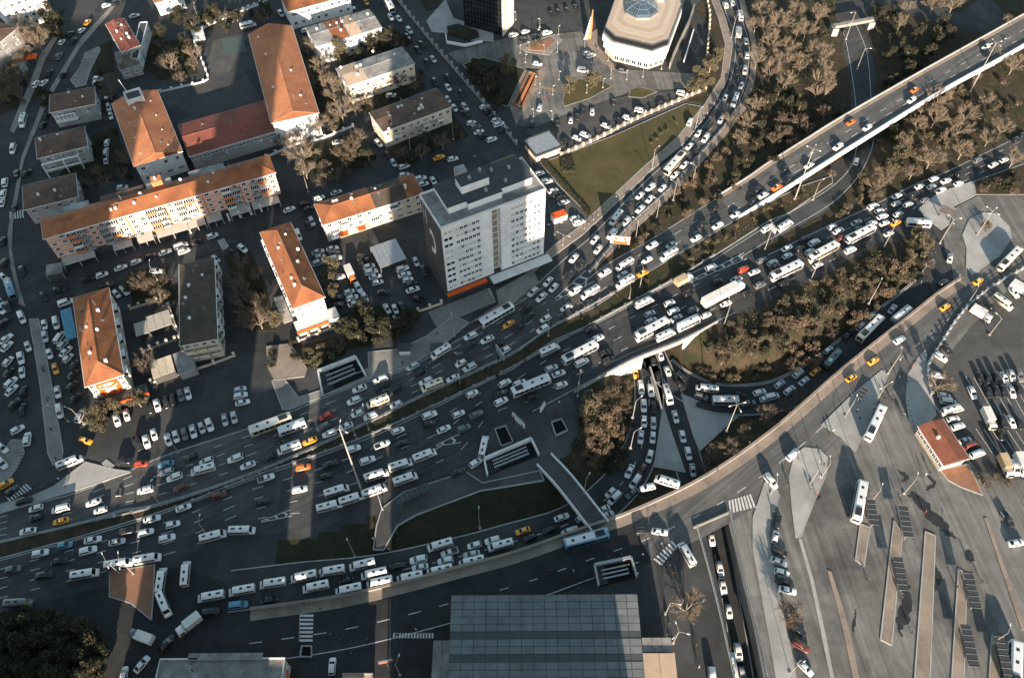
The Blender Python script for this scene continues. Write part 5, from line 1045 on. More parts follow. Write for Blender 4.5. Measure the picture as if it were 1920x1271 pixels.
for q, kk, n_ in (([(170, 140), (210, 120), (215, 180), (190, 240), (180, 150)], 'bud', 7), ([(180, 250), (215, 240), (245, 320), (180, 340), (165, 300)], 'bdd', 8), ([(270, 80), (350, 80), (370, 150), (300, 160), (275, 140)], 'bdu', 8), ([(560, 300), (690, 270), (700, 310), (600, 345)], 'bdus', 10), ([(640, 105), (750, 75), (770, 85), (660, 118)], 'bd', 6), ([(655, 175), (790, 130), (810, 160), (690, 205)], 'bdu', 10), ([(730, 285), (850, 230), (875, 255), (760, 305)], 'bdu', 8), ([(430, 480), (475, 490), (510, 610), (470, 640), (440, 560)], 'bdd', 9), ([(240, 520), (305, 510), (320, 560), (255, 570)], 'bu', 5), ([(380, 20), (520, 20), (450, 60), (395, 60)], 'ebd', 8), ([(80, 340), (170, 330), (250, 320), (240, 345), (160, 365)], 'bd', 5), ([(5, 60), (60, 90), (40, 200), (5, 210)], 'bou', 8), ([(500, 645), (560, 640), (570, 700), (510, 700)], 'd', 3)):
    fill(kk, q, int(n_ * 1.6), .5, .95, n_ + int(q[0][0]))
fill('du', [(1835, 350), (1915, 310), (1918, 358), (1840, 362)], 10, .7, 1.2, 13)
# clipped hedges and rough grass
for lb, q, hh in (('clipped hedge along the edge of the big lawn', [(1013, 302), (1018, 299), (1092, 385), (1108, 406), (1100, 404), (1085, 385)], 1.2), ('round topped hedge at the lawn corner', [(1050, 305), (1072, 300), (1078, 325), (1055, 325)], 1.5)):
    w = GP(q); c = sum(w, Vector()) / len(w); r = random.Random(3); o = thing('hedge', lb, 'hedge', c); mb = MB(); lf = MB(); q2 = [p - c for p in w]; mb.prism([(p.x, p.y) for p in q2], 0, hh * .8); mb.build('core', leaf_d, o)
    for k in range(1500):
        i = r.randrange(len(q2)); p = q2[i].lerp(q2[(i + 1) % len(q2)], r.random()).lerp(q2[r.randrange(len(q2))], r.random() * .5) + Vector((r.gauss(0, .15), r.gauss(0, .15), hh * r.uniform(.1, 1.05))); a = Vector((r.gauss(0, 1), r.gauss(0, 1), r.gauss(0, 1))).normalized() * .2; e = Vector((r.gauss(0, 1), r.gauss(0, 1), r.gauss(0, 1))).normalized() * .15
        lf.face([p - a, p + e, p + a, p - e])
    lf.build('foliage', leaf_d, o)
gr = MB(); r = random.Random(2); polys = [([(1300, 690), (1345, 625), (1560, 515), (1755, 460), (1745, 510), (1560, 650), (1400, 715)], 5200), ([(1650, 250), (1900, 110), (1915, 235), (1760, 315), (1640, 370)], 4500), ([(1410, 10), (1570, 20), (1595, 200), (1450, 330), (1360, 330), (1410, 150)], 4500), ([(1270, 520), (1400, 430), (1550, 342), (1390, 412)], 1500), ([(1090, 740), (1190, 715), (1185, 830), (1060, 895)], 1500), ([(1013, 306), (1150, 255), (1285, 195), (1300, 232), (1110, 408)], 2500)]
for poly, n in polys:
    xs = [p[0] for p in poly]; ys = [p[1] for p in poly]; k = 0
    while k < n:
        x, y = r.uniform(min(xs), max(xs)), r.uniform(min(ys), max(ys)); k += 1
        if not inside(x, y, poly): continue
        b = G(x, y); z = T(b.x, b.y)
        if z < -.3: b = G(x, y, z)
        b.z = z + .02; L = r.uniform(.15, .5) * (.4 if n == 2500 else 1); a = r.uniform(0, 6.28); e = Vector((math.cos(a), math.sin(a), 0)) * .14; gr.face([b - e, b + e, b + Vector((r.gauss(0, .2), r.gauss(0, .2), L))])
for poly, n, hh in (([(1300, 690), (1345, 625), (1440, 575), (1560, 515), (1650, 472), (1720, 445), (1755, 470), (1745, 510), (1650, 575), (1560, 650), (1480, 700), (1400, 715), (1330, 712)], 26000, 1.1), ([(1090, 740), (1190, 715), (1185, 830), (1135, 890), (1060, 895), (1085, 830)], 5000, 1.0), ([(1280, 480), (1400, 415), (1500, 360), (1540, 350), (1440, 415), (1290, 510)], 4000, .5)):
    xs = [p[0] for p in poly]; ys = [p[1] for p in poly]
    for k in range(n):
        x, y = r.uniform(min(xs), max(xs)), r.uniform(min(ys), max(ys))
        if not inside(x, y, poly) or math.sin(x * .13) + math.sin(y * .19 + x * .05) + math.sin(x * .041 - y * .07) < -.5: continue
        b = G(x, y); z = T(b.x, b.y)
        if z < -.3: b = G(x, y, z)
        b.z = z + r.random() ** 1.5 * hh; a = Vector((r.gauss(0, 1), r.gauss(0, 1), r.gauss(.3, .8))).normalized(); e = a.cross(Vector((r.gauss(0, 1), r.gauss(0, 1), r.gauss(0, 1)))).normalized(); s = r.uniform(.12, .3); gr.face([b - a * s, b + e * s * .6, b + a * s, b - e * s * .6])
tag(gr.build('rough_grass', leaf_o), 'rough dry grass on the verges', 'grass', kind='stuff')
# ================================================================ VEHICLES
def paint_mat(n, c, rough=.28): 
    m = mat('paint_' + n, c, rough=rough, spec=.5); m.node_tree.nodes['Principled BSDF'].inputs['Coat Weight'].default_value = .3; return m
COL = {'w': ('white', (.68, .68, .67)), 's': ('silver', (.47, .48, .49)), 'g': ('grey', (.13, .135, .14)), 'k': ('black', (.016, .017, .019)), 'r': ('red', (.5, .06, .025)), 'o': ('orange', (.82, .34, .03)), 'u': ('blue', (.10, .25, .36)), 'n': ('dark red', (.13, .035, .025)), 'y': ('cream', (.72, .64, .5)), 'e': ('green', (.10, .15, .13)), 'j': ('orange-red', (.75, .16, .03))}
PM = {k: paint_mat(v[0].replace(' ', '_').replace('-', '_'), v[1]) for k, v in COL.items()}
tyre = mat('tyre', (.012, .012, .012), rough=.9); hub = mat('wheel_hub', (.3, .3, .3), rough=.4, metal=.6)
headlamp = mat('headlamp', (.75, .75, .72), rough=.1); taillamp = mat('taillamp', (.35, .012, .01), rough=.2)
def loft(st):
    mb = MB(); k = 10
    for x, hw, zb, zt in st:
        m = (zb + zt) / 2
        mb.v += [(x, -hw * .9, zb), (x, -hw, zb + .18), (x, -hw, m + .1), (x, -hw * .95, zt - .07), (x, -hw * .8, zt), (x, hw * .8, zt), (x, hw * .95, zt - .07), (x, hw, m + .1), (x, hw, zb + .18), (x, hw * .9, zb)]
    for i in range(len(st) - 1):
        for j in range(k):
            j2 = (j + 1) % k; mb.f.append((i * k + j, (i + 1) * k + j, (i + 1) * k + j2, i * k + j2)); mb.m.append(0)
    mb.f.append(tuple(range(k))); mb.f.append(tuple(reversed(range((len(st) - 1) * k, len(st) * k)))); mb.m += [0, 0]
    return mb
def inset_quad(p, a=.1, off=.015, b=None):
    p = [Vector(q) for q in p]; b = a if b is None else b
    n = (p[1] - p[0]).cross(p[3] - p[0]).normalized() * off
    L = lambda u, v: (p[0].lerp(p[1], u)).lerp(p[3].lerp(p[2], u), v) + n
    return [L(a, b), L(1 - a, b), L(1 - a, 1 - b), L(a, 1 - b)]
def one(q, m, name): 
    mb = MB(); mb.face(q); return mb.mesh(name, m)
def wheel_me(r, w):
    mb = MB(); mb.tube([(0, -w / 2, 0), (0, w / 2, 0)], [r, r], 12); mb.tube([(0, -w / 2 - .01, 0), (0, w / 2 + .01, 0)], [r * .55, r * .55], 8, 1); return mb.mesh('wheel', [tyre, hub])
WC, WB = wheel_me(.32, .22), wheel_me(.48, .3)
glass_c = mat('car_glass', (.012, .014, .016), rough=.06, spec=.5)
TYPES = {}
def car_type(key, st, base, top, zb, zt, hwb, hwt, wx, extra=None):
    mb = loft(st); c = [(base[0], -hwb, zb), (base[1], -hwb, zb), (base[1], hwb, zb), (base[0], hwb, zb), (top[0], -hwt, zt), (top[1], -hwt, zt), (top[1], hwt, zt), (top[0], hwt, zt)]
    mb.hull8(c); c = [Vector(p) for p in c]
    parts = [('windscreen', one(inset_quad([c[1], c[2], c[6], c[5]], .07), glass_c, 'windscreen'), (0, 0, 0)), ('rear_window', one(inset_quad([c[3], c[0], c[4], c[7]], .1), glass_c, 'rear_window'), (0, 0, 0)),
             ('side_window', one(inset_quad([c[0], c[1], c[5], c[4]], .08, .015, .14), glass_c, 'side_window'), (0, 0, 0)), ('side_window', one(inset_quad([c[2], c[3], c[7], c[6]], .08, .015, .14), glass_c, 'side_window'), (0, 0, 0))]
    for x in wx:
        for s in (-1, 1): parts.append(('wheel', WC, (x, s * (st[2][1] - .1), .32)))
    TYPES[key] = (mb, parts + (extra or []), 1.45)
car_type('c', [(-2.2, .62, .4, .78), (-2.08, .8, .3, .9), (-1.3, .88, .24, .97), (.9, .88, .24, .93), (1.6, .85, .26, .82), (2.05, .74, .32, .68), (2.2, .55, .38, .58)], (-1.78, 1.08), (-1.0, .18), .9, 1.45, .8, .6, (-1.35, 1.35))
car_type('h', [(-1.95, .7, .4, .88), (-1.85, .82, .3, .98), (-1.2, .86, .24, .98), (.85, .86, .24, .95), (1.5, .83, .26, .84), (1.85, .72, .32, .7), (1.98, .55, .38, .6)], (-1.9, 1.05), (-1.45, .2), .92, 1.5, .8, .63, (-1.2, 1.2))
car_type('i', [(-2.2, .78, .45, .98), (-2.1, .88, .36, 1.08), (-1.3, .93, .3, 1.1), (.9, .93, .3, 1.06), (1.6, .9, .32, .96), (2.05, .78, .38, .82), (2.18, .6, .44, .7)], (-2.12, 1.1), (-1.75, .3), 1.04, 1.68, .85, .7, (-1.35, 1.35))
ts = MB(); ts.box(-.15, .15, -.4, .4, 1.44, 1.6); car_type('x', [(-2.2, .62, .4, .78), (-2.08, .8, .3, .9), (-1.3, .88, .24, .97), (.9, .88, .24, .93), (1.6, .85, .26, .82), (2.05, .74, .32, .68), (2.2, .55, .38, .58)], (-1.78, 1.08), (-1.0, .18), .9, 1.45, .8, .6, (-1.35, 1.35), [('taxi_sign', ts.mesh('taxi_sign', wall_w), (0, 0, 0))])
car_type('v', [(-2.45, .8, .4, 1.1), (-2.35, .9, .3, 1.2), (-1.4, .93, .26, 1.22), (1.2, .93, .26, 1.15), (1.9, .9, .28, 1.0), (2.25, .78, .34, .82), (2.4, .6, .4, .7)], (-2.4, 1.55), (-2.2, .75), 1.1, 1.9, .88, .74, (-1.5, 1.5))
def box_body(prof, hw, hwt, zt):
    mb = MB(); n = len(prof)
    f = lambda z: hw if z < zt else hw + (hwt - hw) * (z - zt) / (prof_top - zt)
    prof_top = max(z for x, z in prof)
    for s in (-1, 1): mb.v += [(x, s * f(z), z) for x, z in prof]
    mb.f.append(tuple(range(n))); mb.f.append(tuple(reversed(range(n, 2 * n)))); mb.m += [0, 0]
    for i in range(n): j = (i + 1) % n; mb.f.append((i, n + i, n + j, j)); mb.m.append(0)
    return mb
def bx(x0, x1, y0, y1, z0, z1, m, name): mb = MB(); mb.box(x0, x1, y0, y1, z0, z1); return (name, mb.mesh(name, m), (0, 0, 0))
def side_panes(xs, z0, z1, y, m=glass_c):
    r = []
    for s in (-1, 1):
        for x0, x1 in xs: r.append(bx(x0, x1, s * y - .02, s * y + .02, z0, z1, m, 'side_window'))
    return r
vent = mat('roof_hatch', (.03, .03, .032), rough=.4); aircon = mat('roof_unit_white', (.6, .6, .6), rough=.6)
wh4 = lambda xs, y, me, z: [('wheel', me, (x, s * y, z)) for x in xs for s in (-1, 1)]
# minibus: long van with a sloping nose
mp = [(-3.4, .4), (3.4, .4), (3.48, .9), (3.3, 1.2), (2.75, 1.5), (2.15, 2.5), (1.85, 2.66), (-3.2, 2.7), (-3.4, 2.5)]
mbp = [('windscreen', one(inset_quad([(2.76, -.93, 1.5), (2.76, .93, 1.5), (2.16, .86, 2.5), (2.16, -.86, 2.5)], .05, .03), glass_c, 'windscreen'), (0, 0, 0)), ('rear_window', one(inset_quad([(-3.4, .93, 1.5), (-3.4, -.93, 1.5), (-3.4, -.86, 2.4), (-3.4, .86, 2.4)], .08, .02), glass_c, 'rear_window'), (0, 0, 0))]
mbp += side_panes([(-3.1, -2.0), (-1.9, -.6), (-.5, .8), (.95, 2.1)], 1.5, 2.2, .955) + wh4((-2.1, 2.2), .88, WC, .34) + [bx(-.4, .3, -.32, .32, 2.68, 2.74, vent, 'roof_hatch'), bx(-2.6, -1.6, -.25, .25, 2.68, 2.76, vent, 'roof_vent')]
TYPES['m'] = (box_body(mp, .98, .84, 1.4), mbp, 2.7)
bp = [(-6, .35), (5.9, .35), (6.05, 1.0), (5.95, 2.9), (5.7, 3.1), (-5.8, 3.1), (-6, 2.9)]
bpp = [('windscreen', one(inset_quad([(6.05, -1.25, 1.1), (6.05, 1.25, 1.1), (5.96, 1.2, 2.8), (5.96, -1.2, 2.8)], .04, .03), glass_c, 'windscreen'), (0, 0, 0)), ('rear_window', one(inset_quad([(-6, 1.2, 1.5), (-6, -1.2, 1.5), (-6, -1.2, 2.7), (-6, 1.2, 2.7)], .1, .02), glass_c, 'rear_window'), (0, 0, 0))]
bpp += side_panes([(-5.6 + 1.55 * k, -5.6 + 1.55 * k + 1.42) for k in range(7)], 1.35, 2.55, 1.255) + wh4((-3.4, 3.3), 1.12, WB, .48)
def ell(m, y1): return [bx(-4.9, -2.6, -.8, .8, 3.09, 3.32, m, 'air_conditioner'), bx(.2, .9, -.35, .35, 3.09, 3.16, vent, 'roof_hatch'), bx(3.2, 3.9, -.35, .35, 3.09, 3.16, vent, 'roof_hatch'), bx(-2.3, 5.4, -.9, .9, 3.085, 3.11, aircon, 'roof_panel')]
TYPES['b'] = (box_body(bp, 1.27, 1.2, 2.4), bpp + ell(vent, 0), 3.2)
hp = [(-3.9, .35), (3.9, .35), (4.0, 1.0), (3.8, 2.6), (3.5, 2.85), (-3.8, 2.85), (-3.9, 2.6)]
TYPES['a'] = (box_body(hp, 1.15, 1.05, 2.0), [('windscreen', one(inset_quad([(4.0, -1.1, 1.1), (4.0, 1.1, 1.1), (3.82, 1.02, 2.5), (3.82, -1.02, 2.5)], .05, .03), glass_c, 'windscreen'), (0, 0, 0))] + side_panes([(-3.6 + 1.4 * k, -3.6 + 1.4 * k + 1.28) for k in range(5)], 1.3, 2.3, 1.13) + wh4((-2.3, 2.4), 1.0, WB, .45) + [bx(-2.5, -1.2, -.5, .5, 2.84, 3.0, aircon, 'air_conditioner'), bx(.5, 1.2, -.3, .3, 2.84, 2.9, vent, 'roof_hatch')], 2.9)
cargo = mat('cargo_box', (.66, .64, .6), (.56, .54, .5), s=.8, rough=.5); ribm = mat('cargo_tan', (.5, .36, .22), (.4, .29, .18), s=.8)
tp = [(1.2, .5), (3.2, .5), (3.3, 1.2), (3.05, 2.1), (2.8, 2.3), (1.2, 2.3)]
def truck(bm, L): return [bx(-L, 1.0, -1.1, 1.1, .85, 3.0, bm, 'cargo_box'), bx(-L, 1.2, -.45, .45, .5, .85, metal_d, 'chassis'), ('windscreen', one(inset_quad([(3.3, -1.0, 1.22), (3.3, 1.0, 1.22), (3.06, .95, 2.1), (3.06, -.95, 2.1)], .05, .03), glass_c, 'windscreen'), (0, 0, 0))] + side_panes([(1.7, 2.75)], 1.3, 2.0, 1.03) + wh4((-L + 1.2, 2.3), .9, WB, .48)
TYPES['t'] = (box_body(tp, 1.02, .95, 1.3), truck(cargo, 3.2), 3.0)
TYPES['q'] = (box_body(tp, 1.02, .95, 1.3), truck(ribm, 3.2), 3.0)
def shift(p, dx): return [(x + dx, z) for x, z in p]
sp_ = [(5.6, .6), (7.7, .6), (7.8, 1.4), (7.5, 2.9), (7.2, 3.2), (5.6, 3.2)]
TYPES['S'] = (box_body(sp_, 1.22, 1.15, 1.6), [bx(-8, 5.2, -1.27, 1.27, 1.15, 3.9, cargo, 'trailer'), bx(-8, 6, -.5, .5, .7, 1.15, metal_d, 'chassis'), ('windscreen', one(inset_quad([(7.8, -1.15, 1.5), (7.8, 1.15, 1.5), (7.52, 1.1, 2.85), (7.52, -1.1, 2.85)], .05, .03), glass_c, 'windscreen'), (0, 0, 0))] + wh4((-6.8, -5.6, -4.4, 4.4, 6.8), 1.05, WB, .48), 3.9)
pk_ = loft([(-2.4, .75, .45, .9), (-2.3, .86, .4, .95), (-.5, .88, .35, .95), (.9, .88, .3, 1.0), (1.7, .85, .3, .95), (2.2, .74, .36, .8), (2.35, .55, .45, .7)])
pk_.hull8([(-.55, -.8, .95), (1.1, -.8, .95), (1.1, .8, .95), (-.55, .8, .95), (-.4, -.64, 1.6), (.45, -.64, 1.6), (.45, .64, 1.6), (-.4, .64, 1.6)])
TYPES['p'] = (pk_, [('windscreen', one(inset_quad([(1.1, -.8, .95), (1.1, .8, .95), (.45, .64, 1.6), (.45, -.64, 1.6)], .07), glass_c, 'windscreen'), (0, 0, 0)), bx(-2.25, -.6, -.7, .7, .952, .97, metal_d, 'load_bed'), bx(-2.3, -.58, -.84, -.72, .95, 1.2, metal_g, 'bed_side'), bx(-2.3, -.58, .72, .84, .95, 1.2, metal_g, 'bed_side')] + side_panes([(-.35, .6)], 1.08, 1.45, .735) + wh4((-1.5, 1.5), .78, WC, .33), 1.5)
# motorcycle with rider's seat and fork
mc = MB(); mc.tube([(-.7, 0, .3), (-.1, 0, .75), (.5, 0, .8), (.7, 0, .3)], [.12, .18, .16, .08], 6)
TYPES['z'] = (mc, [('wheel', wheel_me(.3, .12), (-.7, 0, .3)), ('wheel', wheel_me(.3, .12), (.7, 0, .3)), bx(.45, .52, -.35, .35, 1.0, 1.05, metal_d, 'handlebar'), bx(-.5, .1, -.14, .14, .85, .95, tyre, 'seat')], 1.0)
NAMES = {'c': ('saloon_car', 'saloon car'), 'h': ('hatchback_car', 'hatchback car'), 'i': ('off_road_car', 'high sided car'), 'x': ('taxi', 'taxi'), 'v': ('van', 'van'), 'm': ('minibus', 'minibus'), 'b': ('bus', 'city bus'), 'a': ('midibus', 'short bus'), 't': ('truck', 'box truck'), 'q': ('truck', 'tan box truck'), 'S': ('articulated_truck', 'articulated lorry'), 'p': ('pickup', 'pickup truck'), 'z': ('motorcycle', 'motorcycle')}
CATS = {'i': 'car', 'c': 'car', 'h': 'car', 'x': 'taxi', 'v': 'van', 'm': 'minibus', 'b': 'bus', 'a': 'bus', 't': 'truck', 'q': 'truck', 'S': 'truck', 'p': 'pickup', 'z': 'motorcycle'}
BODY = {}
def body_me(t, col):
    if (t, col) not in BODY: me = TYPES[t][0].mesh(NAMES[t][0], PM[col]); bevel_smooth(me); BODY[t, col] = me
    return BODY[t, col]
def bevel_smooth(me):
    bm = bmesh.new(); bm.from_mesh(me); bmesh.ops.recalc_face_normals(bm, faces=bm.faces); bmesh.ops.bevel(bm, geom=[e for e in bm.edges if e.calc_face_angle(0) > .6], offset=.06, segments=2, affect='EDGES', clamp_overlap=True)
    for f in bm.faces: f.smooth = True
    bm.to_mesh(me); bm.free()
DECK = [p[:2] for p in DN] + [p[:2] for p in DSo[::-1]]; UPOLY = UN + NEW + NEE + UN2 + US2 + US
def road_z(px, py, h=.7):
    if inside(px, py, DECK):
        i = min(range(60), key=lambda k: (Vector(PX((dn[k] + dso[k]) / 2)) - Vector((px, py))).length); return (dn[i].z + dso[i].z) / 2
    best = (0, .1)
    bd = 1e9
    for line, ws in LOWS:
        for p, w_ in zip(line, ws):
            q = G(px, py, p.z + h); dd = math.hypot(q.x - p.x, q.y - p.y)
            if dd < w_ + .9 and dd < bd: bd = dd; best = (0, p.z + .03)
    return best[1]
NV = [0]
def place(t, col, px, py, ang):
    NV[0] += 1
    if t == 'c': t = 'chi'[NV[0] % 3]
    h = TYPES[t][2]; z = road_z(px, py, h * .5); a = math.radians(ang)
    if inside(px, py, UPOLY) or inside(px, py, DECK) or (py > 985 and 480 < px < 1140 and ang < 40): a += math.pi
    w = G(px, py, z + h * .5); w2 = G(px + math.cos(a) * 8, py - math.sin(a) * 8, z + h * .5); d = w2 - w
    o = put(NAMES[t][0], body_me(t, col), None, (w.x, w.y, z), math.atan2(d.y, d.x))
    s = R0.uniform(.9, 1.0) if t in 'chix' else .95 if t in 'mvp' else .98; o.scale = (s, s, s)
    for nm, me, loc in TYPES[t][1]: put(nm, me, o, loc)
    look = (COL[col][0] + ' ' + NAMES[t][1]) if t != 'q' else NAMES[t][1]
    return reg(o, look, CATS[t], (px, py), NAMES[t][0].replace('_', ' ') + 's in the traffic and car parks')
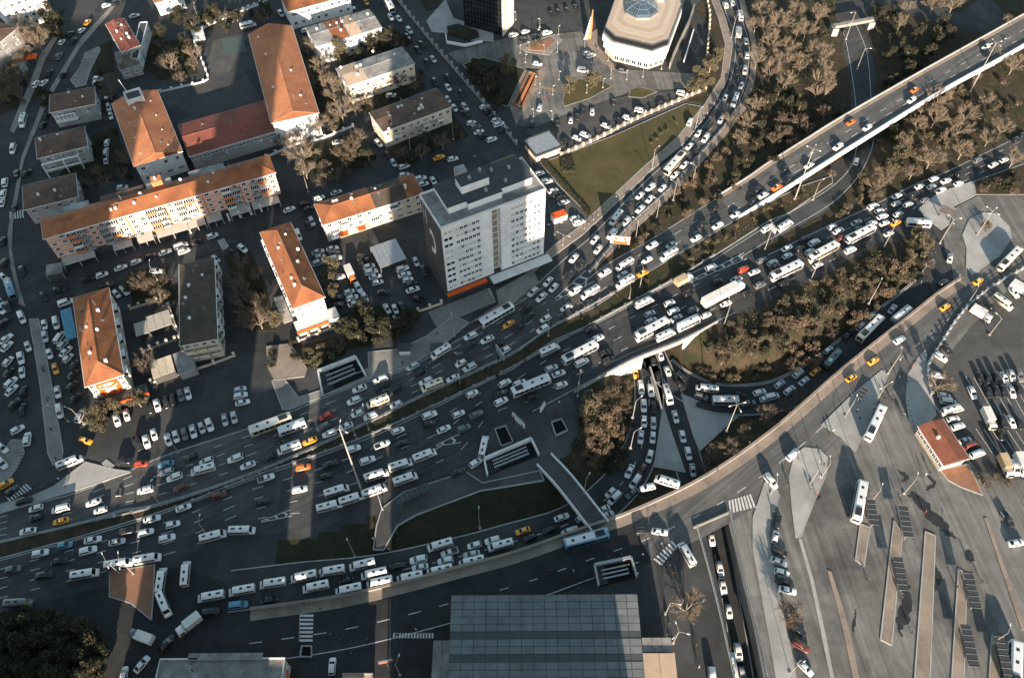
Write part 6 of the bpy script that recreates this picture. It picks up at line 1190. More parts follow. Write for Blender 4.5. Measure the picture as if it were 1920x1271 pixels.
VEH = {
'0 0': 'c w 790 40 20;c k 870 20 25;x o 652 165 50;c w 608 225 40;c k 520 255 45;c k 545 300 50;c w 460 312 48;c g 437 418 60;c k 368 540 55;c k 470 555 50;c w 265 625 60;c w 325 615 45;c w 730 588 -5;c w 728 622 -5;c s 1000 118 15;m w 170 895 255;v w 97 1110 255;c k 345 855 65;c s 795 745 -80;c s 808 800 -80;c w 822 860 -80;c w 795 1060 80;c s 790 1130 85;c s 788 1190 90;m w 1845 185 12;c k 320 930 60',
'480 0': 'x o 820 15 -60;b w 985 25 -62;c w 1003 130 -50;c w 1062 138 -50;c w 1010 222 -50;c s 1140 228 -50;c s 1122 270 -50;c k 1230 330 -50;c k 1203 372 -50;c s 1318 440 -55;c k 1272 463 -55;c k 1430 580 -55;c w 1430 650 -55;c k 1530 695 -55;c k 1330 610 -55;c w 1427 738 -60;c w 1477 803 -55;c s 1555 797 -50;c k 1560 845 -30;c w 1700 793 20;c k 1735 827 20;c k 1768 857 20;c w 1785 893 20;c w 1808 925 20;c k 1845 963 20;c w 1602 913 20;c g 1635 946 20;c w 1660 980 20;c k 1690 1012 20;c w 1755 1038 20;x o 1362 1170 20;c w 1465 1182 15;c w 912 1067 -45;c k 980 1150 -55;c s 1025 1212 -55;c w 1103 1238 20;c w 608 1055 12;c w 620 80 15;c w 705 65 15;c w 380 155 20;c w 368 225 20;c s 185 103 -50;c s 220 232 -55;c s 240 268 -55;c w 1008 712 10;z k 1700 1190 40',
'960 0': 'c w 100 235 20;c w 10 262 20;c k 85 298 20;c k 178 272 15;c w 262 245 15;c k 290 105 -60;c k 345 95 -60;c k 410 85 -60;c k 475 55 -40;c w 555 395 25;c w 588 415 25;v w 530 525 -10;c w 190 475 -8;c s 207 800 75;c k 148 918 80;c s 437 893 85;c k 485 870 85;c w 597 828 88;c k 340 915 85;c k 755 760 85;c k 530 830 60;c w 485 1028 -20;c w 545 1005 -20;c k 400 1050 -20;c w 700 937 -20;c w 862 878 -15;c k 800 897 -15;v w 957 825 -8;v w 1268 697 -8;c k 1120 770 10;c g 825 530 -10;c w 1588 38 -65;c w 1640 20 -65;m w 1698 113 -75;t w 1685 240 -88;c s 1740 305 -80;c k 1693 385 -85;c s 1748 412 -85;c k 1678 530 88;v s 1733 527 85;c k 1622 620 75;c w 1708 635 70;c w 1587 728 65;m w 1660 745 68;c k 1500 840 60;c s 1555 892 58;c k 1463 940 55;v w 1327 905 65;c w 1387 993 52;v w 1440 1030 55;c w 1320 1087 45;c k 1362 1130 40;b y 1210 1215 47;c w 1283 1225 45',
'1440 0': 'c w 1623 350 30;c k 1640 405 30;z w 1770 290 30;x j 1090 668 35;c w 1068 745 35;c j 617 910 30;c w 738 950 33;c w 520 1093 33;c w 305 1230 33;c k 120 1260 33;c w 658 1200 70;c k 930 90 -20;c k 570 215 80;c g 1560 1190 30;c w 1678 1225 30;c w 1758 1190 30;c k 1850 1040 30;c k 1895 1005 30',
'0 320': 'v w 38 85 85;c w 25 170 80;c w 15 235 80;c k 105 275 85;c k 30 685 80;c k 20 520 80;c w 25 790 -40;c k 165 745 -80;a u 80 880 -72;c w 0 970 -50;c k 62 1015 -75;c w 5 1030 -50;v w 162 1093 -70;c k 20 1140 50;c w 45 1250 40;c w 330 1145 -80;v w 418 1135 -80;v w 445 1240 55;c k 325 935 -50;c k 445 885 10;v w 490 980 20;c w 757 775 20;c k 655 805 20;c w 898 720 22;c w 1010 678 22;c k 1120 638 22;c w 1228 605 20;v w 1347 560 22;c w 1368 598 22;c k 1460 525 22;c w 1580 485 22;c k 790 855 15;c s 805 930 -45;c w 865 915 -45;c w 928 890 -45;c w 1160 745 0;c s 1605 655 -40;c w 1805 578 -40;c k 1740 605 -40;c w 910 125 10;c k 125 20 85;c k 200 15 40;v w 820 990 -60;c s 335 1235 -80',
'480 320': 'c w 248 287 22;c k 395 285 20;c w 470 205 22;c s 597 160 20;c k 355 250 20;c s 415 378 -65;c k 388 398 -65;c w 1103 30 15;c w 1225 58 15;c w 1320 75 -60;c w 1245 98 15;v w 315 480 -70;c s 462 603 15;c s 478 640 15;c s 467 685 20;c w 568 577 15;c g 580 612 15;c w 592 650 12;c w 615 790 15;t j 703 770 -65;c k 795 650 -15;c k 830 670 -15;c w 842 712 15;c w 858 752 15;c w 888 787 15;c w 905 830 15;c w 1090 730 18;c w 1105 772 18;c w 1130 810 18;c k 1160 848 18;c w 1168 884 18;c s 1190 675 -65;c k 1245 740 -65;c k 950 905 5;c k 1210 955 -10;c w 760 868 -60;c w 807 938 -60;c w 693 900 18;c w 715 945 18;c w 737 988 18;c k 605 945 15;c k 610 1000 15;c w 975 1025 -60;c w 1035 1028 -65;c k 1090 1018 -60;b w 1790 1075 30;x o 1880 1140 30;c w 1597 1230 25;c w 1720 1255 25',
'960 320': 'c w 205 20 15;c w 258 80 15;c w 303 147 20;c k 335 178 20;c k 365 205 20;c s 385 234 20;c w 470 350 20;c w 498 385 20;c w 1212 30 45;c w 1120 128 45;c w 1030 125 40;c w 952 183 45;c w 1025 210 50;c k 878 240 40;c w 955 283 45;m w 775 350 50;c s 848 378 45;v w 742 475 50;c w 617 513 50;c s 640 585 50;c w 460 650 50;c k 515 697 40;c k 430 785 45;c w 268 825 48;c w 310 870 45;c s 155 903 40;c w 218 940 42;c k 105 1025 35;c k 120 1085 30;c k 55 1165 35;c w 250 1100 28;c w 228 1178 30;c w 403 1018 28;c k 405 1070 28;c k 563 985 25;v w 473 893 30;m w 582 905 30;c w 690 760 28;m w 838 698 30;c s 825 775 28;m w 840 825 30;x o 972 762 28;c w 1008 662 28;c w 1042 557 28;c s 1185 552 30;m w 1167 622 30;c k 1410 405 28;c k 1505 283 30;c w 1370 503 28;c w 1530 410 30;c w 1665 325 32;c k 1790 225 32;c k 1815 150 32;c w 1868 182 30;c k 590 1180 25;c w 640 1245 25;m w 808 1225 25;b w 1040 1180 28;m w 1143 1220 25;a w 1310 1135 25;c s 1028 1063 25;c s 1038 1118 25;m w 985 978 25;c w 1172 983 25;c w 1205 1043 25;c s 1225 1095 28;c g 1348 1035 25;c k 1318 910 25;q w 1278 810 28;c w 1445 1073 25;S w 1575 915 27;c w 1593 988 25;c k 1747 915 25;c g 1845 850 25;c s 1672 805 25;c k 1530 825 25;c r 1722 733 28;c w 1805 752 25;c g 1860 665 25;c w 1483 720 25;v w 1900 430 30',
'1440 320': 'x j 65 123 30;c k 150 65 35;m w 130 405 32;c w 478 417 28;c w 528 450 28;c s 660 385 28;c g 675 432 28;c w 775 390 25;b w 685 475 27;c n 550 495 28;c k 750 545 25;v w 783 265 25;c w 830 297 25;c w 853 340 25;c w 868 388 25;c s 970 322 25;x o 953 385 30;c w 960 185 25;c s 955 243 25;c s 1043 250 28;c w 1128 115 25;c w 1220 118 25;c w 1235 60 25;v k 1090 175 25;c g 1168 215 25;p w 1287 143 28;c w 1327 73 25;c w 1420 93 25;c k 1430 25 25;c k 270 505 28;c k 240 580 28;c w 345 535 28;c w 143 575 28;c w 145 632 28;c s 315 603 28;b y 410 605 28;c w 373 700 28;v w 615 590 25;c s 900 465 25;b w 135 745 25;c s 35 685 28;c n 58 717 28;c k 115 840 25;a w 1120 390 -3;c w 1355 648 80;c k 1155 810 25;c k 1308 832 25;c s 928 1027 55;a s 995 1070 38;v s 768 1090 40;v s 695 1155 40;b y 760 1175 45;c k 590 1225 45;b y 1795 660 45;x o 1567 820 35;x o 1320 1010 35;t w 1590 1065 -30;m y 1750 975 -35;t w 1885 880 -30;c w 1830 905 -50;c k 1660 1020 -40;c w 980 1258 30',
'0 640': 'c w 50 35 45;c w 60 147 50;c w 155 125 -80;c w 162 228 -85;c k 65 230 50;c w 82 305 45;c w 85 360 45;c k 175 370 85;c k 110 465 50;c k 170 500 80;c w 128 655 30;c w 203 725 85;c w 205 35 -70;c w 368 90 -75;c s 470 20 50;c w 490 72 45;c w 505 122 45;x o 410 200 -75;c w 427 375 -80;v w 445 520 -80;c s 597 555 65;x o 635 735 -20;m w 517 897 22;c k 180 1185 15;x o 38 1060 30;c k 90 1110 40;c w 15 905 -50;c w 15 790 -40;c w 265 1240 15;v w 450 1245 15;c w 695 1195 18;c w 745 1255 15;c w 1080 1105 12;c n 1345 1085 20;c r 1050 908 3;c k 920 890 5;c u 1235 910 10;c s 1240 970 18;c w 1298 1010 20;m w 1510 950 15;c w 1535 890 20;c w 1750 870 20;c w 1843 920 20;c k 1420 860 20;c n 1630 1140 15;c w 1365 1235 20;z w 880 1150 15;c w 870 585 -75;c w 940 545 -75;c k 1115 495 -80;c w 1170 475 -75;c k 1235 450 -80;c k 1285 430 -80;c g 1345 400 -78;c w 1397 385 -75;c s 1785 355 15;c w 1790 402 15;c w 1805 452 12;c w 1145 690 -75;c w 1090 745 -75;c w 1250 730 -70;c w 1308 705 -75;c g 1372 688 -78;c w 1435 668 -75;c s 1500 640 -70;c w 1558 620 -70;c s 1672 580 -78;c s 1740 562 -78;v k 1030 760 -70;c k 555 170 50;c k 545 245 50;c k 540 330 50;c k 560 420 50',
'480 640': 'b y 110 618 20;a w 268 640 20;m w 245 790 20;x o 400 738 22;c w 545 685 20;c w 668 630 22;c r 520 555 20;c g 500 635 25;c k 100 860 20;z k 170 755 20;c w 730 440 22;c w 770 350 22;c w 755 535 22;c w 850 555 22;m y 905 445 22;c w 1043 468 25;c w 925 283 22;c k 935 330 22;c k 1035 355 22;c w 1265 298 22;m y 1310 325 22;c k 1215 235 25;c s 1165 185 28;m w 1375 75 32;c w 1525 160 28;c s 1590 192 28;c w 1465 272 25;z w 1490 85 20;c k 1590 30 28;c k 1790 25 28;c w 1850 65 28;c j 350 935 12;c k 555 910 20;c k 520 1000 20;c w 325 1100 12;p w 75 1015 18;c k 55 1190 18;c w 725 797 18;p w 940 765 22;c w 1057 662 22;c w 830 885 20;c k 1085 755 20;c k 1290 610 20;c w 1293 547 22;c w 1398 650 25;c w 1508 538 25;c e 1545 645 25;c g 1638 540 25;c w 1608 387 28;c w 1825 445 28;c k 1825 387 28;c w 1852 308 28;m w 600 1110 18;m w 710 1170 18;m w 545 1225 15;m w 880 1110 20;m w 895 993 18;m w 1075 917 18;m w 1255 845 22;m w 1110 1020 20;m w 1695 775 78;c w 1637 900 35;c k 1505 970 20',
'960 640': 'm w 280 60 25;b w 505 85 27;v w 520 155 27;c k 690 88 27;c k 718 140 20;c w 815 25 25;c w 945 45 22;c s 295 198 22;c w 348 238 22;c w 367 322 22;c w 58 310 22;b w 140 330 22;c k 150 412 22;x o 920 230 -82;c k 1000 235 -75;c w 1105 103 -70;c k 1048 135 -70;c k 1092 262 -75;c w 1158 218 -68;c k 1258 258 -40;c k 1250 320 -40;v w 960 345 -83;c w 1032 365 -80;m w 1160 395 -72;m w 1452 350 172;c g 1408 408 -15;a s 1590 440 0;c k 1695 390 -10;c w 1845 378 18;c g 1763 457 8;c w 1890 425 15;c w 980 478 -87;c k 1055 487 -88;c w 983 593 -90;c s 1052 607 -88;c w 958 710 265;c w 1048 712 265;c w 1025 855 255;c w 1217 558 -75;c w 1270 705 -77;c w 1313 833 -77;c s 1347 955 -82;m w 1155 1042 162;c w 1010 1085 192;c w 875 965 245;c n 970 950 235;v w 917 1045 235;c e 895 1130 215;c w 733 1122 225;v w 763 1165 225;c w 675 1250 205',
'1440 640': 'c w 450 62 40;c k 370 145 40;a e 480 130 48;x o 355 220 40;c w 225 235 40;c w 270 292 40;c s 88 315 40;c w 162 362 38;v w 30 410 12;x o 785 142 33;x o 622 267 33;b w 795 605 65;v w 185 840 45;v w 20 1040 -50;b w 678 1190 80;c k 1335 62 -35;c w 1285 115 -35;c w 1270 250 -10;c s 1315 405 -10;v s 1345 450 -8;m w 1375 505 15;c w 1380 575 12;c w 1415 630 18;c s 1470 735 15;v n 1510 770 20;v w 1560 835 20;c k 1580 270 -65;c k 1640 270 -65;c k 1703 272 -65;c w 1762 270 -65;c s 1812 252 -65;c g 1870 255 -65;c k 1640 372 -65;c k 1700 370 -65;c k 1755 370 -65;c s 1812 370 -65;c k 1872 355 -65;c w 1520 382 -65;t y 1645 575 -65;c k 1740 690 -75;c k 1750 590 -65;c w 1812 595 -60;c k 1880 610 -65;q w 1772 925 -65;t w 1890 915 -65;v w 1835 940 -65',
'0 951': 'x o 450 100 15;c w 205 175 10;c k 265 80 12;c w 300 340 12;c w 690 240 12;c u 480 280 12;c w 655 320 15;c s 870 255 12;c k 940 175 12;c w 1085 185 15;c w 1130 85 15;c w 1285 125 15;c w 1243 228 15;c k 440 400 12;c g 95 460 12;c k 330 505 10;m w 630 495 10;m w 880 418 10;m w 1095 380 10;m w 1585 212 15;m w 1800 170 2;m w 1380 490 85;m w 1198 540 82;m w 1218 720 -68;m w 1570 660 190;m w 1800 615 190;v u 1775 725 8;c k 1570 775 10;t w 1405 870 218;t g 1050 960 160;m g 135 712 3;c w 1055 1165 50;c w 922 1240 80;c k 1245 1010 50',
'480 951': 'm w 125 562 8;m w 355 512 12;m w 445 588 12;m w 565 470 10;m w 790 425 13;m w 878 492 12;m w 688 608 12;m w 920 555 12;m w 1145 517 12;m w 1368 468 12;m w 1605 403 13;m w 1370 278 16;m w 1820 280 15;c k 660 545 12;c w 1208 388 12;c w 1220 443 10;p w 1440 332 18;c w 1410 395 12;c s 1605 348 12;c w 1625 280 15;c w 1760 245 15;c k 1050 435 12;c k 80 690 10;c w 567 1180 85',
'960 951': 'c w 370 72 20;c w 520 75 30;c s 705 60 25;x o 80 172 18;c k 135 225 20;c k 280 165 20;v w 430 180 18;b u 550 235 195;c k 970 170 5;c w 1100 180 -8;m w 1303 345 120;x o 1458 135 -85;c w 1487 232 -80;c k 1468 395 -80;c w 1547 455 -78;c w 1570 585 -78;c w 1615 770 -80;c w 1538 848 -82;c k 1500 685 -80;c k 1575 1035 -80;c w 1683 1075 -80;a w 1637 1210 -80;c s 1715 1240 -75;v w 1490 1265 -85',
'1440 951': 'c k 75 100 80;c w 55 218 78;c k 85 325 -25;c s 80 402 -20;c w 105 483 -15;c k 120 545 -15;c w 147 615 -12;c k 225 915 -30;c n 245 1030 -30;c w 280 1195 -45;b w 1835 1180 88;p k 1785 85 -55;c w 1850 262 10',
}
for k, s in VEH.items():
    ox, oy = map(float, k.split())
    for e in s.split(';'):
        t, col, x, y, a = e.split(); place(t, col, ox + float(x) / 3.97, oy + float(y) / 3.97, float(a))
# ================================================================ STREET LAMPS, MASTS, SIGNS
def lamp(px, py, h=9.5, arms=1, az=None, look=None, reach=1.8, z=0.1):
    b = G(px, py, z); az = R0.uniform(0, 6.28) if az is None else math.radians(az)
    o = put('street_lamp' if h < 15 else 'light_mast', None, None, b, az)
    mb = MB(); mb.tube([(0, 0, -.2), (0, 0, h)], [.04 + h * .0075, .03 + h * .003], 8); mb.build('pole', lamp_m, o)
    mb = MB(); mb.box(-.3, .3, -.3, .3, -.1, .35); mb.build('base', concrete, o)
    for k in range(arms):
        a = 6.283 * k / arms; c, s = math.cos(a), math.sin(a)
        mb = MB(); mb.tube([(0, 0, h - .2), (c * reach * .5, s * reach * .5, h + .15), (c * reach, s * reach, h + .2)], [.05, .045, .04], 5); ar = mb.build('arm', lamp_m, o)
        mb = MB(); mb.box(-.36, .36, -.13, .13, -.08, .07, tx=.1, ty=.04); hd = mb.build('lamp_head', wall_w, ar, (c * (reach + .3), s * (reach + .3), h + .2), a)
    reg(o, look or ('tall light mast with %d heads' % arms if h >= 15 else ('single armed street lamp' if arms == 1 else 'street lamp with %d heads' % arms)), 'street lamp', (px, py)); return o
for a in ((1490, 374, 22, 4), (1819, 172.5, 21, 4), (678, 920, 33, 3), (1832, 441, 11, 4), (1762, 456, 11, 3), (1520, 525, 11, 1, 120), (1658, 462, 10, 1, 100), (1629, 569, 9.5, 1, 60), (1358, 607, 10, 1, 100), (302, 947, 10.8, 2, 60), (666, 816, 10, 2, 70), (692, 806, 10, 1, 100), (717, 955, 9, 1, 110),
          (666, 1044, 7, 1, 120), (863, 722, 9, 1, 100), (1028, 630, 10, 1, 100), (1200, 538, 9, 1, 100), (1083, 743, 10, 2, 80), (1186, 783, 9, 1, 40), (1182, 840, 9, 1, 30), (1362, 808, 14, 4), (1095, 925, 8, 1, 60), (900, 990, 8, 1, 90), (1180, 560, 5, 1, 100), (1262, 376, 8, 1, 140), (1231, 409, 8, 1, 140), (1192, 446, 8, 1, 140), (1298, 345, 8, 1, 140),
          (1371, 72, 9, 1, 60), (1303, 245, 9, 1, 50), (1222, 318, 9, 1, 45), (1586, 74, 12, 1, 200), (1607, 130, 9, 1, 0), (1524, 375, 8, 1, 40), (1434, 468, 9, 1, 100), (390, 1004, 8, 1, 90), (158, 795, 8, 1, 160), (334, 848, 6, 1, 110), (128, 790, 8, 1, 170), (1855, 628, 8, 1, 120), (1812, 572, 7, 1, 60), (1640, 755, 9, 2, 30), (1665, 700, 10, 2, 70), (1585, 780, 8, 1, 60), (1540, 895, 8, 1, 80),
          (1520, 905, 8, 2, 80), (1695, 925, 8, 1, 60), (1630, 945, 8, 1, 60), (1860, 1205, 8, 1, 60), (1481, 1262, 6, 1, 30), (1445, 925, 7, 1, 80), (1262, 1205, 9, 3), (1248, 1150, 8, 1), (750, 1265, 9, 1, 70), (852, 630, 8, 1, 100), (772, 300, 8, 1, 90), (850, 262, 7, 1, 120), (578, 360, 7, 1, 100), (295, 525, 7, 1, 100), (375, 45, 8, 1, 100), (1010, 470, 7, 1), (1055, 460, 5, 2), (1040, 440, 5, 2), (225, 1075, 9, 2), (250, 1075, 9, 2)):
    lamp(*a)
for x, y in ((967, 38), (1012, 52), (1047, 66), (1045, 98), (1020, 100), (992, 95), (975, 100), (985, 118), (1003, 160), (1012, 175), (1036, 178), (1048, 150), (1096, 90), (1108, 118), (1140, 115), (1145, 148), (1175, 150), (1205, 145), (1240, 130), (1100, 175), (1130, 165), (1270, 50), (1000, 220), (1035, 225), (975, 215)):
    lamp(x, y, 3.8, 1, look='small plaza lamp', reach=.15)
# roof-edge lamps of the wall along the upper street, fence with pillars
def fence(name, label, pts, n, h=1.6, m=paving, m2=wall_c, z=.0, rail=True):
    ln = smooth_line(GP(pts, z), 40); o = thing(name, label, 'fence', ln[0]); mb = MB(); wallstrip(mb, ln, .35, .7, .2); lp(mb.build('plinth', m), o)
    if rail: mb = MB(); wallstrip(mb, [p + Vector((0, 0, .9)) for p in ln], .06, .08, 0); wallstrip(mb, [p + Vector((0, 0, h - .15)) for p in ln], .06, .08, 0); lp(mb.build('rail', m2), o)
    pm = MB(); pm.box(-.32, .32, -.32, .32, 0, h).box(-.4, .4, -.4, .4, h, h + .15); pm = pm.mesh('pillar', m2)
    for p in resample(ln, n): put('pillar', pm, o, p - ln[0], math.atan2((ln[1] - ln[0]).y, (ln[1] - ln[0]).x))
    return o
rail_m = mat('guard_rail_steel', (.16, .16, .16), (.24, .24, .235), s=.8, rough=.6)
fence('boundary_wall', 'cream walled fence with pillars between the car park and the lawn', [(1052, 293), (1120, 262), (1200, 222), (1322, 170)], 22)
fence('boundary_wall', 'long grey wall with lamp pillars along the upper street', [(738, -8), (800, 70), (860, 140), (915, 205), (968, 272)], 26, 2.2, concrete, concrete)
fence('boundary_wall', 'pale wall with small kiosks along the school street', [(362, 66), (400, 45), (455, 22), (500, 5)], 14, 1.5, wall_w, wall_w)
fence('yard_wall', 'low white edged wall around the school yard', [(302, 174), (340, 165), (386, 153), (388, 138), (365, 80)], 12, 1.2, wall_w, wall_w, rail=False)
fence('yard_wall', 'thin wall in front of the school hall under the bare trees', [(500, 296), (560, 270), (600, 262), (662, 238)], 10, 1.2, wall_w, wall_w, rail=False)
fence('railing_fence', 'grey railing above the car park on the bus terminal side', [(1745, 740), (1738, 690), (1760, 650), (1800, 590), (1850, 545), (1925, 500)], 26, 1.4, metal_g, metal_g)
fence('boundary_wall', 'stone fence between the octagonal hall and the curved road', [(1322, -8), (1330, 30), (1328, 70), (1325, 105)], 14, 1.6)
fence('guard_rail', 'metal guard rail along the lower edge of the upper carriageway', [(150, 983), (302, 948), (480, 888), (641, 817), (757, 761), (845, 719), (960, 666), (1030, 618), (1187, 529)], 40, .7, rail_m, rail_m, rail=False)
fence('guard_rail', 'metal guard rail along the curved road above the big lawn', [(1106, 512), (1179, 425), (1245, 365), (1288, 319), (1354, 243), (1387, 197)], 24, .7, rail_m, rail_m, rail=False)
fence('guard_rail', 'guard rail along the upper edge of the lower highway', [(330, 952), (480, 893), (700, 813), (960, 690), (1116, 604), (1262, 525), (1338, 480)], 40, .7, rail_m, rail_m, rail=False)
for k, (lb, q) in enumerate((('broken low wall across the restaurant courtyard', [(268, 660), (330, 638)]), ('courtyard wall behind the pale panelled canopy', [(246, 580), (312, 560)]), ('side wall between the courtyard and the dark roofed block', [(318, 575), (340, 640), (350, 655)]), ('wall along the parking yard below the kiosk roofs', [(285, 718), (372, 692), (440, 668)]), ('garden wall beside the dark trees and the white yard', [(560, 640), (640, 610)]), ('low wall at the end of the tower car park', [(740, 600), (800, 580), (828, 570)]))):
    fence('courtyard_wall', lb, q, 5, 1.7, wall_c if k % 2 else wall_g, wall_c, rail=False)
# billboards and sign gantries
def billboard(label, px, py, w_, h_, z, az, m, two=False, name='billboard'):
    b = G(px, py); o = thing(name, label, 'billboard', b, math.radians(az)); mb = MB(); mb.box(-w_ / 2, w_ / 2, -.15, .15, z, z + h_); p = mb.build('panel', m, o)
    mb = MB(); wallstrip(mb, [Vector((-w_ / 2, 0, z - .1)), Vector((w_ / 2, 0, z - .1))], .4, .1, 0); wallstrip(mb, [Vector((-w_ / 2, 0, z + h_)), Vector((w_ / 2, 0, z + h_))], .4, .1, 0); mb.build('frame', metal_g, o)
    for x in ((-w_ * .35, w_ * .35) if two else (0,)): mb = MB(); mb.tube([(x, .3, -.2), (x, .3, z + h_ * .6)], [.2, .16], 8); mb.build('post', metal_d, o)
    return o, p
o, p = billboard('orange billboard with white lettering beside the curved road', 1160, 470, 6.2, 3.4, 3.4, -8, red_sign)
mb = MB()
for q in (((-3.0, 3.5), (-2.2, 3.5), (-2.2, 6.7), (-3.0, 6.7)), ((2.3, 3.5), (3.0, 3.5), (3.0, 6.7), (2.3, 6.7)), ((-2.2, 5.2), (-.6, 5.0), (.6, 5.0), (2.3, 5.2), (2.3, 6.6), (-2.2, 6.6)), ((-1.6, 4.7), (-1.1, 4.6), (1.1, 4.6), (1.6, 4.7), (1.6, 5.1), (-1.6, 5.1))): mb.face([(x, -.17, z) for x, z in q])
mb.build('print', wall_w, p); mb = MB()
for x in (-1.35, 1.45): mb.face([(x + math.cos(a) * .62, -.19, 5.75 + math.sin(a) * .5) for a in [6.283 * k / 12 for k in range(12)]])
mb.build('print', red_sign, p)
billboard('white roadside sign board on two posts by the station square', 972, 800, 5, 2.2, 2.5, 130, wall_w, True); billboard('white gantry sign at the median of the highway', 938, 682, 4.5, 2.4, 4.5, -60, metal_g, True); billboard('white road sign panel by the deck ramp', 1441, 452, 3, 2.2, 5, -70, wall_w, True)
billboard('small blue-white information board on the plaza by the station square', 1017, 770, 2.6, 2.2, 1, 60, wall_w); billboard('dark advertising stand on the pavement wedge', 1768, 410, 4.5, 3.5, 2, -40, wall_d, True)
o, p = billboard('red and white pole barrier sign at the footpath', 728, 1250, 3.2, .9, 4.4, 10, red_sign)
# bus shelters of the terminal
def shelter(px, py, L, az, label, wd=2.3, h=2.9):
    b = G(px, py, .2); o = thing('bus_shelter', label, 'bus shelter', b, math.radians(az)); mb = MB(); mb.box(-L / 2, L / 2, -wd / 2, wd / 2, h, h + .1); mb.build('canopy', metal_d, o)
    for k in range(int(L / 1.4) + 1): mb = MB(); x = -L / 2 + k * 1.4; mb.box(x - .04, x + .04, -wd / 2 - .03, wd / 2 + .03, h + .1, h + .17); mb.build('roof_rib', rail_m, o)
    for s in (-.42, -.14, .14, .42): mb = MB(); mb.box(-.08, .08, -.08, .08, 0, h); mb.build('post', metal_g, o, (L * s, 0, 0))
    mb = MB(); mb.box(-L * .35, L * .35, -.3, .1, .42, .5); mb.build('bench', metal_d, o)
for px, py, L, lb in ((1628, 968, 7, 'ribbed bus shelter beside the parked white bus'), (1690, 985, 8.5, 'ribbed bus shelter near the oil stain'), (1680, 1082, 8.5, 'ribbed bus shelter halfway down the second platform'), (1812, 1112, 9, 'ribbed bus shelter at the head of the fourth platform'), (1808, 1216, 9.5, 'ribbed bus shelter low on the fourth platform'), (1872, 1240, 10, 'ribbed bus shelter by the bus in the lower corner')): shelter(px, py, L, 84, lb)
shelter(777, 933, 9, 28, 'glazed bus stop shelter on the pavement by the waiting minibuses', 2.2, 2.6); shelter(1612, 745, 4.5, 50, 'small bus stop on the triangular island', 1.6, 2.5)
for x, y in ((820, 660), (760, 660)): 
    o = thing('newsstand', 'white news kiosk on the paved strip %s' % ('near the forecourt' if x == 820 else 'by the dark trees'), 'kiosk', G(x, y)); mb = MB(); mb.box(-1.6, 1.6, -1.2, 1.2, 0, 2.4); mb.build('body', wall_w, o); mb = MB(); mb.box(-1.9, 1.9, -1.5, 1.5, 2.4, 2.55); mb.build('roof', bitumen, o)
# ================================================================ PEOPLE
def person_mesh(seed):
    r = random.Random(seed); st = .16 + r.random() * .22
    V = [(0, 0, .92), (0, 0, 1.18), (.01, 0, 1.42), (.02, 0, 1.54), (.03, 0, 1.68), (0, .18, 1.40), (st * .6, .25, 1.14), (st * .9, .24, .90), (0, -.18, 1.40), (-st * .6, -.25, 1.14), (-st * .4, -.24, .90), (0, .09, .88), (-st * .4, .1, .48), (-st, .1, .06), (-st + .14, .1, .04), (0, -.09, .88), (st * .6, -.1, .48), (st, -.1, .06), (st + .15, -.1, .04)]
    E = [(0, 1), (1, 2), (2, 3), (3, 4), (2, 5), (5, 6), (6, 7), (2, 8), (8, 9), (9, 10), (0, 11), (11, 12), (12, 13), (13, 14), (0, 15), (15, 16), (16, 17), (17, 18)]
    RD = [.15, .16, .15, .06, .11, .08, .055, .045, .08, .055, .045, .1, .075, .05, .045, .1, .075, .05, .045]
    me = bpy.data.meshes.new('person_cage'); me.from_pydata(V, E, []); o = bpy.data.objects.new('person_cage', me); C.objects.link(o)
    m = o.modifiers.new('skin', 'SKIN'); s2 = o.modifiers.new('sub', 'SUBSURF'); s2.levels = 1
    if not me.skin_vertices: 
        bpy.context.view_layer.objects.active = o
    for i, sv in enumerate(me.skin_vertices[0].data if me.skin_vertices else []): sv.radius = (RD[i], RD[i])
    bpy.context.view_layer.update(); ev = o.evaluated_get(bpy.context.evaluated_depsgraph_get()); out = bpy.data.meshes.new_from_object(ev)
    bpy.data.objects.remove(o); return out
skin_m = mat('skin', (.45, .28, .2)); trous = mat('dark_trousers', (.02, .021, .026)); hairm = mat('dark_hair', (.012, .01, .009))
coats = {'black': mat('black_coat', (.014, .014, .016)), 'grey': mat('grey_coat', (.12, .12, .125)), 'white': mat('white_shirt', (.6, .6, .58)), 'red': mat('red_coat', (.35, .04, .03)), 'blue': mat('navy_coat', (.03, .05, .1))}
PME = {}
for i, (cn, cm_) in enumerate(coats.items()):
    me = person_mesh(i); me.materials.clear()
    for m in (trous, cm_, skin_m, hairm): me.materials.append(m)
    for p in me.polygons: c = p.center; p.material_index = 0 if c.z < .95 else (3 if c.z > 1.70 or (c.z > 1.6 and c.x < .02) else 2 if c.z > 1.5 else 1)
    PME[cn] = me
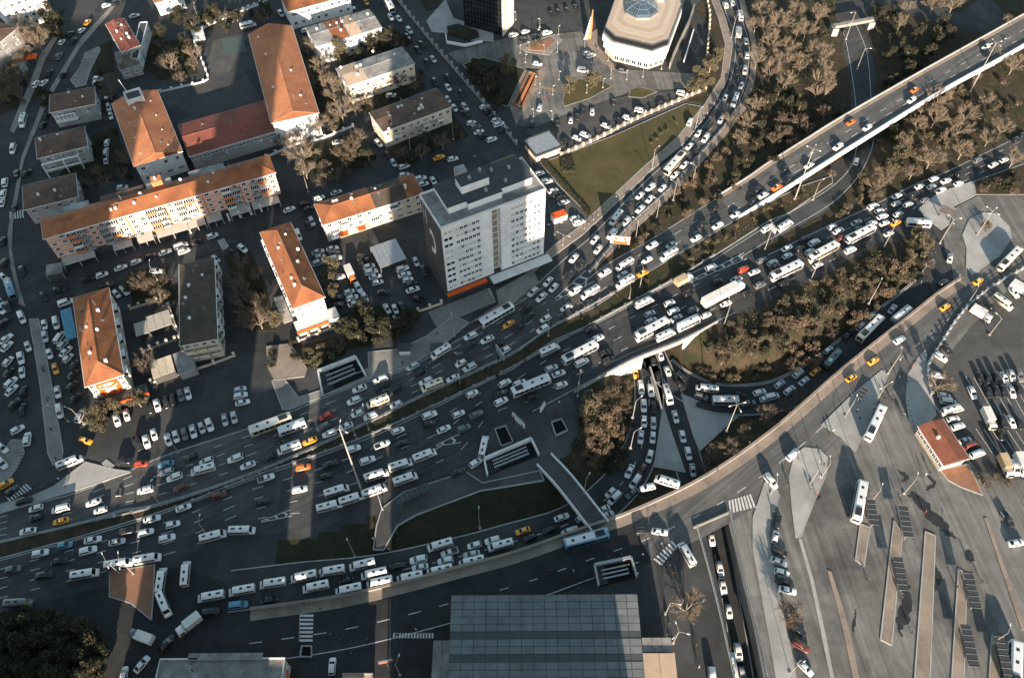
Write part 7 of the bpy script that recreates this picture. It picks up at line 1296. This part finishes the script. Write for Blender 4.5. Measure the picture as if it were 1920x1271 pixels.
PEO = '1692,778 1673,749 1607,770 1612,784 1556,812 1562,808 1498,858 1545,870 1710,690 1716,678 1702,714 1685,708 1695,778 1667,740 1745,885 1735,890 1685,930 1630,920 1530,925 1443,905 1450,960 1478,905 1520,915 1652,735 1660,745 1640,765 1538,750 1558,708 1568,700 1610,640 1655,600 1480,775 1405,830 1345,880 1140,830 1048,755 1018,758 985,812 1000,812 97,905 105,900 62,912 78,915 90,908 122,912 110,898 80,690 82,695 90,745 88,750 96,805 105,860 1140,1045 1165,1040 1178,1060 1195,1075 1225,1085 1245,1080 1262,1075 1255,1060 1270,1100 1220,1050 1240,1020 1205,1040 1100,1075 1075,1070 1095,1090 1060,1085 1030,1070 1085,1105 1255,1170 1250,1190 1262,1225 1300,1170 1305,1210 1310,1250 600,1140 670,1145 690,1200 660,1225 640,1200 650,1220 620,1190 600,1080 745,1190 780,1180 1628,1086 1690,1120 1735,960 1710,1185 1820,1055 1842,1090 1795,1100 1700,960 1000,45 1010,58 1120,95 1015,190 1020,185 975,205 755,680 820,625 1075,700 870,520 880,300 890,295 930,285 850,340 1650,620 745,1000 700,1010 570,1130 520,1125'
for k, e in enumerate(PEO.split()):
    x, y = map(float, e.split(',')); cn = list(coats)[[0, 0, 1, 4, 0, 2, 1, 0, 3, 4][k % 10]]; z = road_z(x, y, .8); b = G(x, y, z + .7); o = put('person', PME[cn], None, (b.x, b.y, z + .02), R0.uniform(0, 6.28), (R0.uniform(.95, 1.05),) * 3)
    reg(o, 'person in %s clothes' % cn, 'person', (x, y), 'pedestrians')
# traffic cones, bins, bollards on the kerbs
bm_ = MB(); bm_.tube([(0, 0, 0), (0, 0, .75)], [.12, .1], 8); bm_.tube([(0, 0, .75), (0, 0, .95)], [.15, .1], 8, 1); bm_ = bm_.mesh('bollard', [metal_d, wall_w])
for a, b, n in (((140, 160), (160, 105), 9), ((45, 848), (28, 885), 7), ((965, 200), (985, 140), 0), ((800, 690), (830, 660), 6), ((1700, 750), (1716, 808), 7), ((1155, 372), (1095, 432), 8), ((1300, 250), (1345, 190), 8)):
    for k in range(n): t = k / max(1, n - 1); x, y = a[0] + (b[0] - a[0]) * t, a[1] + (b[1] - a[1]) * t; reg(put('bollard', bm_, None, G(x, y, .15)), 'dark kerb bollard', 'bollard', (x, y), 'kerb bollards')
# balcony clutter: satellite dishes
dm = MB(); dm.tube([(0, 0, 0), (0, 0, .9)], [.05, .05], 5); dm.tube([(0, -.1, .9), (0, -.3, 1.0)], [.1, .5], 10); dm = dm.mesh('satellite_dish', wall_w)
for x, y, z in ((300, 338, 13.5), (340, 340, 13.5), (640, 130, 9), (700, 100, 9), (740, 105, 9), (790, 200, 8.3), (730, 245, 8.2), (660, 375, 10.2), (760, 350, 10.2), (560, 470, 11.6), (185, 620, 12), (350, 560, 10.8), (640, 60, 9), (690, 30, 9)):
    reg(put('satellite_dish', dm, None, G(x, y, z)), 'white rooftop satellite dish', 'dish', (x, y), 'rooftop dishes')
# ================================================================ LABELS: each thing by its look and the landmark it stands nearest to
LM = [(900, 450, 'white office tower'), (960, 330, 'tower roof corner'), (250, 430, 'pink apartment block'), (430, 370, 'end of the pink block'), (560, 100, 'long school hall'), (270, 230, 'school stair head'), (430, 235, 'red gym roof'), (135, 190, 'glazed balcony house'), (115, 285, 'white framed terrace house'), (95, 360, 'corner house'), (230, 60, 'dark red roof'),
      (70, 110, 'orange market stall'), (110, 30, 'upper corner apartments'), (640, 60, 'patchwork roof'), (705, 125, 'pale grey roof block'), (770, 215, 'dark brown terrace roof'), (760, 40, 'upper street wall'), (850, 170, 'middle of the upper street'), (920, 250, 'upper street junction'), (900, 60, 'black glass tower'), (1010, 85, 'triangular planter'), (990, 170, 'red planter bed'),
      (1200, 60, 'octagonal hall'), (1105, 160, 'small planted lawn'), (1090, 220, 'plaza car rows'), (1020, 270, 'corrugated gatehouse'), (1150, 300, 'big lawn'), (1230, 190, 'cream pillar fence'), (1390, 60, 'top of the curved road'), (1390, 170, 'middle of the curved road'), (1310, 270, 'bend of the curved road'), (1220, 370, 'foot of the curved road'), (1165, 450, 'orange billboard'),
      (1060, 380, 'red and white kiosk'), (1050, 540, 'road chevrons'), (1180, 520, 'merge by the median hedge'), (1330, 430, 'start of the deck'), (1450, 360, 'first tall deck mast'), (1570, 260, 'middle of the deck'), (1720, 180, 'upper deck bend'), (1840, 110, 'second tall deck mast'), (1600, 100, 'park ramp'), (1470, 90, 'tan wood'), (1510, 200, 'wood edge above the deck'), (1700, 90, 'dark grove'), (1750, 20, 'park junction'), (1800, 230, 'meadow below the deck'), (1880, 270, 'far end of the lower highway'),
      (1700, 300, 'scrub below the deck'), (1590, 350, 'ramp curve'), (1500, 430, 'ramp entry'), (1770, 340, 'busy highway merge'), (1660, 410, 'highway bus queue'), (1560, 470, 'highway beside the scrub bank'), (1440, 510, 'highway before the scrub bank'), (1350, 560, 'articulated lorry'), (1230, 590, 'bridge approach'), (1180, 640, 'bridge parapet'), (1080, 670, 'coach before the bridge'), (980, 720, 'long bus by the station square'),
      (1010, 600, 'upper carriageway below the tower'), (860, 640, 'tower forecourt'), (720, 500, 'ribbed carport'), (640, 480, 'ambulance lane'), (700, 600, 'dark trees below the car park'), (550, 500, 'white gabled orange roof'), (600, 660, 'shrub garden'), (640, 710, 'metro stairwell with long wall'), (780, 690, 'upper carriageway by the news kiosk'), (700, 770, 'upper carriageway by the twin lamp'), (560, 800, 'pair of white buses'), (420, 850, 'upper carriageway by the low wall'), (260, 900, 'sunlit pavement corner'), (100, 960, 'left end of the upper carriageway'),
      (60, 1030, 'left end of the lower carriageway'), (200, 1030, 'lower carriageway left of the brick pavement'), (320, 990, 'lower carriageway by the median'), (250, 1110, 'brick pavement'), (350, 1150, 'minibus junction'), (90, 1210, 'dark garden'), (270, 1240, 'lower left corner street'), (480, 1100, 'front of the minibus queue'), (640, 1080, 'middle of the minibus queue'), (780, 1050, 'minibus queue by the sunlit gap'), (930, 1020, 'rear of the minibus queue'), (580, 970, 'road arrow'), (660, 900, 'tallest light mast'), (760, 870, 'waiting minibuses'), (870, 790, 'dark lower carriageway'), (950, 850, 'station square stairwell'),
      (800, 970, 'glazed bus stop shelter'), (1050, 800, 'square light well'), (1130, 800, 'rust coloured thicket'), (1210, 730, 'underpass mouth'), (1205, 830, 'narrow sunken leg'), (1290, 820, 'paved wedge island'), (1150, 940, 'minibus ramp bend'), (1250, 930, 'sunken junction'), (1370, 750, 'loop ramp'), (1350, 850, 'bare trees by the street wall'), (1480, 720, 'loop ramp below the scrub'), (1600, 650, 'loop ramp climb'), (1700, 590, 'top of the loop ramp'), (1500, 620, 'scrub bank'), (1640, 520, 'upper scrub bank'), (1370, 670, 'lower scrub bank'), (1760, 500, 'turning lane'), (1850, 450, 'oval island'), (1770, 390, 'pavement wedge'), (1890, 500, 'cream bus'),
      (1610, 700, 'street taxis'), (1600, 790, 'triangular island'), (1720, 730, 'curved kerb island'), (1515, 890, 'drop shaped island'), (1440, 850, 'street parapet'), (1430, 960, 'terminal crossing'), (1360, 910, 'street above the junction'), (1250, 1030, 'plaza crossing'), (1150, 1080, 'escalator stairwell'), (1100, 1010, 'pale blue bus'), (1340, 1050, 'head of the trench'), (1370, 1180, 'lower trench'), (1280, 1170, 'bare plaza tree'), (1030, 1160, 'terminal hall roof'), (730, 1220, 'sunlit footpath'), (590, 1180, 'lower crossing'),
      (1460, 1080, 'row of angle parked cars'), (1490, 1220, 'lower parked cars'), (1620, 950, 'parked terminal bus'), (1690, 1080, 'second bus platform'), (1745, 1150, 'long bus platform'), (1810, 1180, 'fourth bus platform'), (1880, 1230, 'lower corner bus'), (1720, 920, 'oil stain'), (1880, 1010, 'right edge car row'), (1780, 840, 'depot house'), (1860, 700, 'first car park row'), (1860, 790, 'second car park row'), (1880, 880, 'lower car park trucks'), (1790, 740, 'vans by the kerb island'), (1860, 590, 'white camper trucks'), (1770, 660, 'car park gate'),
      (200, 650, 'red sign wall'), (330, 820, 'parking row below the red sign'), (360, 700, 'dark yard'), (430, 760, 'dark yard corner'), (300, 600, 'courtyard canopy'), (380, 560, 'dark brown roofed block'), (470, 560, 'dark tree garden'), (130, 620, 'blue canopy'), (90, 740, 'planted traffic island'), (30, 680, 'parking rows left of the island'), (30, 560, 'small blue bus'), (20, 420, 'left edge street'), (40, 250, 'upper left street'), (30, 850, 'round pavement corner'), (320, 480, 'street below the pink block'), (450, 450, 'street crossing'), (560, 390, 'street beside the orange roofs'), (690, 390, 'two-toned roof'), (600, 290, 'school garden'), (360, 60, 'school gate hut'), (440, 40, 'school street')]
for o in C.objects:
    if o.name.startswith(('lane_marking', 'hip_tiles')): o['kind'] = 'stuff'
ORD = ['first', 'second', 'third', 'fourth', 'fifth', 'sixth', 'seventh', 'eighth', 'ninth', 'tenth', 'eleventh', 'twelfth', 'thirteenth', 'fourteenth', 'fifteenth', 'sixteenth', 'seventeenth', 'eighteenth', 'nineteenth', 'twentieth']
grp = {}
for o, look, cat, px, g in REG:
    lm = min(LM, key=lambda l: (l[0] - px[0]) ** 2 + (l[1] - px[1]) ** 2)[2]; grp.setdefault((look, lm), []).append((px[0], o, cat, g))
for (look, lm), L in grp.items():
    L.sort(key=lambda e: e[0])
    for i, (x, o, cat, g) in enumerate(L):
        lb = '%s nearest the %s' % (look, lm) if len(L) == 1 else '%s %s from the left nearest the %s' % (ORD[min(i, 19)], look, lm)
        tag(o, lb, cat, g or (o.name.split('.')[0].replace('_', ' ') + 's across the scene'))
